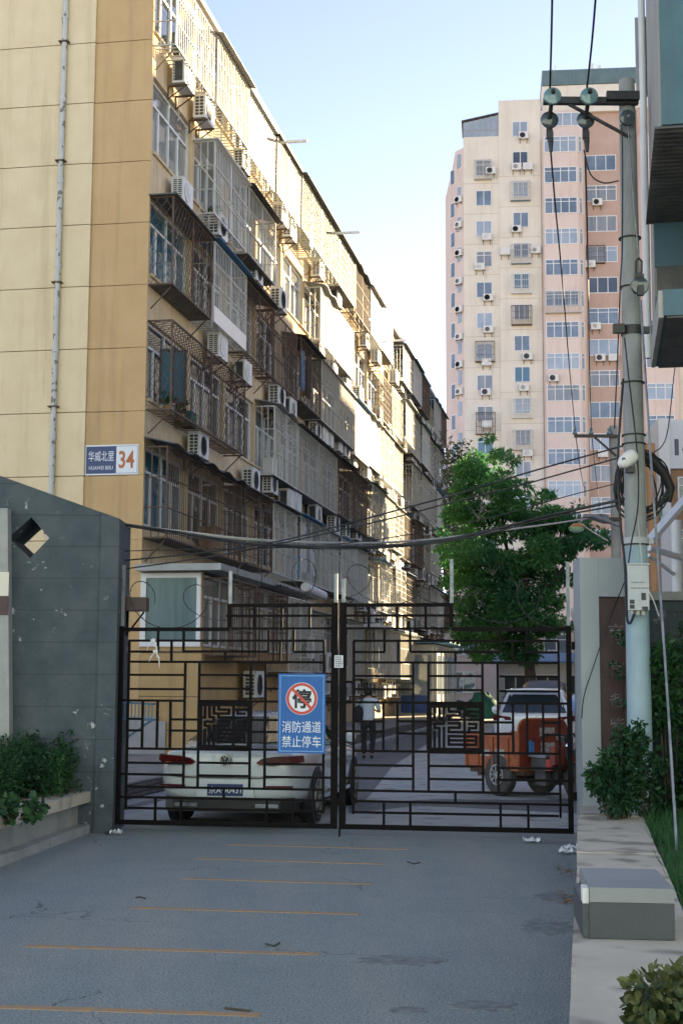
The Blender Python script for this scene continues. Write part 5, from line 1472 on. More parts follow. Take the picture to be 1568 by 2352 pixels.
b = MB(); b.lathe([(.03, -.05), (.085, -.04), (.095, -.015), (.09, .01), (.02, .05)], (0, 0, 0), 22, 0, 'y'); b.build('disc', M['insulator'], r, smooth=50)
b = MB(); b.tube([(0, -.08, 0), (0, .06, 0)], .014, 8); b.build('bolt', M['steel'], r)
# guy wire with its strain insulator
wire('pale guy strand running down the pole face to the black strain insulator', [(1441, 290, 14.98), (1455, 470, 14.9), (1466, 590, 14.85)], .008, 'steel', name='guy_wire', cat='guy wire')
r = thing('insulator', 'large black strain insulator hanging on the guy wire beside the pole', 'insulator', at(1467, 657, 14.8), 0)
b = MB(); b.lathe([(.03, -.05), (.09, -.04), (.102, -.01), (.095, .02), (.03, .06)], (0, 0, 0), 24, 0, 'y'); b.build('disc', M['insulator'], r, smooth=50)
b = MB(); b.tube([(.0, 0, .1), (-.035, 0, .15), (-.03, 0, .27), (.0, 0, .31), (.03, 0, .27), (.025, 0, .15), (0, 0, .1)], .014, 6); b.box(-.032, .032, -.09, -.03, -.12, -.01); b.box(-.05, .05, -.02, .02, .08, .13); b.build('clevis', M['black_metal'], r)
wire('pale guy rod slanting from the black strain insulator down into the shrubs', [(1470, 690, 14.75), (1490, 1000, 14.2), (1510, 1290, 13.6), (1529, 1560, 13.0), (1547, 1850, 12.4), (1553, 1960, 12.2)], .0125, 'steel', name='guy_wire', cat='guy wire')
# overhead wires
GWR = 'overhead wires'
wire('left overhead wire rising from the outer insulator out of the top of the picture', [(1262, 210, 15.0), (1266, 60, 13.5), (1269, -120, 12)], .011)
wire('right overhead wire rising from the middle insulator out of the top of the picture', [(1346, 210, 15.0), (1359, 90, 13.8), (1371, -60, 12.4), (1378, -160, 11.6)], .011)
wire('overhead wire falling from the outer insulator to the far crossarm', [(1264, 350, 15.3), (1275, 480, 17.3), (1291, 650, 20.8), (1308, 860, 29), (1320, 985, 37.7)], .010)
wire('overhead wire falling from the middle insulator to the far crossarm', [(1343, 360, 15.3), (1347, 500, 17.6), (1350, 660, 21.5), (1353, 860, 29), (1357, 985, 37.7)], .010)
wire('drooping jumper wire looping from the middle insulator across to the pole', [(1340, 345, 15.2), (1355, 400, 15.1), (1385, 420, 15.1), (1420, 415, 15.08)], .008)
wire('long drop wire running down the left edge of the concrete pole', [(1423, 262, 15.1), (1428, 330, 15.07), (1428, 560, 15.05), (1424, 640, 15.05), (1418, 800, 15.2), (1410, 985, 15.3)], .008)
wire('thick black drop cable hanging beside the pole to below the meter box', [(1430, 870, 15.05), (1418, 1060, 15.0), (1424, 1200, 15.0), (1434, 1300, 15.0), (1438, 1410, 15.0), (1445, 1432, 15.0), (1456, 1410, 15.0)], .014)
wire('thin black drop cable on the face of the pole above the meter box', [(1433, 775, 15.0), (1442, 860, 15.0), (1462, 1040, 15.0), (1464, 1160, 15.0), (1450, 1240, 15.0), (1440, 1310, 15.0)], .008)
wire('thin black cable slanting across the maroon plaque and round the pier edge', [(1448, 1300, 15.0), (1432, 1340, 15.2), (1400, 1420, 15.6), (1357, 1545, 15.62), (1340, 1600, 15.62), (1335, 1650, 15.65)], .007)
wire('white wavy cable hanging down the middle of the pole to the meter box', [(1456, 1055, 15.0), (1466, 1110, 15.02), (1463, 1170, 15.02), (1470, 1260, 15.0), (1478, 1330, 14.97), (1500, 1380, 14.9), (1512, 1415, 14.5)], .007, 'cable_white')
wire('black cable rising to the right behind the pole', [(1500, 1040, 16.5), (1530, 1000, 17), (1548, 850, 18), (1556, 820, 18.6)], .007)
wire('upper black cable slanting from the left gate wall up to the pole', [(278, 1288, 17.2), (480, 1268, 17.0), (640, 1243, 16.7), (760, 1213, 16.4), (900, 1175, 16.1), (1040, 1137, 15.9), (1175, 1096, 15.6), (1300, 1060, 15.4), (1430, 1024, 15.2)], .010)
wire('lower black cable slanting from the left gate wall up to the pole', [(278, 1308, 17.2), (500, 1276, 17.0), (700, 1236, 16.7), (900, 1190, 16.3), (1040, 1153, 15.9), (1175, 1120, 15.6), (1300, 1085, 15.4), (1440, 1046, 15.2)], .009)
wire('thick white cable sagging across the street from the left gate wall', [(278, 1206, 17.3), (420, 1222, 18), (560, 1238, 19), (700, 1246, 21), (860, 1247, 24), (1000, 1238, 27), (1130, 1221, 30), (1260, 1204, 34), (1395, 1184, 38)], .022, 'cable_white')
wire('thick black cable sagging under the white one across the street', [(278, 1203, 17.2), (420, 1224, 17.0), (560, 1246, 16.7), (700, 1254, 16.5), (860, 1254, 16.2), (1000, 1243, 16.0), (1130, 1217, 15.7), (1260, 1184, 15.5), (1436, 1146, 15.2)], .017)
wire('thin black cable sagging beside the thick pair across the street', [(278, 1205, 17.2), (420, 1230, 17.0), (560, 1249, 16.7), (700, 1259, 16.5), (860, 1259, 16.2), (1000, 1247, 16.0), (1130, 1223, 15.7), (1260, 1190, 15.5), (1436, 1158, 15.2)], .010)
wire('thin grey wire crossing low between the left wall and the pole', [(278, 1266, 17.2), (420, 1262, 17.0), (640, 1258, 16.7), (860, 1240, 16.2), (1100, 1195, 15.8), (1300, 1140, 15.4), (1436, 1105, 15.2)], .006)
# coil of spare cable behind the pole
r = thing('cable_coil', 'big coil of spare black cable tied behind the concrete pole', 'cable coil', at(1476, 1112, 15.5), 0)
b = MB(); q = random.Random(14)
for i in range(12):
    a, c = q.uniform(.19, .30), q.uniform(.26, .38); ox, oz, oy = q.uniform(-.05, .06), q.uniform(-.05, .04), q.uniform(-.06, .06)
    b.tube([(ox + a * math.cos(t) + .02 * math.sin(3 * t + i), oy + .03 * math.sin(2 * t), oz + c * math.sin(t)) for t in np.linspace(0, 2 * math.pi, 34)], q.uniform(.008, .014), 5)
b.tube([(-.05, -.1, .32), (.1, -.08, .25), (.22, -.05, .12), (.30, -.03, -.05), (.27, -.02, -.2)], [.05, .06, .055, .045, .03], 8)
b.build('loops', M['cable'], r, smooth=60)
r = thing('security_camera', 'white bulb shaped camera clamped on the pole beside the cable coil', 'camera', at(1440, 1058, 14.95), 0)
b = MB()
e1, e2 = Vector((.075, 0, .07)), Vector((-.09, -.05, -.055))
b.tube([e1 + (e2 - e1) * t for t in (-.06, 0, .15, .5, .8, 1.0, 1.08)], [.03, .062, .078, .078, .068, .04, .012], 14); b.build('housing', M['white_wall'], r, smooth=60)
b = MB(); b.tube([(-.06, -.10, -.0), (-.055, -.085, .0)], .02, 8); b.build('lens', M['black_metal'], r)
b = MB(); b.box(.0, .08, .0, .12, -.12, -.06); b.build('bracket', M['black_metal'], r)
# meter box
(xa, _, za), (xb, _, zb_m) = pl(1438, 1298, -.2), pl(1488, 1402, -.2)
r = thing('meter_box', 'pale grey meter box fixed to the front of the concrete pole', 'meter box', (polex(0) + (xa + xb) / 2, PLY, zb_m), 0)
w2, h2 = (xb - xa) / 2, za - zb_m
b = MB(); b.box(-w2, w2, -.25, -.12, 0, h2); b.box(-w2 - .008, w2 + .008, -.27, -.12, h2 + .0005, h2 + .015); b.build('casing', M['box_grey'], r)
b = MB(); b.box(-w2 * .72, w2 * .62, -.258, -.2505, h2 * .62, h2 * .93); b.box(-w2 * .1, w2 * .06, -.27, -.2585, h2 * .6, h2 * .64); b.build('door', M['box_grey'], r)
for (x0, x1_, z0, z1) in ((.25, .68, .22, .38), (-.85, -.42, .14, .23), (-.85, -.42, .03, .12), (.3, .85, .0, .08)):
    b = MB(); b.box(w2 * x0, w2 * x1_, -.2545, -.2505, h2 * z0, h2 * z1); b.build('opening', M['black_metal'], r)
b = MB(); b.box(-w2 * .7, w2 * .62, -.2535, -.2505, h2 * .61, h2 * .616)
for i in range(9): b.box(-w2 * .7 + i * .026, -w2 * .7 + i * .026 + .015, -.2530, -.2505, h2 * .475, h2 * .495)
b.build('print', M['black_metal'], r)
b = MB(); b.tube([(-w2 * .6, -.2, 0), (-w2 * .6, -.2, -.04)], .02, 8); b.build('gland', M['bar_grey'], r)
for x in (0, w2 * .5): b = MB(); b.tube([(x, -.2, -.0005), (x, -.2, -.05)], .022, 8); b.build('gland', M['bar_grey'], r)
# second and third poles
p2 = at(1416, 1250, 38)
r = thing('utility_pole', 'thin concrete utility pole with a black crossarm just left of the big pole', 'utility pole', (p2.x, 38, 0), 0)
zt2 = at(1413, 978, 38).z
b = MB(); b.tube([(0, 0, 0), (-.04, 0, zt2)], [.17, .105], 16); b.build('shaft', M['pole_conc'], r, smooth=40)
b = MB(); za = at(1370, 1003, 38).z; x0 = at(1318, 1003, 37.8).x - p2.x; b.box(x0, .05, -.2, -.12, za - .05, za + .03); b.beam((x0 + .55, -.16, za - .04), (0, -.12, za - .55), .05)
b.build('crossarm', M['black_metal'], r)
b = MB(); b.box(-1.1, .1, -.2, -.12, za - 2.3, za - 2.22); b.build('crossarm', M['black_metal'], r)
b = MB()
for px in (1320, 1357, 1398): b.lathe([(.05, za + .031), (.075, za + .06), (.03, za + .14), (.05, za + .17), (.03, za + .22)], (at(px, 1003, 37.8).x - p2.x, -.16, 0), 12)
b.build('insulator', M['insulator_pale'], r, smooth=50)
for (a, lb) in ((((1320, 990), (1334, 1090), (1352, 1172)), 'left thin wire running on from the far crossarm'), (((1357, 990), (1366, 1080), (1376, 1165)), 'middle thin wire running on from the far crossarm'),
                (((1398, 990), (1400, 1060), (1402, 1150)), 'right thin wire running on from the far crossarm')):
    wire(lb, [(x, y, yy) for (x, y), yy in zip(a, (37.8, 58, 92))], .014)
p3 = at(1503, 1300, 30)
r = thing('utility_pole', 'brown stained pole half hidden behind the right side of the big pole', 'utility pole', (p3.x + .08, 30, 0), 0)
b = MB(); b.tube([(0, 0, 0), (-.14, 0, at(1495, 1020, 30).z)], [.15, .11], 14); b.build('shaft', M['wood_brown'], r, smooth=40)
# street lamps on the second pole
a0, a1 = at(1347, 1184, 36.5), at(1424, 1209, 37.6)
r = thing('street_lamp', 'flat grey street lamp head on an arm left of the big pole', 'street lamp', a0, 0)
d = a1 - a0
b = MB(); b.beam((0, 0, 0), d * .62, .26, .07); b.beam(d * .35 + Vector((0, 0, .08)), d * .56 + Vector((0, 0, .08)), .2, .14); b.build('lamp_head', M['steel'], r)
b = MB(); b.tube([d * .62, d * 1.02], .035, 8); b.build('arm', M['steel'], r)
a0 = at(1327, 1211, 41)
r = thing('street_lamp', 'small orange and pale green street lamp against the tree', 'street lamp', a0, 0)
b = MB(); b.lathe([(.04, .12), (.15, .10), (.24, .02), (.25, -.01)], (0, 0, 0), 16); b.build('hood', M['lamp_orange'], r, smooth=50)
b = MB(); b.lathe([(.24, -.0105), (.20, -.10), (.08, -.15)], (-.05, 0, 0), 16); b.build('globe', M['lamp_green'], r, smooth=50)
b = MB(); e = at(1396, 1243, 38.2) - a0; b.tube([(.15, 0, .05), e * .5 + Vector((0, 0, .06)), e], .022, 6); b.build('arm', M['steel'], r)
# white pipe frame at the right edge
r = thing('pipe_frame', 'white pipe and beam frame standing behind the boundary wall at right', 'frame', (at(1548, 1370, 22).x, 22, 0), 0)
o0 = Vector((at(1548, 1370, 22).x, 22, 0))
def q3(x, y, Y): return at(x, y, Y) - o0
b = MB(); b.beam(q3(1490, 1243, 20.5), q3(1590, 1128, 22.2), .13, .08); b.build('sloping_beam', M['white_frame'], r)
b = MB(); b.tube([q3(1488, 1258, 21), q3(1560, 1280, 22)], .05, 8); b.tube([q3(1488, 1275, 21), q3(1545, 1318, 22)], .03, 8); b.tube([q3(1552, 1195, 22.1), (.03, 0, 0)], .085, 10); b.build('pipe', M['white_frame'], r, smooth=50)

# ================================================================== the building close on the right
RB0 = at(1523, 712, 13.0); RB0.z = 0
r = thing('corner_block', 'grey panelled building corner with corrugated soffits close at the upper right', 'building', RB0, RZ)
# local x along the street, local y to the left is +; build to the right with negative y
b = MB()
b.box(0.02, 2.75, -1.5, 0.0, 7.0, 14); b.build('upper_bay', M['panel_grey'], r)
b = MB(); b.box(-.02, .0195, -1.5, -.02, 7.02, 14); b.build('end_panel', M['panel_teal'], r)
b = MB(); b.box(0.3, 12, -9, -1.55, 0, 14); b.build('main_wall', M['panel_grey'], r)
b = MB()
b.sheet(lambda a, c: (-.05 + a * 2.85, .05 - c * 1.6, 6.985 + .018 * math.sin(a * 2 * math.pi * 26)), 156, 2, .015); b.build('corrugated_soffit', M['sheet_dark'], r)
b = MB(); b.box(2.8, 3.6, -1.5, -.03, 5.9, 14); b.build('rear_bay', M['panel_grey'], r)
b = MB(); b.box(2.76, 2.7995, -1.5, -.04, 6.45, 6.98); b.box(2.76, 2.7995, -1.5, -.04, 5.92, 6.10); b.build('rear_panel', M['panel_teal'], r)
b = MB(); b.box(2.70, 2.7995, -1.5, -.06, 6.12, 6.43); b.build('dark_band', M['sheet_dark'], r)
b = MB(); b.box(0.0, 2.2, -1.5, 0.0, 5.17, 5.30); b.box(.0, .03, -1.5, .0, 5.30, 5.42); b.build('lower_slab', M['panel_teal'], r)
b = MB(); b.box(0.02, 2.19, -1.45, -.03, 5.15, 5.169); b.build('dark_soffit', M['sheet_dark'], r)
b = MB(); b.box(0.03, 2.2, .0005, .045, 5.16, 5.42); b.build('fascia_lip', M['panel_grey'], r)
b = MB(); b.box(.6, .66, -1.4, -.35, 4.83, 4.97); b.tube([(.63, -.5, 4.97), (.63, -.5, 5.16)], .015, 6); b.build('hanging_sign_board', M['black_metal'], r)
b = MB(); b.tube([(3.68, .02, 5.6), (3.68, .02, 14)], .045, 8); b.build('downpipe', M['white_frame'], r, smooth=50)
b = MB(); b.box(3.73, 3.80, -.1, .10, 8.9, 9.9); b.build('side_flap', M['sheet_grey'], r)

# ================================================================== vehicles
def loft(rings, mb, m=0, cap=True):
    n = len(rings[0]); vs = [p for R_ in rings for p in R_]; fs = []
    for i in range(len(rings) - 1):
        for k in range(n):
            a, c = i * n + k, i * n + (k + 1) % n; fs.append((a, c, c + n, a + n))
    if cap: fs.append(tuple(range(n - 1, -1, -1))); fs.append(tuple(range((len(rings) - 1) * n, len(rings) * n)))
    mb.add(vs, fs, m)
def subsurf(o, lv=2):
    s = o.modifiers.new('Subdivision', 'SUBSURF'); s.levels = lv; s.render_levels = lv
    o.data.polygons.foreach_set('use_smooth', [True] * len(o.data.polygons))
def wheel(parent, x, y, rad_, wd, spokes=5, rimm='rim', tm='tyre', k_=.66):
    sg = 1 if x > 0 else -1
    b = MB(); b.lathe([(rad_ * k_, -wd / 2), (rad_ * .93, -wd / 2), (rad_, -wd * .36), (rad_, wd * .36), (rad_ * .93, wd / 2), (rad_ * k_, wd / 2)], (x, y, rad_), 30, 0, 'x')
    w_ = b.build('wheel', M[tm], parent, smooth=40)
    b = MB(); xo = sg * (wd / 2 + .004)
    def disc(mb, r0, xx, t): mb.lathe([(r0, xx), (r0, xx + t)], (x, y, rad_), 24, 0, 'x')
    disc(b, rad_ * .20, xo, sg * .012)
    for k in range(spokes):
        t = 2 * math.pi * k / spokes
        b.beam((x + xo, y + math.cos(t) * rad_ * .15, rad_ + math.sin(t) * rad_ * .15), (x + xo, y + math.cos(t) * rad_ * k_, rad_ + math.sin(t) * rad_ * k_), .02, rad_ * .17, up=(1, 0, 0))
    n = 30; vs, fs = [], []
    for k in range(n):
        t = 2 * math.pi * k / n
        for rr, xx in ((k_ - .04, xo - sg * .01), (k_ + .04, xo - sg * .01), (k_ + .04, xo + sg * .012), (k_ - .04, xo + sg * .012)): vs.append((x + xx, y + math.cos(t) * rad_ * rr, rad_ + math.sin(t) * rad_ * rr))
    for k in range(n):
        for c in range(4): fs.append((k * 4 + c, k * 4 + (c + 1) % 4, ((k + 1) % n) * 4 + (c + 1) % 4, ((k + 1) % n) * 4 + c))
    b.add(vs, fs); b.build('rim', M[rimm], w_, smooth=40)
    return w_
def car(name, label, loc, rz, st, gh, paint, arch, plate=None, lamps=None, rear=None, extras=None, belt=.93):
    r = thing(name, label, 'car', loc, rz)
    rings = []
    for (y, w, zb, zs, zt) in st:
        zm = zb + (zs - zb) * .45
        h_ = [(0, y, zb), (.78 * w, y, zb), (.97 * w, y, zb + .07), (w, y, zm), (w, y, zs - .09), (.97 * w, y, zs), (.86 * w, y, zt), (0, y, zt + .02)]
        rings.append(h_ + [(-x, yy, z) for (x, yy, z) in reversed(h_[1:-1])])
    c0 = rings[0]; zc = sum(p[2] for p in c0) / len(c0)
    rings.insert(0, [(p[0] * .5, p[1] - .012, zc + (p[2] - zc) * .5) for p in c0])
    b = MB(); loft(rings, b); o = b.build('body', paint, r); subsurf(o, 2)
    rings = []
    for (y, wb, wr, zr, zb) in gh:
        h_ = [(wb, y, zb), (wb * .55 + wr * .45, y, zb + (zr - zb) * .5), (wr, y, zb + (zr - zb) * .9), (wr * .8, y, zr), (wr * .4, y, zr + .012), (0, y, zr + .016)]
        rings.append(h_ + [(-x, yy, z) for (x, yy, z) in reversed(h_[:-1])])
    b = MB(); n = len(rings[0])
    vs = [p for R_ in rings for p in R_]; fs = [(i * n + k, i * n + k + 1, (i + 1) * n + k + 1, (i + 1) * n + k) for i in range(len(rings) - 1) for k in range(n - 1)]
    b.add(vs, fs); b.add(rings[0], [tuple(range(n))]); b.add(rings[-1], [tuple(range(n - 1, -1, -1))])
    b.build('cabin', paint, r, smooth=60)
    for s_ in (-1, 1):                                     # side glass between belt and roof
        b = MB(); q1 = []
        top, bot = [], []
        for (y, wb, wr, zr, zb) in gh[1:-1]:
            hgt = zr - zb
            if hgt < .12: continue
            bot.append((s_ * (wb * .97 + wr * .03 + .008), y, zb + .06)); top.append((s_ * (wb * .12 + wr * .88 + .014), y, zb + hgt * .86))
        K = len(bot); b.add(bot + top, [(i, i + 1, K + i + 1, K + i) for i in range(K - 1)] if s_ > 0 else [(i, K + i, K + i + 1, i + 1) for i in range(K - 1)])
        b.build('side_window', M['car_glass'], r, smooth=50)
    if rear: rear(r)
    for (y, rad_) in arch:
        for s_ in (-1, 1):
            w = [q for q in st if q[0] <= y][-1][1]
            b = MB(); b.lathe([(rad_ + .045, s_ * (w - .1)), (rad_ + .045, s_ * (w + .004))], (0, y, rad_), 32, 0, 'x'); b.build('wheel_arch', M['car_black'], r, smooth=40)
            wheel(r, s_ * (w - .095), y, rad_, .215)
    return r
def grid_panel(name, corners, parent, material, off=(0, 0, 0), n=6, bow=.0):
    A, B_, C_, D_ = [Vector(c) + Vector(off) for c in corners]        # lower left, lower right, upper right, upper left
    vs = []; 
    for j in range(n + 1):
        for i in range(n + 1):
            a, c = i / n, j / n
            p = A * (1 - a) * (1 - c) + B_ * a * (1 - c) + C_ * a * c + D_ * (1 - a) * c
            p.y -= bow * (1 - (2 * a - 1) ** 2); vs.append(p)
    m_ = MB(); m_.add(vs, [(j * (n + 1) + i, j * (n + 1) + i + 1, (j + 1) * (n + 1) + i + 1, (j + 1) * (n + 1) + i) for j in range(n) for i in range(n)])
    return m_.build(name, material, parent, smooth=50)
def sedan_rear(r):
    grid_panel('rear_window', [(-.63, .64, .985), (.63, .64, .985), (.49, 1.50, 1.275), (-.49, 1.50, 1.275)], r, M['car_glass'], (0, -.012, .02), 8, .05)
    for s_ in (-1, 1):
        b = MB()
        P = [(s_ * .42, -.055, .755), (s_ * .38, -.055, .78), (s_ * .44, -.055, .825), (s_ * .58, -.05, .852), (s_ * .79, -.005, .862), (s_ * .905, .22, .86), (s_ * .915, .22, .79), (s_ * .80, -.012, .765), (s_ * .58, -.05, .745)]
        Q = [(x * .96, y + .12, z) for x, y, z in P]; n = len(P)
        if s_ > 0: fs = [tuple(range(n))] + [(i, i + n, (i + 1) % n + n, (i + 1) % n) for i in range(n)]
        else: fs = [tuple(range(n - 1, -1, -1))] + [(i, (i + 1) % n, (i + 1) % n + n, i + n) for i in range(n)]
        b.add(P + Q, fs)
        o = b.build('tail_lamp', M['tail_red'], r, smooth=35)
        if s_ < 0: o['label'] = 'left tail lamp with an amber glint'
        b = MB()
        if s_ < 0: b.beam((-.60, -.062, .762), (-.74, -.040, .772), .02, .022); b.build('amber_glint', M['glint_amber'], o)  # orange reflection on the left lamp, laid on as a coloured strip
        b = MB(); b.beam((s_ * .50, -.032, .50), (s_ * .82, .018, .50), .014, .022); b.build('reflector', M['tail_red'], r)
        b = MB(); b.beam((s_ * .36, .022, .27), (s_ * .64, .022, .27), .02, .045); b.build('exhaust_trim', M['chrome'], r)
    b = MB(); b.lathe([(.068, -.062), (.068, -.035)], (0, 0, .805), 24, 0, 'y'); em = b.build('emblem', M['car_black'], r, smooth=40)
    b = MB(); n = 28; vs, fs = [], []
    for k in range(n):
        t = 2 * math.pi * k / n
        for rr, yy in ((.056, -.070), (.068, -.070), (.068, -.062), (.056, -.062)): vs.append((rr * math.cos(t), yy, .805 + rr * math.sin(t)))
    for k in range(n):
        for c in range(4): fs.append((k * 4 + c, ((k + 1) % n) * 4 + c, ((k + 1) % n) * 4 + (c + 1) % 4, k * 4 + (c + 1) % 4))
    b.add(vs, fs)
    def st_(x0, z0, x1, z1): b.beam((x0, -.066, .805 + z0), (x1, -.066, .805 + z1), .006, .011, up=(1, 0, .3))
    st_(-.022, .052, 0, .004); st_(.022, .052, 0, .004); st_(-.05, .02, -.022, -.05); st_(-.022, -.05, 0, -.006); st_(0, -.006, .022, -.05); st_(.022, -.05, .05, .02)
    b.build('emblem_ring', M['chrome'], em)
    b = MB(); b.prism([(-.36, -.036, .37), (.36, -.036, .37), (.33, -.036, .54), (.27, -.036, .56), (-.27, -.036, .56), (-.33, -.036, .54)], (0, .05, 0)); rec = b.build('plate_recess', M['car_white'], r)
    b = MB(); b.box(-.22, .22, -.046, -.037, .385, .525); lp = b.build('licence_plate', M['plate_blue'], r)
    text_obj('京A·90431', .40, .085, 'plate_lettering', M['sign_white'], lp, (0, -.0475, .455), 0.0)
    b = MB()
    b.beam((-.80, .028, .615), (-.4, -.042, .60), .012, .012); b.beam((-.4, -.042, .60), (.4, -.042, .60), .012, .012); b.beam((.4, -.042, .60), (.80, .028, .615), .012, .012)
    b.build('boot_seam', M['car_black'], r)
    b = MB(); b.beam((-.62, -.036, .618), (.62, -.036, .618), .012, .014); b.build('chrome_strip', M['chrome'], r)
    b = MB(); b.prism([(-.66, .03, .19), (.66, .03, .19), (.80, .16, .19), (.80, .5, .19), (-.80, .5, .19), (-.80, .16, .19)], (0, 0, .17)); b.box(-.72, .72, .5, 4.3, .15, .20); b.build('bumper_underside', M['car_black'], r)
    b = MB(); b.beam((-.64, .018, .352), (.64, .018, .352), .03, .018); b.build('bumper_strip', M['chrome'], r)
    for s_ in (-1, 1):
        b = MB(); b.lathe([(.02, -.05), (.07, -.04), (.08, 0), (.06, .06), (.02, .09)], (s_ * .98, 3.05, .99), 12, 0, 'y'); b.box(s_ * .98 - .07, s_ * .98 + .02, 3.03, 3.07, .93, .95); b.build('wing_mirror', M['car_white'], r, smooth=50)
        b = MB(); b.beam((s_ * .932, 1.25, .30), (s_ * .94, 3.2, .30), .02, .05); b.build('sill_strip', M['chrome'], r)
        b = MB(); b.beam((s_ * .812, 1.1, .945), (s_ * .82, 3.2, .945), .012, .014); b.build('belt_chrome', M['chrome'], r)
wr = gnd(706, 1888)
CO = wr - N * .80 - T * .98
car('parked_sedan', 'white sedan parked just behind the left gate leaf with its back to us', (CO.x, CO.y, 0), -A_ST,
    [(0, .66, .40, .82, .90), (.05, .80, .33, .85, .94), (.28, .895, .24, .86, .955), (.98, .925, .20, .87, .945), (2.3, .925, .18, .86, .93), (3.7, .92, .18, .84, .93), (4.3, .88, .20, .74, .84), (4.66, .75, .25, .62, .70), (4.76, .60, .3, .56, .62)],
    [(.58, .73, .64, .95, .93), (1.05, .79, .58, 1.13, .925), (1.52, .80, .545, 1.285, .92), (2.15, .81, .56, 1.345, .92), (2.75, .81, .56, 1.325, .92), (3.25, .80, .56, 1.16, .92), (3.75, .74, .62, .95, .92)],
    M['car_white'], [(.98, .325), (3.68, .325)], rear=sedan_rear)
def suv_rear(r):
    grid_panel('rear_window', [(-.68, .10, 1.12), (.68, .10, 1.12), (.54, .40, 1.50), (-.54, .40, 1.50)], r, M['car_glass'], (0, -.02, .0), 8, .06)
    b = MB(); b.beam((-.60, .24, 1.585), (.60, .24, 1.585), .26, .045); b.build('roof_spoiler', M['car_white'], r)
    b = MB(); b.beam((-.22, .105, 1.585), (.22, .105, 1.585), .02, .025); b.build('high_brake_lamp', M['car_black'], r)
    for s_ in (-1, 1):
        b = MB(); b.prism([(s_ * .48, -.03, .96), (s_ * .86, .07, .95), (s_ * .90, .22, 1.03), (s_ * .84, .05, 1.06), (s_ * .50, -.03, 1.03)][::s_], (-s_ * .02, .12, 0)); b.build('tail_lamp', M['tail_red'], r)
        b = MB(); b.beam((s_ * .5, .45, 1.61), (s_ * .52, 2.4, 1.65), .03, .03); b.build('roof_rail', M['chrome'], r)
        b = MB(); b.lathe([(.02, -.06), (.09, -.04), (.10, 0), (.07, .06)], (s_ * 1.02, 2.9, 1.12), 12, 0, 'y'); b.build('wing_mirror', M['car_white'], r, smooth=50)
    b = MB(); b.lathe([(.065, -.06), (.065, -.03)], (0, 0, 1.0), 20, 0, 'y'); b.build('emblem', M['chrome'], r, smooth=40)
    b = MB(); b.box(-.7, .7, -.03, .3, .30, .50); b.build('bumper_underside', M['car_black'], r)
    b = MB(); b.beam((-.80, .02, .62), (.80, .02, .62), .03, .09); b.build('red_bumper_strip', M['tail_red'], r)
sv = at(1226, 1700, 30.5)
car('parked_suv', 'white sport utility car parked beyond the orange cargo tricycle', (sv.x, 30.5, 0), -A_ST,
    [(0, .70, .45, .98, 1.08), (.05, .83, .36, 1.0, 1.10), (.28, .90, .28, 1.0, 1.11), (.95, .93, .25, 1.0, 1.09), (2.3, .93, .22, .98, 1.06), (3.5, .93, .22, .95, 1.04), (4.1, .89, .25, .88, .98), (4.4, .78, .3, .72, .84), (4.5, .6, .35, .66, .72)],
    [(.06, .78, .66, 1.10, 1.06), (.42, .81, .60, 1.57, 1.06), (1.2, .82, .60, 1.63, 1.05), (2.2, .82, .60, 1.62, 1.04), (2.9, .81, .60, 1.40, 1.03), (3.5, .76, .64, 1.06, 1.03)],
    M['car_white'], [(.95, .35), (3.55, .35)], rear=suv_rear)
def plain_rear(r):
    grid_panel('rear_window', [(-.63, .64, .985), (.63, .64, .985), (.49, 1.50, 1.30), (-.49, 1.50, 1.30)], r, M['car_glass'], (0, -.012, .02), 8, .05)
    for s_ in (-1, 1):
        b = MB(); b.beam((s_ * .5, -.03, .82), (s_ * .85, .1, .82), .05, .09); b.build('tail_lamp', M['tail_red'], r)
ST2 = [(0, .66, .40, .82, .90), (.05, .80, .33, .85, .94), (.28, .895, .24, .86, .955), (.98, .925, .20, .87, .945), (2.3, .925, .18, .86, .93), (3.7, .92, .18, .84, .93), (4.3, .88, .20, .74, .84), (4.66, .75, .25, .62, .70), (4.76, .60, .3, .56, .62)]
GH2 = [(.58, .73, .64, .95, .93), (1.05, .79, .60, 1.2, .925), (1.52, .80, .575, 1.40, .92), (2.15, .81, .58, 1.47, .92), (2.75, .81, .58, 1.44, .92), (3.25, .80, .58, 1.2, .92), (3.75, .74, .62, .95, .92)]
c = at(1245, 1650, 40); car('parked_car', 'dark car whose curved roof shows above the white utility car', (c.x, 40, .12), -A_ST, ST2, [(a, w_, wr_, z + .22, zb) for a, w_, wr_, z, zb in GH2], M['car_black'], [(.98, .33), (3.68, .33)], rear=plain_rear)
M['car_blue'] = mat('blue_car_paint', (.05, .16, .36), .3, (.06, .18, .4), 1.0, coat=1.0)
c = at(1322, 1660, 37); car('parked_car', 'blue car half hidden behind the right gate pier', (c.x + .3, 37, 0), -A_ST, ST2, GH2, M['car_blue'], [(.98, .33), (3.68, .33)], rear=plain_rear)

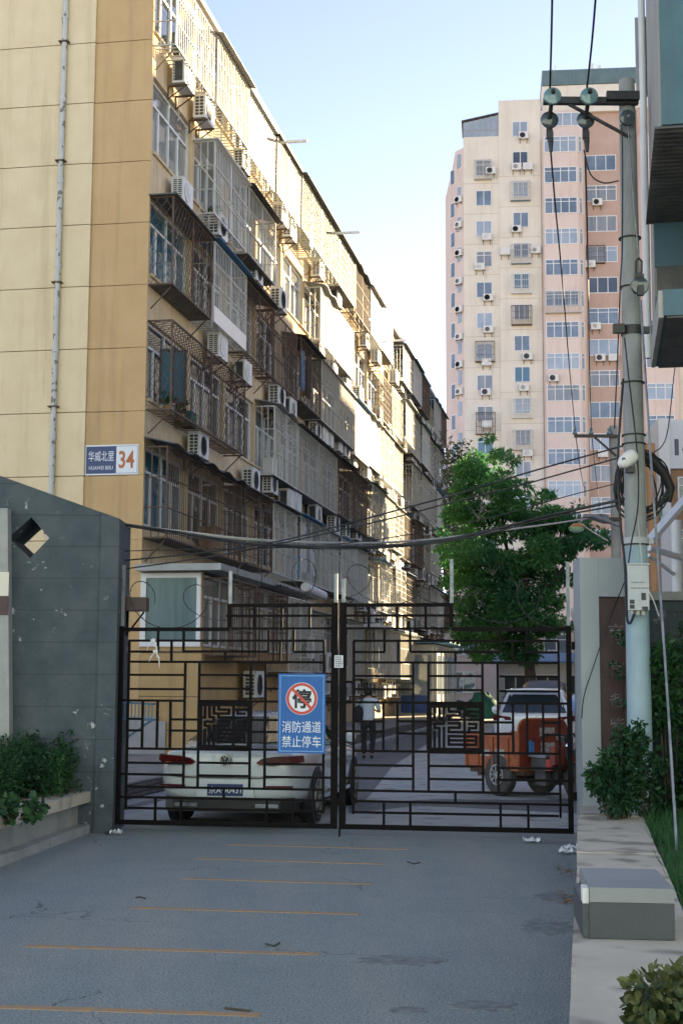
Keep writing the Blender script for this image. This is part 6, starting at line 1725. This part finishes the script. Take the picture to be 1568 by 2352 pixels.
# cargo tricycle
tk = thing('cargo_tricycle', 'orange and red motor cargo tricycle standing behind the right gate leaf', 'tricycle', (3.13, 22.35, 0), rad(33.5))
b = MB()                                               # tray
b.box(-.48, -.455, .02, 1.30, .44, .94); b.box(.455, .48, .02, 1.30, .44, .94); b.box(-.4545, .4545, 1.275, 1.30, .44, .94); b.box(-.48, .48, .02, 1.30, .40, .439)
for y in (.25, .62, .98, 1.27): b.box(-.50, -.481, y - .02, y + .02, .42, .94); b.box(.481, .50, y - .02, y + .02, .42, .94)
b.box(-.505, -.481, .0, 1.32, .90, .96); b.box(.481, .505, 0, 1.32, .90, .96)
b.build('cargo_tray', M['trike_orange'], tk)
b = MB()                                               # rounded headboard facing the rider
hb = [(-.48, .46), (.48, .46)] + [(.48 - .16 * (1 - math.cos(t)), 1.02 + .16 * math.sin(t)) for t in np.linspace(0, math.pi / 2, 6)] + [(-.48 + .16 * (1 - math.cos(t)), 1.02 + .16 * math.sin(t)) for t in np.linspace(math.pi / 2, 0, 6)]
b.prism([(x, -.035, z) for x, z in hb], (0, .05, 0)); hbo = b.build('headboard', M['trike_red'], tk)
b = MB(); pts = [(x, -.03, z) for x, z in hb[2:]]; b.tube([(.49, -.01, .46)] + [(x * 1.02, -.01, z + .01) for x, _, z in pts] + [(-.49, -.01, .46)], .022, 8); b.build('headboard_rim', M['trike_orange'], tk, smooth=50)
for (x0, x1_, z0, z1) in ((-.08, .22, .93, 1.06), (-.06, .22, .48, .83), (.26, .42, .86, .92)): b = MB(); b.box(x0, x1_, -.0405, -.0355, z0, z1); b.build('label', M['sticker'], hbo)
b = MB(); b.prism([(-.34, -.04, .68), (-.20, -.04, .68), (-.20, -.04, .83), (-.27, -.04, .88), (-.34, -.04, .83)], (0, .004, 0)); b.build('blue_label', M['sticker_blue'], hbo)
for (y0, y1, z0, z1) in ((.34, .56, .58, .72), (.70, .92, .60, .70)): b = MB(); b.box(-.4835, -.4805, y0, y1, z0, z1); b.build('label', M['sticker'], tk)
b = MB(); b.box(-.40, .40, -.02, 1.28, .335, .395); b.box(-.40, .40, 1.02, 1.10, .28, .334); b.beam((0, .1, .34), (0, -.55, .36), .09, .07); b.box(-.40, .40, .45, .55, .24, .299); b.build('chassis', M['bar_rust'], tk)
b = MB(); b.box(-.30, .34, -.42, -.08, .42, .62); b.build('battery_box', M['sheet_dark'], tk)
b = MB(); b.box(-.34, .38, -.46, -.05, .622, .66); b.build('seat', M['steel'], tk)
b = MB(); b.box(-.26, .26, -.36, -.12, .20, .418); b.build('motor_guard', M['sheet_dark'], tk)
b = MB(); b.lathe([(.06, .43), (.06, .60)], (-.26, -.46, 0), 12); b.build('red_canister', M['sign_red'], tk)
for s_ in (-1, 1):
    wheel(tk, s_ * .42, .50, .325, .15, 8, 'rim', 'dusty_tyre', .46)
wheel(tk, .001, -.78, .265, .10, 8, 'rim', 'dusty_tyre', .58)
b = MB()
for s_ in (-1, 1): b.tube([(s_ * .085, -.78, .265), (s_ * .085, -.66, .62), (s_ * .07, -.56, .92)], .022, 8)
b.tube([(-.34, -.36, .93), (-.2, -.5, .98), (0, -.55, .95), (.2, -.5, .98), (.34, -.36, .93)], .016, 8); b.box(-.09, .09, -.6, -.52, .86, .93); b.build('fork_and_handlebar', M['black_metal'], tk, smooth=50)
b = MB(); b.sheet(lambda a, c: (-.09 + .18 * c, -.78 - .31 * math.cos(a * 2.4 + .1), .265 + .31 * math.sin(a * 2.4 + .1)), 14, 2, .012); b.build('front_mudguard', M['trike_red'], tk, smooth=50)
b = MB(); b.lathe([(.03, -.70), (.07, -.68), (.08, -.62)], (0, 0, .80), 16, 0, 'y'); b.build('headlamp', M['chrome'], tk, smooth=50)
b = MB(); b.box(-.30, -.10, -.62, -.50, .52, .80); b.box(.10, .30, -.62, -.50, .52, .80); b.build('leg_shield', M['trike_red'], tk)
b = MB(); b.box(-.16, .16, -.52, -.34, .30, .48); b.tube([(.1, -.4, .3), (.25, -.3, .22), (.3, -.1, .22)], .03, 8); b.build('engine', M['black_metal'], tk)

# ================================================================== person walking away
pf = gnd(845, 1742)
pr = thing('person', 'person in a pale shirt and black trousers walking away behind the gate', 'person', (pf.x, pf.y, 0), -rad(6))
def skin(name, verts, edges, radii, material, parent, root=0, lv=1):
    me = bpy.data.meshes.new(name); me.from_pydata([Vector(v) for v in verts], edges, []); me.materials.append(material)
    o = bpy.data.objects.new(name, me); COL.objects.link(o); o.parent = parent
    md = o.modifiers.new('Skin', 'SKIN'); md.use_smooth_shade = True
    if not me.skin_vertices: me.skin_vertices.new()
    for i, rr in enumerate(radii):
        sv_ = me.skin_vertices[0].data[i]; sv_.radius = rr if isinstance(rr, tuple) else (rr, rr); sv_.use_root = (i == root)
    sm = o.modifiers.new('Subdivision', 'SUBSURF'); sm.levels = lv; sm.render_levels = lv
    return o
V_ = [(0, 0, .86), (0, .0, 1.05), (0, .01, 1.24), (0, .02, 1.34), (0, .03, 1.41), (0, .045, 1.47), (0, .055, 1.55), (0, .055, 1.60),            # 0-7 trunk, neck, head
      (-.10, 0, .80), (-.105, .05, .45), (-.10, .03, .09), (-.115, .15, .035),                                                             # 8-11 left leg
      (.10, 0, .80), (.11, .01, .45), (.09, -.12, .10), (.10, -.01, .035),                                                                # 12-15 right leg
      (-.17, .01, 1.31), (-.25, .02, 1.05), (-.21, .16, .86), (-.205, .20, .81),                                                          # 16-19 left arm
      (.17, .01, 1.31), (.27, .0, 1.06), (.17, .20, 1.08), (.14, .24, 1.10)]                                                              # 20-23 right arm
E_ = [(0, 1), (1, 2), (2, 3), (3, 4), (4, 5), (5, 6), (6, 7), (0, 8), (8, 9), (9, 10), (10, 11), (0, 12), (12, 13), (13, 14), (14, 15), (3, 16), (16, 17), (17, 18), (18, 19), (3, 20), (20, 21), (21, 22), (22, 23)]
R_ = [(.125, .09), (.12, .085), (.135, .09), (.10, .07), .048, .072, .083, .05, .075, .052, .036, .03, .075, .052, .036, .03, .05, .038, .026, .024, .05, .038, .026, .024]
hands = [(-.205, .20, .81, -1), (.14, .24, 1.10, 1)]
for hi_, (hx, hy, hz_, sg) in zip((19, 23), hands):
    for fi in range(5):
        a = (fi - 2) * .014
        dirv = Vector((sg * -.2, .55, -.75)) if hi_ == 19 else Vector((-.55, .55, .35))
        dirv.normalize()
        base_ = Vector((hx, hy, hz_)) + dirv * .03 + Vector((a, 0, a * .3))
        ln = (.045, .055, .06, .055, .045)[fi]
        i0 = len(V_)
        V_ += [tuple(base_ + dirv * ln * .5), tuple(base_ + dirv * ln + Vector((0, -.008, -.012)))]; R_ += [.0085, .007]; E_ += [(hi_, i0), (i0, i0 + 1)]
skin('body', V_, E_, R_, M['skin'], pr)
skin('trousers', [(0, 0, .97)] + V_[8:11] + V_[12:15] + [(0, 0, .83)], [(0, 7), (7, 1), (1, 2), (2, 3), (7, 4), (4, 5), (5, 6)], [(.145, .11), .10, .072, .062, .10, .072, .062, (.14, .115)], M['trousers'], pr)
skin('shirt', [(0, 0, .755), (0, -.005, .98), (0, .005, 1.20), (0, .02, 1.33), (0, .028, 1.385), (-.175, .01, 1.31), (-.245, .02, 1.10), (.175, .01, 1.31), (.262, 0, 1.09)],
     [(0, 1), (1, 2), (2, 3), (3, 4), (3, 5), (5, 6), (3, 7), (7, 8)], [(.18, .14), (.168, .13), (.165, .115), (.135, .09), .066, .075, .064, .075, .064], M['shirt'], pr)
for nm, i0, i1 in (('shoe', 10, 11), ('shoe', 14, 15)):
    A, B_ = Vector(V_[i0]), Vector(V_[i1])
    skin(nm, [A + Vector((0, -.045, -.05)), A + Vector((0, .03, -.05)), B_], [(0, 1), (1, 2)], [(.042, .035), (.045, .04), (.042, .03)], M['car_black'], pr)
b = MB(); b.lathe([(.001, 1.645), (.05, 1.635), (.082, 1.60), (.094, 1.55), (.090, 1.50), (.078, 1.455), (.055, 1.435)], (0, .036, 0), 16); b.build('hair', M['hair'], pr, smooth=60)
bg_ = thing('shoulder_bag', 'black shoulder bag on the left hip of the walking person', 'bag', pf + Vector((-.235, -.06, .86)), -rad(6))
b = MB(); prof = [(.02, 0), (.09, .02), (.12, .10), (.125, .2), (.10, .30), (.03, .34)]
b.lathe(prof, (0, 0, 0), 12); o = b.build('bag_body', M['trousers'], bg_, smooth=50); o.scale = (1.0, .62, 1.0)
b = MB(); b.beam((.0, -.03, .31), (.075, -.05, .45), .05, .012); b.beam((.075, -.05, .45), (.11, -.02, .535), .05, .012); b.build('strap', M['trousers'], bg_)

# ================================================================== plants
def hedge(name, lab, cat, base, clumps, n, size, material, seed, aspect=.5, stems=None, upb=.6, group=None):
    r = thing(name, lab, cat, base, 0, group)
    leaves('foliage', [c[:3] for c in clumps], [c[3] if isinstance(c[3], tuple) else (c[3],) * 3 for c in clumps], n, size, material, r, seed, aspect, .3, .1, upb, rounded=True)
    b = MB(); q = random.Random(seed)
    for c in clumps[::max(1, len(clumps) // 18)]:
        b.tube([(c[0] * .35, c[1] * .35 + .0, 0), (c[0] * .75, c[1] * .75, c[2] * .6), (c[0], c[1], c[2])], [.012, .009, .004], 5)
    b.build('stems', M['bark'], r)
    return r
def clumpbox(x0, x1, y0, y1, z0, z1, n, rr, seed):
    q = random.Random(seed)
    return [(q.uniform(x0, x1), q.uniform(y0, y1), q.uniform(z0, z1), q.uniform(rr * .7, rr * 1.2)) for _ in range(n)]
q = random.Random(3)
hc = [(q.uniform(.1, 2.6), q.uniform(-1.5, -.42), q.uniform(.06, .55), q.uniform(.14, .22)) for _ in range(110)] + [(q.uniform(.2, 2.6), q.uniform(-1.4, -.45), q.uniform(.5, .68), .13) for _ in range(34)]
hc += [(.12 + .09 * i, -.32 + .02 * (i % 4) + .012 * i, .10 + .13 * (i % 4), .12) for i in range(16)]
hc += [(.25, -.2, .14, .13), (.2, -.08, .10, .08), (.4, -.3, .36, .16), (.45, -.35, .55, .15), (.35, -.28, .68, .12), (.6, -.3, .2, .14), (.8, -.32, .3, .15), (.9, -.34, .5, .14), (1.2, -.34, .2, .14), (1.5, -.34, .4, .14), (.5, -.12, .12, .08), (.16, -.34, .1, .12), (.14, -.28, .2, .10), (.16, -.45, .62, .14), (.14, -.36, .72, .1), (.1, -.24, .08, .08), (.2, -.4, .4, .14)]
hg = hedge('hedge', 'dense dark green hedge in the planter at the left gate wall', 'hedge', (pa.x, pa.y, .40), hc, 42000, .036, M['leaf_hedge'], 5)
hg.rotation_euler = (0, 0, ang)
lw = gnd(40, 1880, .475)
hedge('weed_plant', 'broad leaved weed at the near end of the planter hedge', 'plant', (lw.x - .1, lw.y + .25, .44), clumpbox(-.1, .3, -.1, .1, .03, .16, 8, .08, 6), 140, .085, M['leaf_hedge'], 8, .8)
# pier shrub: rounded, leafy
sb = at(1420, 1890, 14.35)
SB = Vector((sb.x, 14.35, .38))
def sl_(px, py, dy, rr): p = at(px, py, 14.35 + dy); return (p.x - SB.x, dy, p.z - SB.z, rr)
cl_ = [sl_(1400, 1800, -.1, .16), sl_(1375, 1790, 0, .13), sl_(1430, 1795, .1, .17), sl_(1455, 1790, .1, .13), sl_(1415, 1840, -.1, .13), sl_(1440, 1840, 0, .12), sl_(1395, 1845, .05, .09), sl_(1420, 1745, .1, .15), sl_(1450, 1735, .15, .12), sl_(1395, 1735, .0, .08),
       sl_(1440, 1700, .15, .11), sl_(1465, 1705, .2, .10), sl_(1455, 1675, .2, .07), sl_(1425, 1690, .1, .08), sl_(1395, 1765, -.05, .1), sl_(1360, 1775, -.1, .08), sl_(1370, 1810, -.1, .08)]
hedge('shrub', 'round glossy green shrub growing in front of the maroon plaque', 'shrub', SB, cl_, 4200, .050, M['leaf_shrub'], 11, .5)
# taller sprigs beside the pole and thicket behind
sb2 = Vector((at(1480, 1870, 14.6).x, 14.6, .3))
def sl2(px, py, dy, rr): p = at(px, py, 14.6 + dy); return (p.x - sb2.x, dy, p.z - sb2.z, rr)
hedge('shrub', 'thin upright sprigs of shrub climbing in front of the concrete pole base', 'shrub', sb2, [sl2(1470, 1700, 0, .07), sl2(1480, 1740, 0, .09), sl2(1478, 1790, 0, .10), sl2(1490, 1820, .1, .12), sl2(1465, 1665, 0, .05), sl2(1500, 1760, .1, .1), sl2(1475, 1850, 0, .1)], 900, .05, M['leaf_shrub'], 15)
sb3 = Vector((at(1545, 1880, 15.4).x, 15.4, .25))
def sl3(px, py, dy, rr): p = at(px, py, 15.4 + dy); return (p.x - sb3.x, dy, p.z - sb3.z, rr)
q = random.Random(31)
hedge('thicket', 'dark leafy thicket against the boundary wall right of the pole', 'thicket', sb3, [sl3(q.uniform(1505, 1640), q.uniform(1500, 1900), q.uniform(-.3, .3), q.uniform(.12, .22)) for _ in range(40)] + [sl3(1555, 1470, 0, .15), sl3(1530, 1620, 0, .15), sl3(1600, 1440, 0, .2)], 5200, .065, M['leaf_hedge'], 17)
# small leaf tufts poking over the plaque
tf = Vector((at(1425, 1600, 15.45).x, 15.45, at(1425, 1640, 15.45).z))
r = thing('sapling', 'slim sapling with a few leaf tufts in front of the plaque edge', 'sapling', (at(1438, 1800, 15.5).x, 15.5, .4), 0)
o0 = Vector((at(1438, 1800, 15.5).x, 15.5, .4))
pts = [at(1443, 1850, 15.45) - o0, at(1437, 1650, 15.45) - o0, at(1436, 1470, 15.45) - o0]
b = MB(); b.tube(pts, [.012, .009, .005], 6)
for (px, py) in ((1418, 1460), (1414, 1530), (1425, 1610)): b.tube([at(1437, py + 20, 15.45) - o0, at(px, py, 15.42) - o0], .004, 4)
b.build('stem', M['bark'], r)
leaves('foliage', [tuple(at(px, py, 15.42) - o0) for (px, py) in ((1418, 1462), (1428, 1470), (1412, 1530), (1428, 1552), (1425, 1612))], [.055] * 5, 150, .05, M['leaf_shrub'], r, 5, .55)
# variegated bush close in the bottom right corner
vb = Vector((at(1540, 2352, 5.1).x, 5.1, 0.1))
def slv(px, py, dy, rr): p = at(px, py, 5.1 + dy); return (p.x - vb.x, dy, p.z - vb.z, rr)
q = random.Random(40)
cv = [slv(q.uniform(1470, 1640), q.uniform(2275, 2480), q.uniform(-.15, .2), q.uniform(.05, .09)) for _ in range(34)] + [slv(1530, 2262, 0, .045), slv(1548, 2240, 0, .04), slv(1500, 2275, 0, .04), slv(1465, 2315, 0, .03)]
hedge('variegated_bush', 'yellow and green variegated bush close in the bottom right corner', 'bush', vb, cv, 3400, .042, M['leaf_gold'], 41, .62, None, .9)
# grass strip beyond the ledge
q = np.random.default_rng(50); n = 9000
uu = q.uniform(-1.5, 10.5, n); vv = q.uniform(.66, 1.9, n); dv = (lb_ - la).normalized(); nv = Vector((-dv.y, dv.x, 0))
P = np.array([la.x, la.y, .34])[None] + uu[:, None] * np.array(dv)[None] + vv[:, None] * np.array(nv)[None]
P[:, 2] = .33 + .03 * q.random(n)
hgt = q.uniform(.06, .20, n); ang_ = q.uniform(0, 6.28, n); wd_ = .006
sx, sy = np.cos(ang_) * wd_, np.sin(ang_) * wd_; bx_, by_ = q.normal(size=n) * .06, q.normal(size=n) * .06
Vv = np.stack([P + np.stack([sx, sy, 0 * sx], 1), P - np.stack([sx, sy, 0 * sx], 1), P + np.stack([bx_, by_, hgt], 1)], 1).reshape(-1, 3)
me = bpy.data.meshes.new('grass'); me.from_pydata(Vv.tolist(), [], np.arange(n * 3).reshape(n, 3).tolist()); me.materials.append(M['leaf_grass'])
o = bpy.data.objects.new('grass', me); COL.objects.link(o); tag(o, 'green grass strip growing along the right stone ledge', 'grass', kind='stuff')
b = MB(); b.box(-1.6, 13, .645, 6, .0, .335); o = b.build('verge', M['soil'], loc=(la.x, la.y, 0), rotz=ang2); o['kind'] = 'structure'

# ================================================================== litter
def tissue(lab, px, py, s_, seed):
    q = np.random.default_rng(seed); p = gnd(px, py); b = MB()
    n = 7; vs = [(s_ * (i / n - .5) * (1 + .2 * q.normal()), s_ * .6 * (j / n - .5) * (1 + .3 * q.normal()), .012 + abs(q.normal()) * s_ * .16) for j in range(n + 1) for i in range(n + 1)]
    fs = [(j * (n + 1) + i, j * (n + 1) + i + 1, (j + 1) * (n + 1) + i + 1, (j + 1) * (n + 1) + i) for j in range(n) for i in range(n)]
    b.add(vs, fs); o = b.build('crumpled_tissue', M['paper'], smooth=80, loc=p); tag(o, lab, 'litter', 'crumpled tissues on the drive')
tissue('small crumpled white tissue below the right gate leaf', 1222, 1936, .17, 1); tissue('white tissue scrap in the gutter by the ledge', 1303, 1962, .20, 2)
tissue('twisted white tissue against the ledge foot, nearest the gate', 1312, 1952, .16, 3); tissue('dirty white scrap at the foot of the left gate wall', 266, 1918, .16, 4)
q = np.random.default_rng(60)
for (px, py, n, sc, lb) in ((1310, 2002, 40, .16, 'dry brown leaves gathered in the gutter near the tissues'), (1305, 2062, 40, .16, 'dry brown leaves gathered in the gutter beside the granite block')):
    c = gnd(px, py)
    cs = [(c.x - .03 + q.normal() * .05, c.y + q.normal() * .28, .012 + .012 * q.random()) for _ in range(n)]
    o = leaves('dry_leaves', cs, [(.02, .02, .006)] * n, n * 2, .042, M['dry_leaf'], None, int(px), .5, .1, 0.0, 3.0); o.scale = (1, 1, .3); tag(o, lb, 'leaves', kind='stuff')
for (pts, lb) in ((((610, 2170), (628, 2176), (642, 2168)), 'forked dark twig lying on the fifth yellow line'), (((935, 1981), (950, 1986), (964, 1983)), 'curved dark twig lying on the asphalt below the gate'),
                  (((515, 2318), (545, 2322), (575, 2325)), 'thin straight twig lying near the front yellow line'), (((312, 2064), (322, 2062), (334, 2066)), 'small dark twig scrap left of the fourth yellow line')):
    b = MB(); b.tube([gnd(x, y) + Vector((0, 0, .008)) for x, y in pts], .006, 5); o = b.build('twig', M['bark']); tag(o, lb, 'twig')
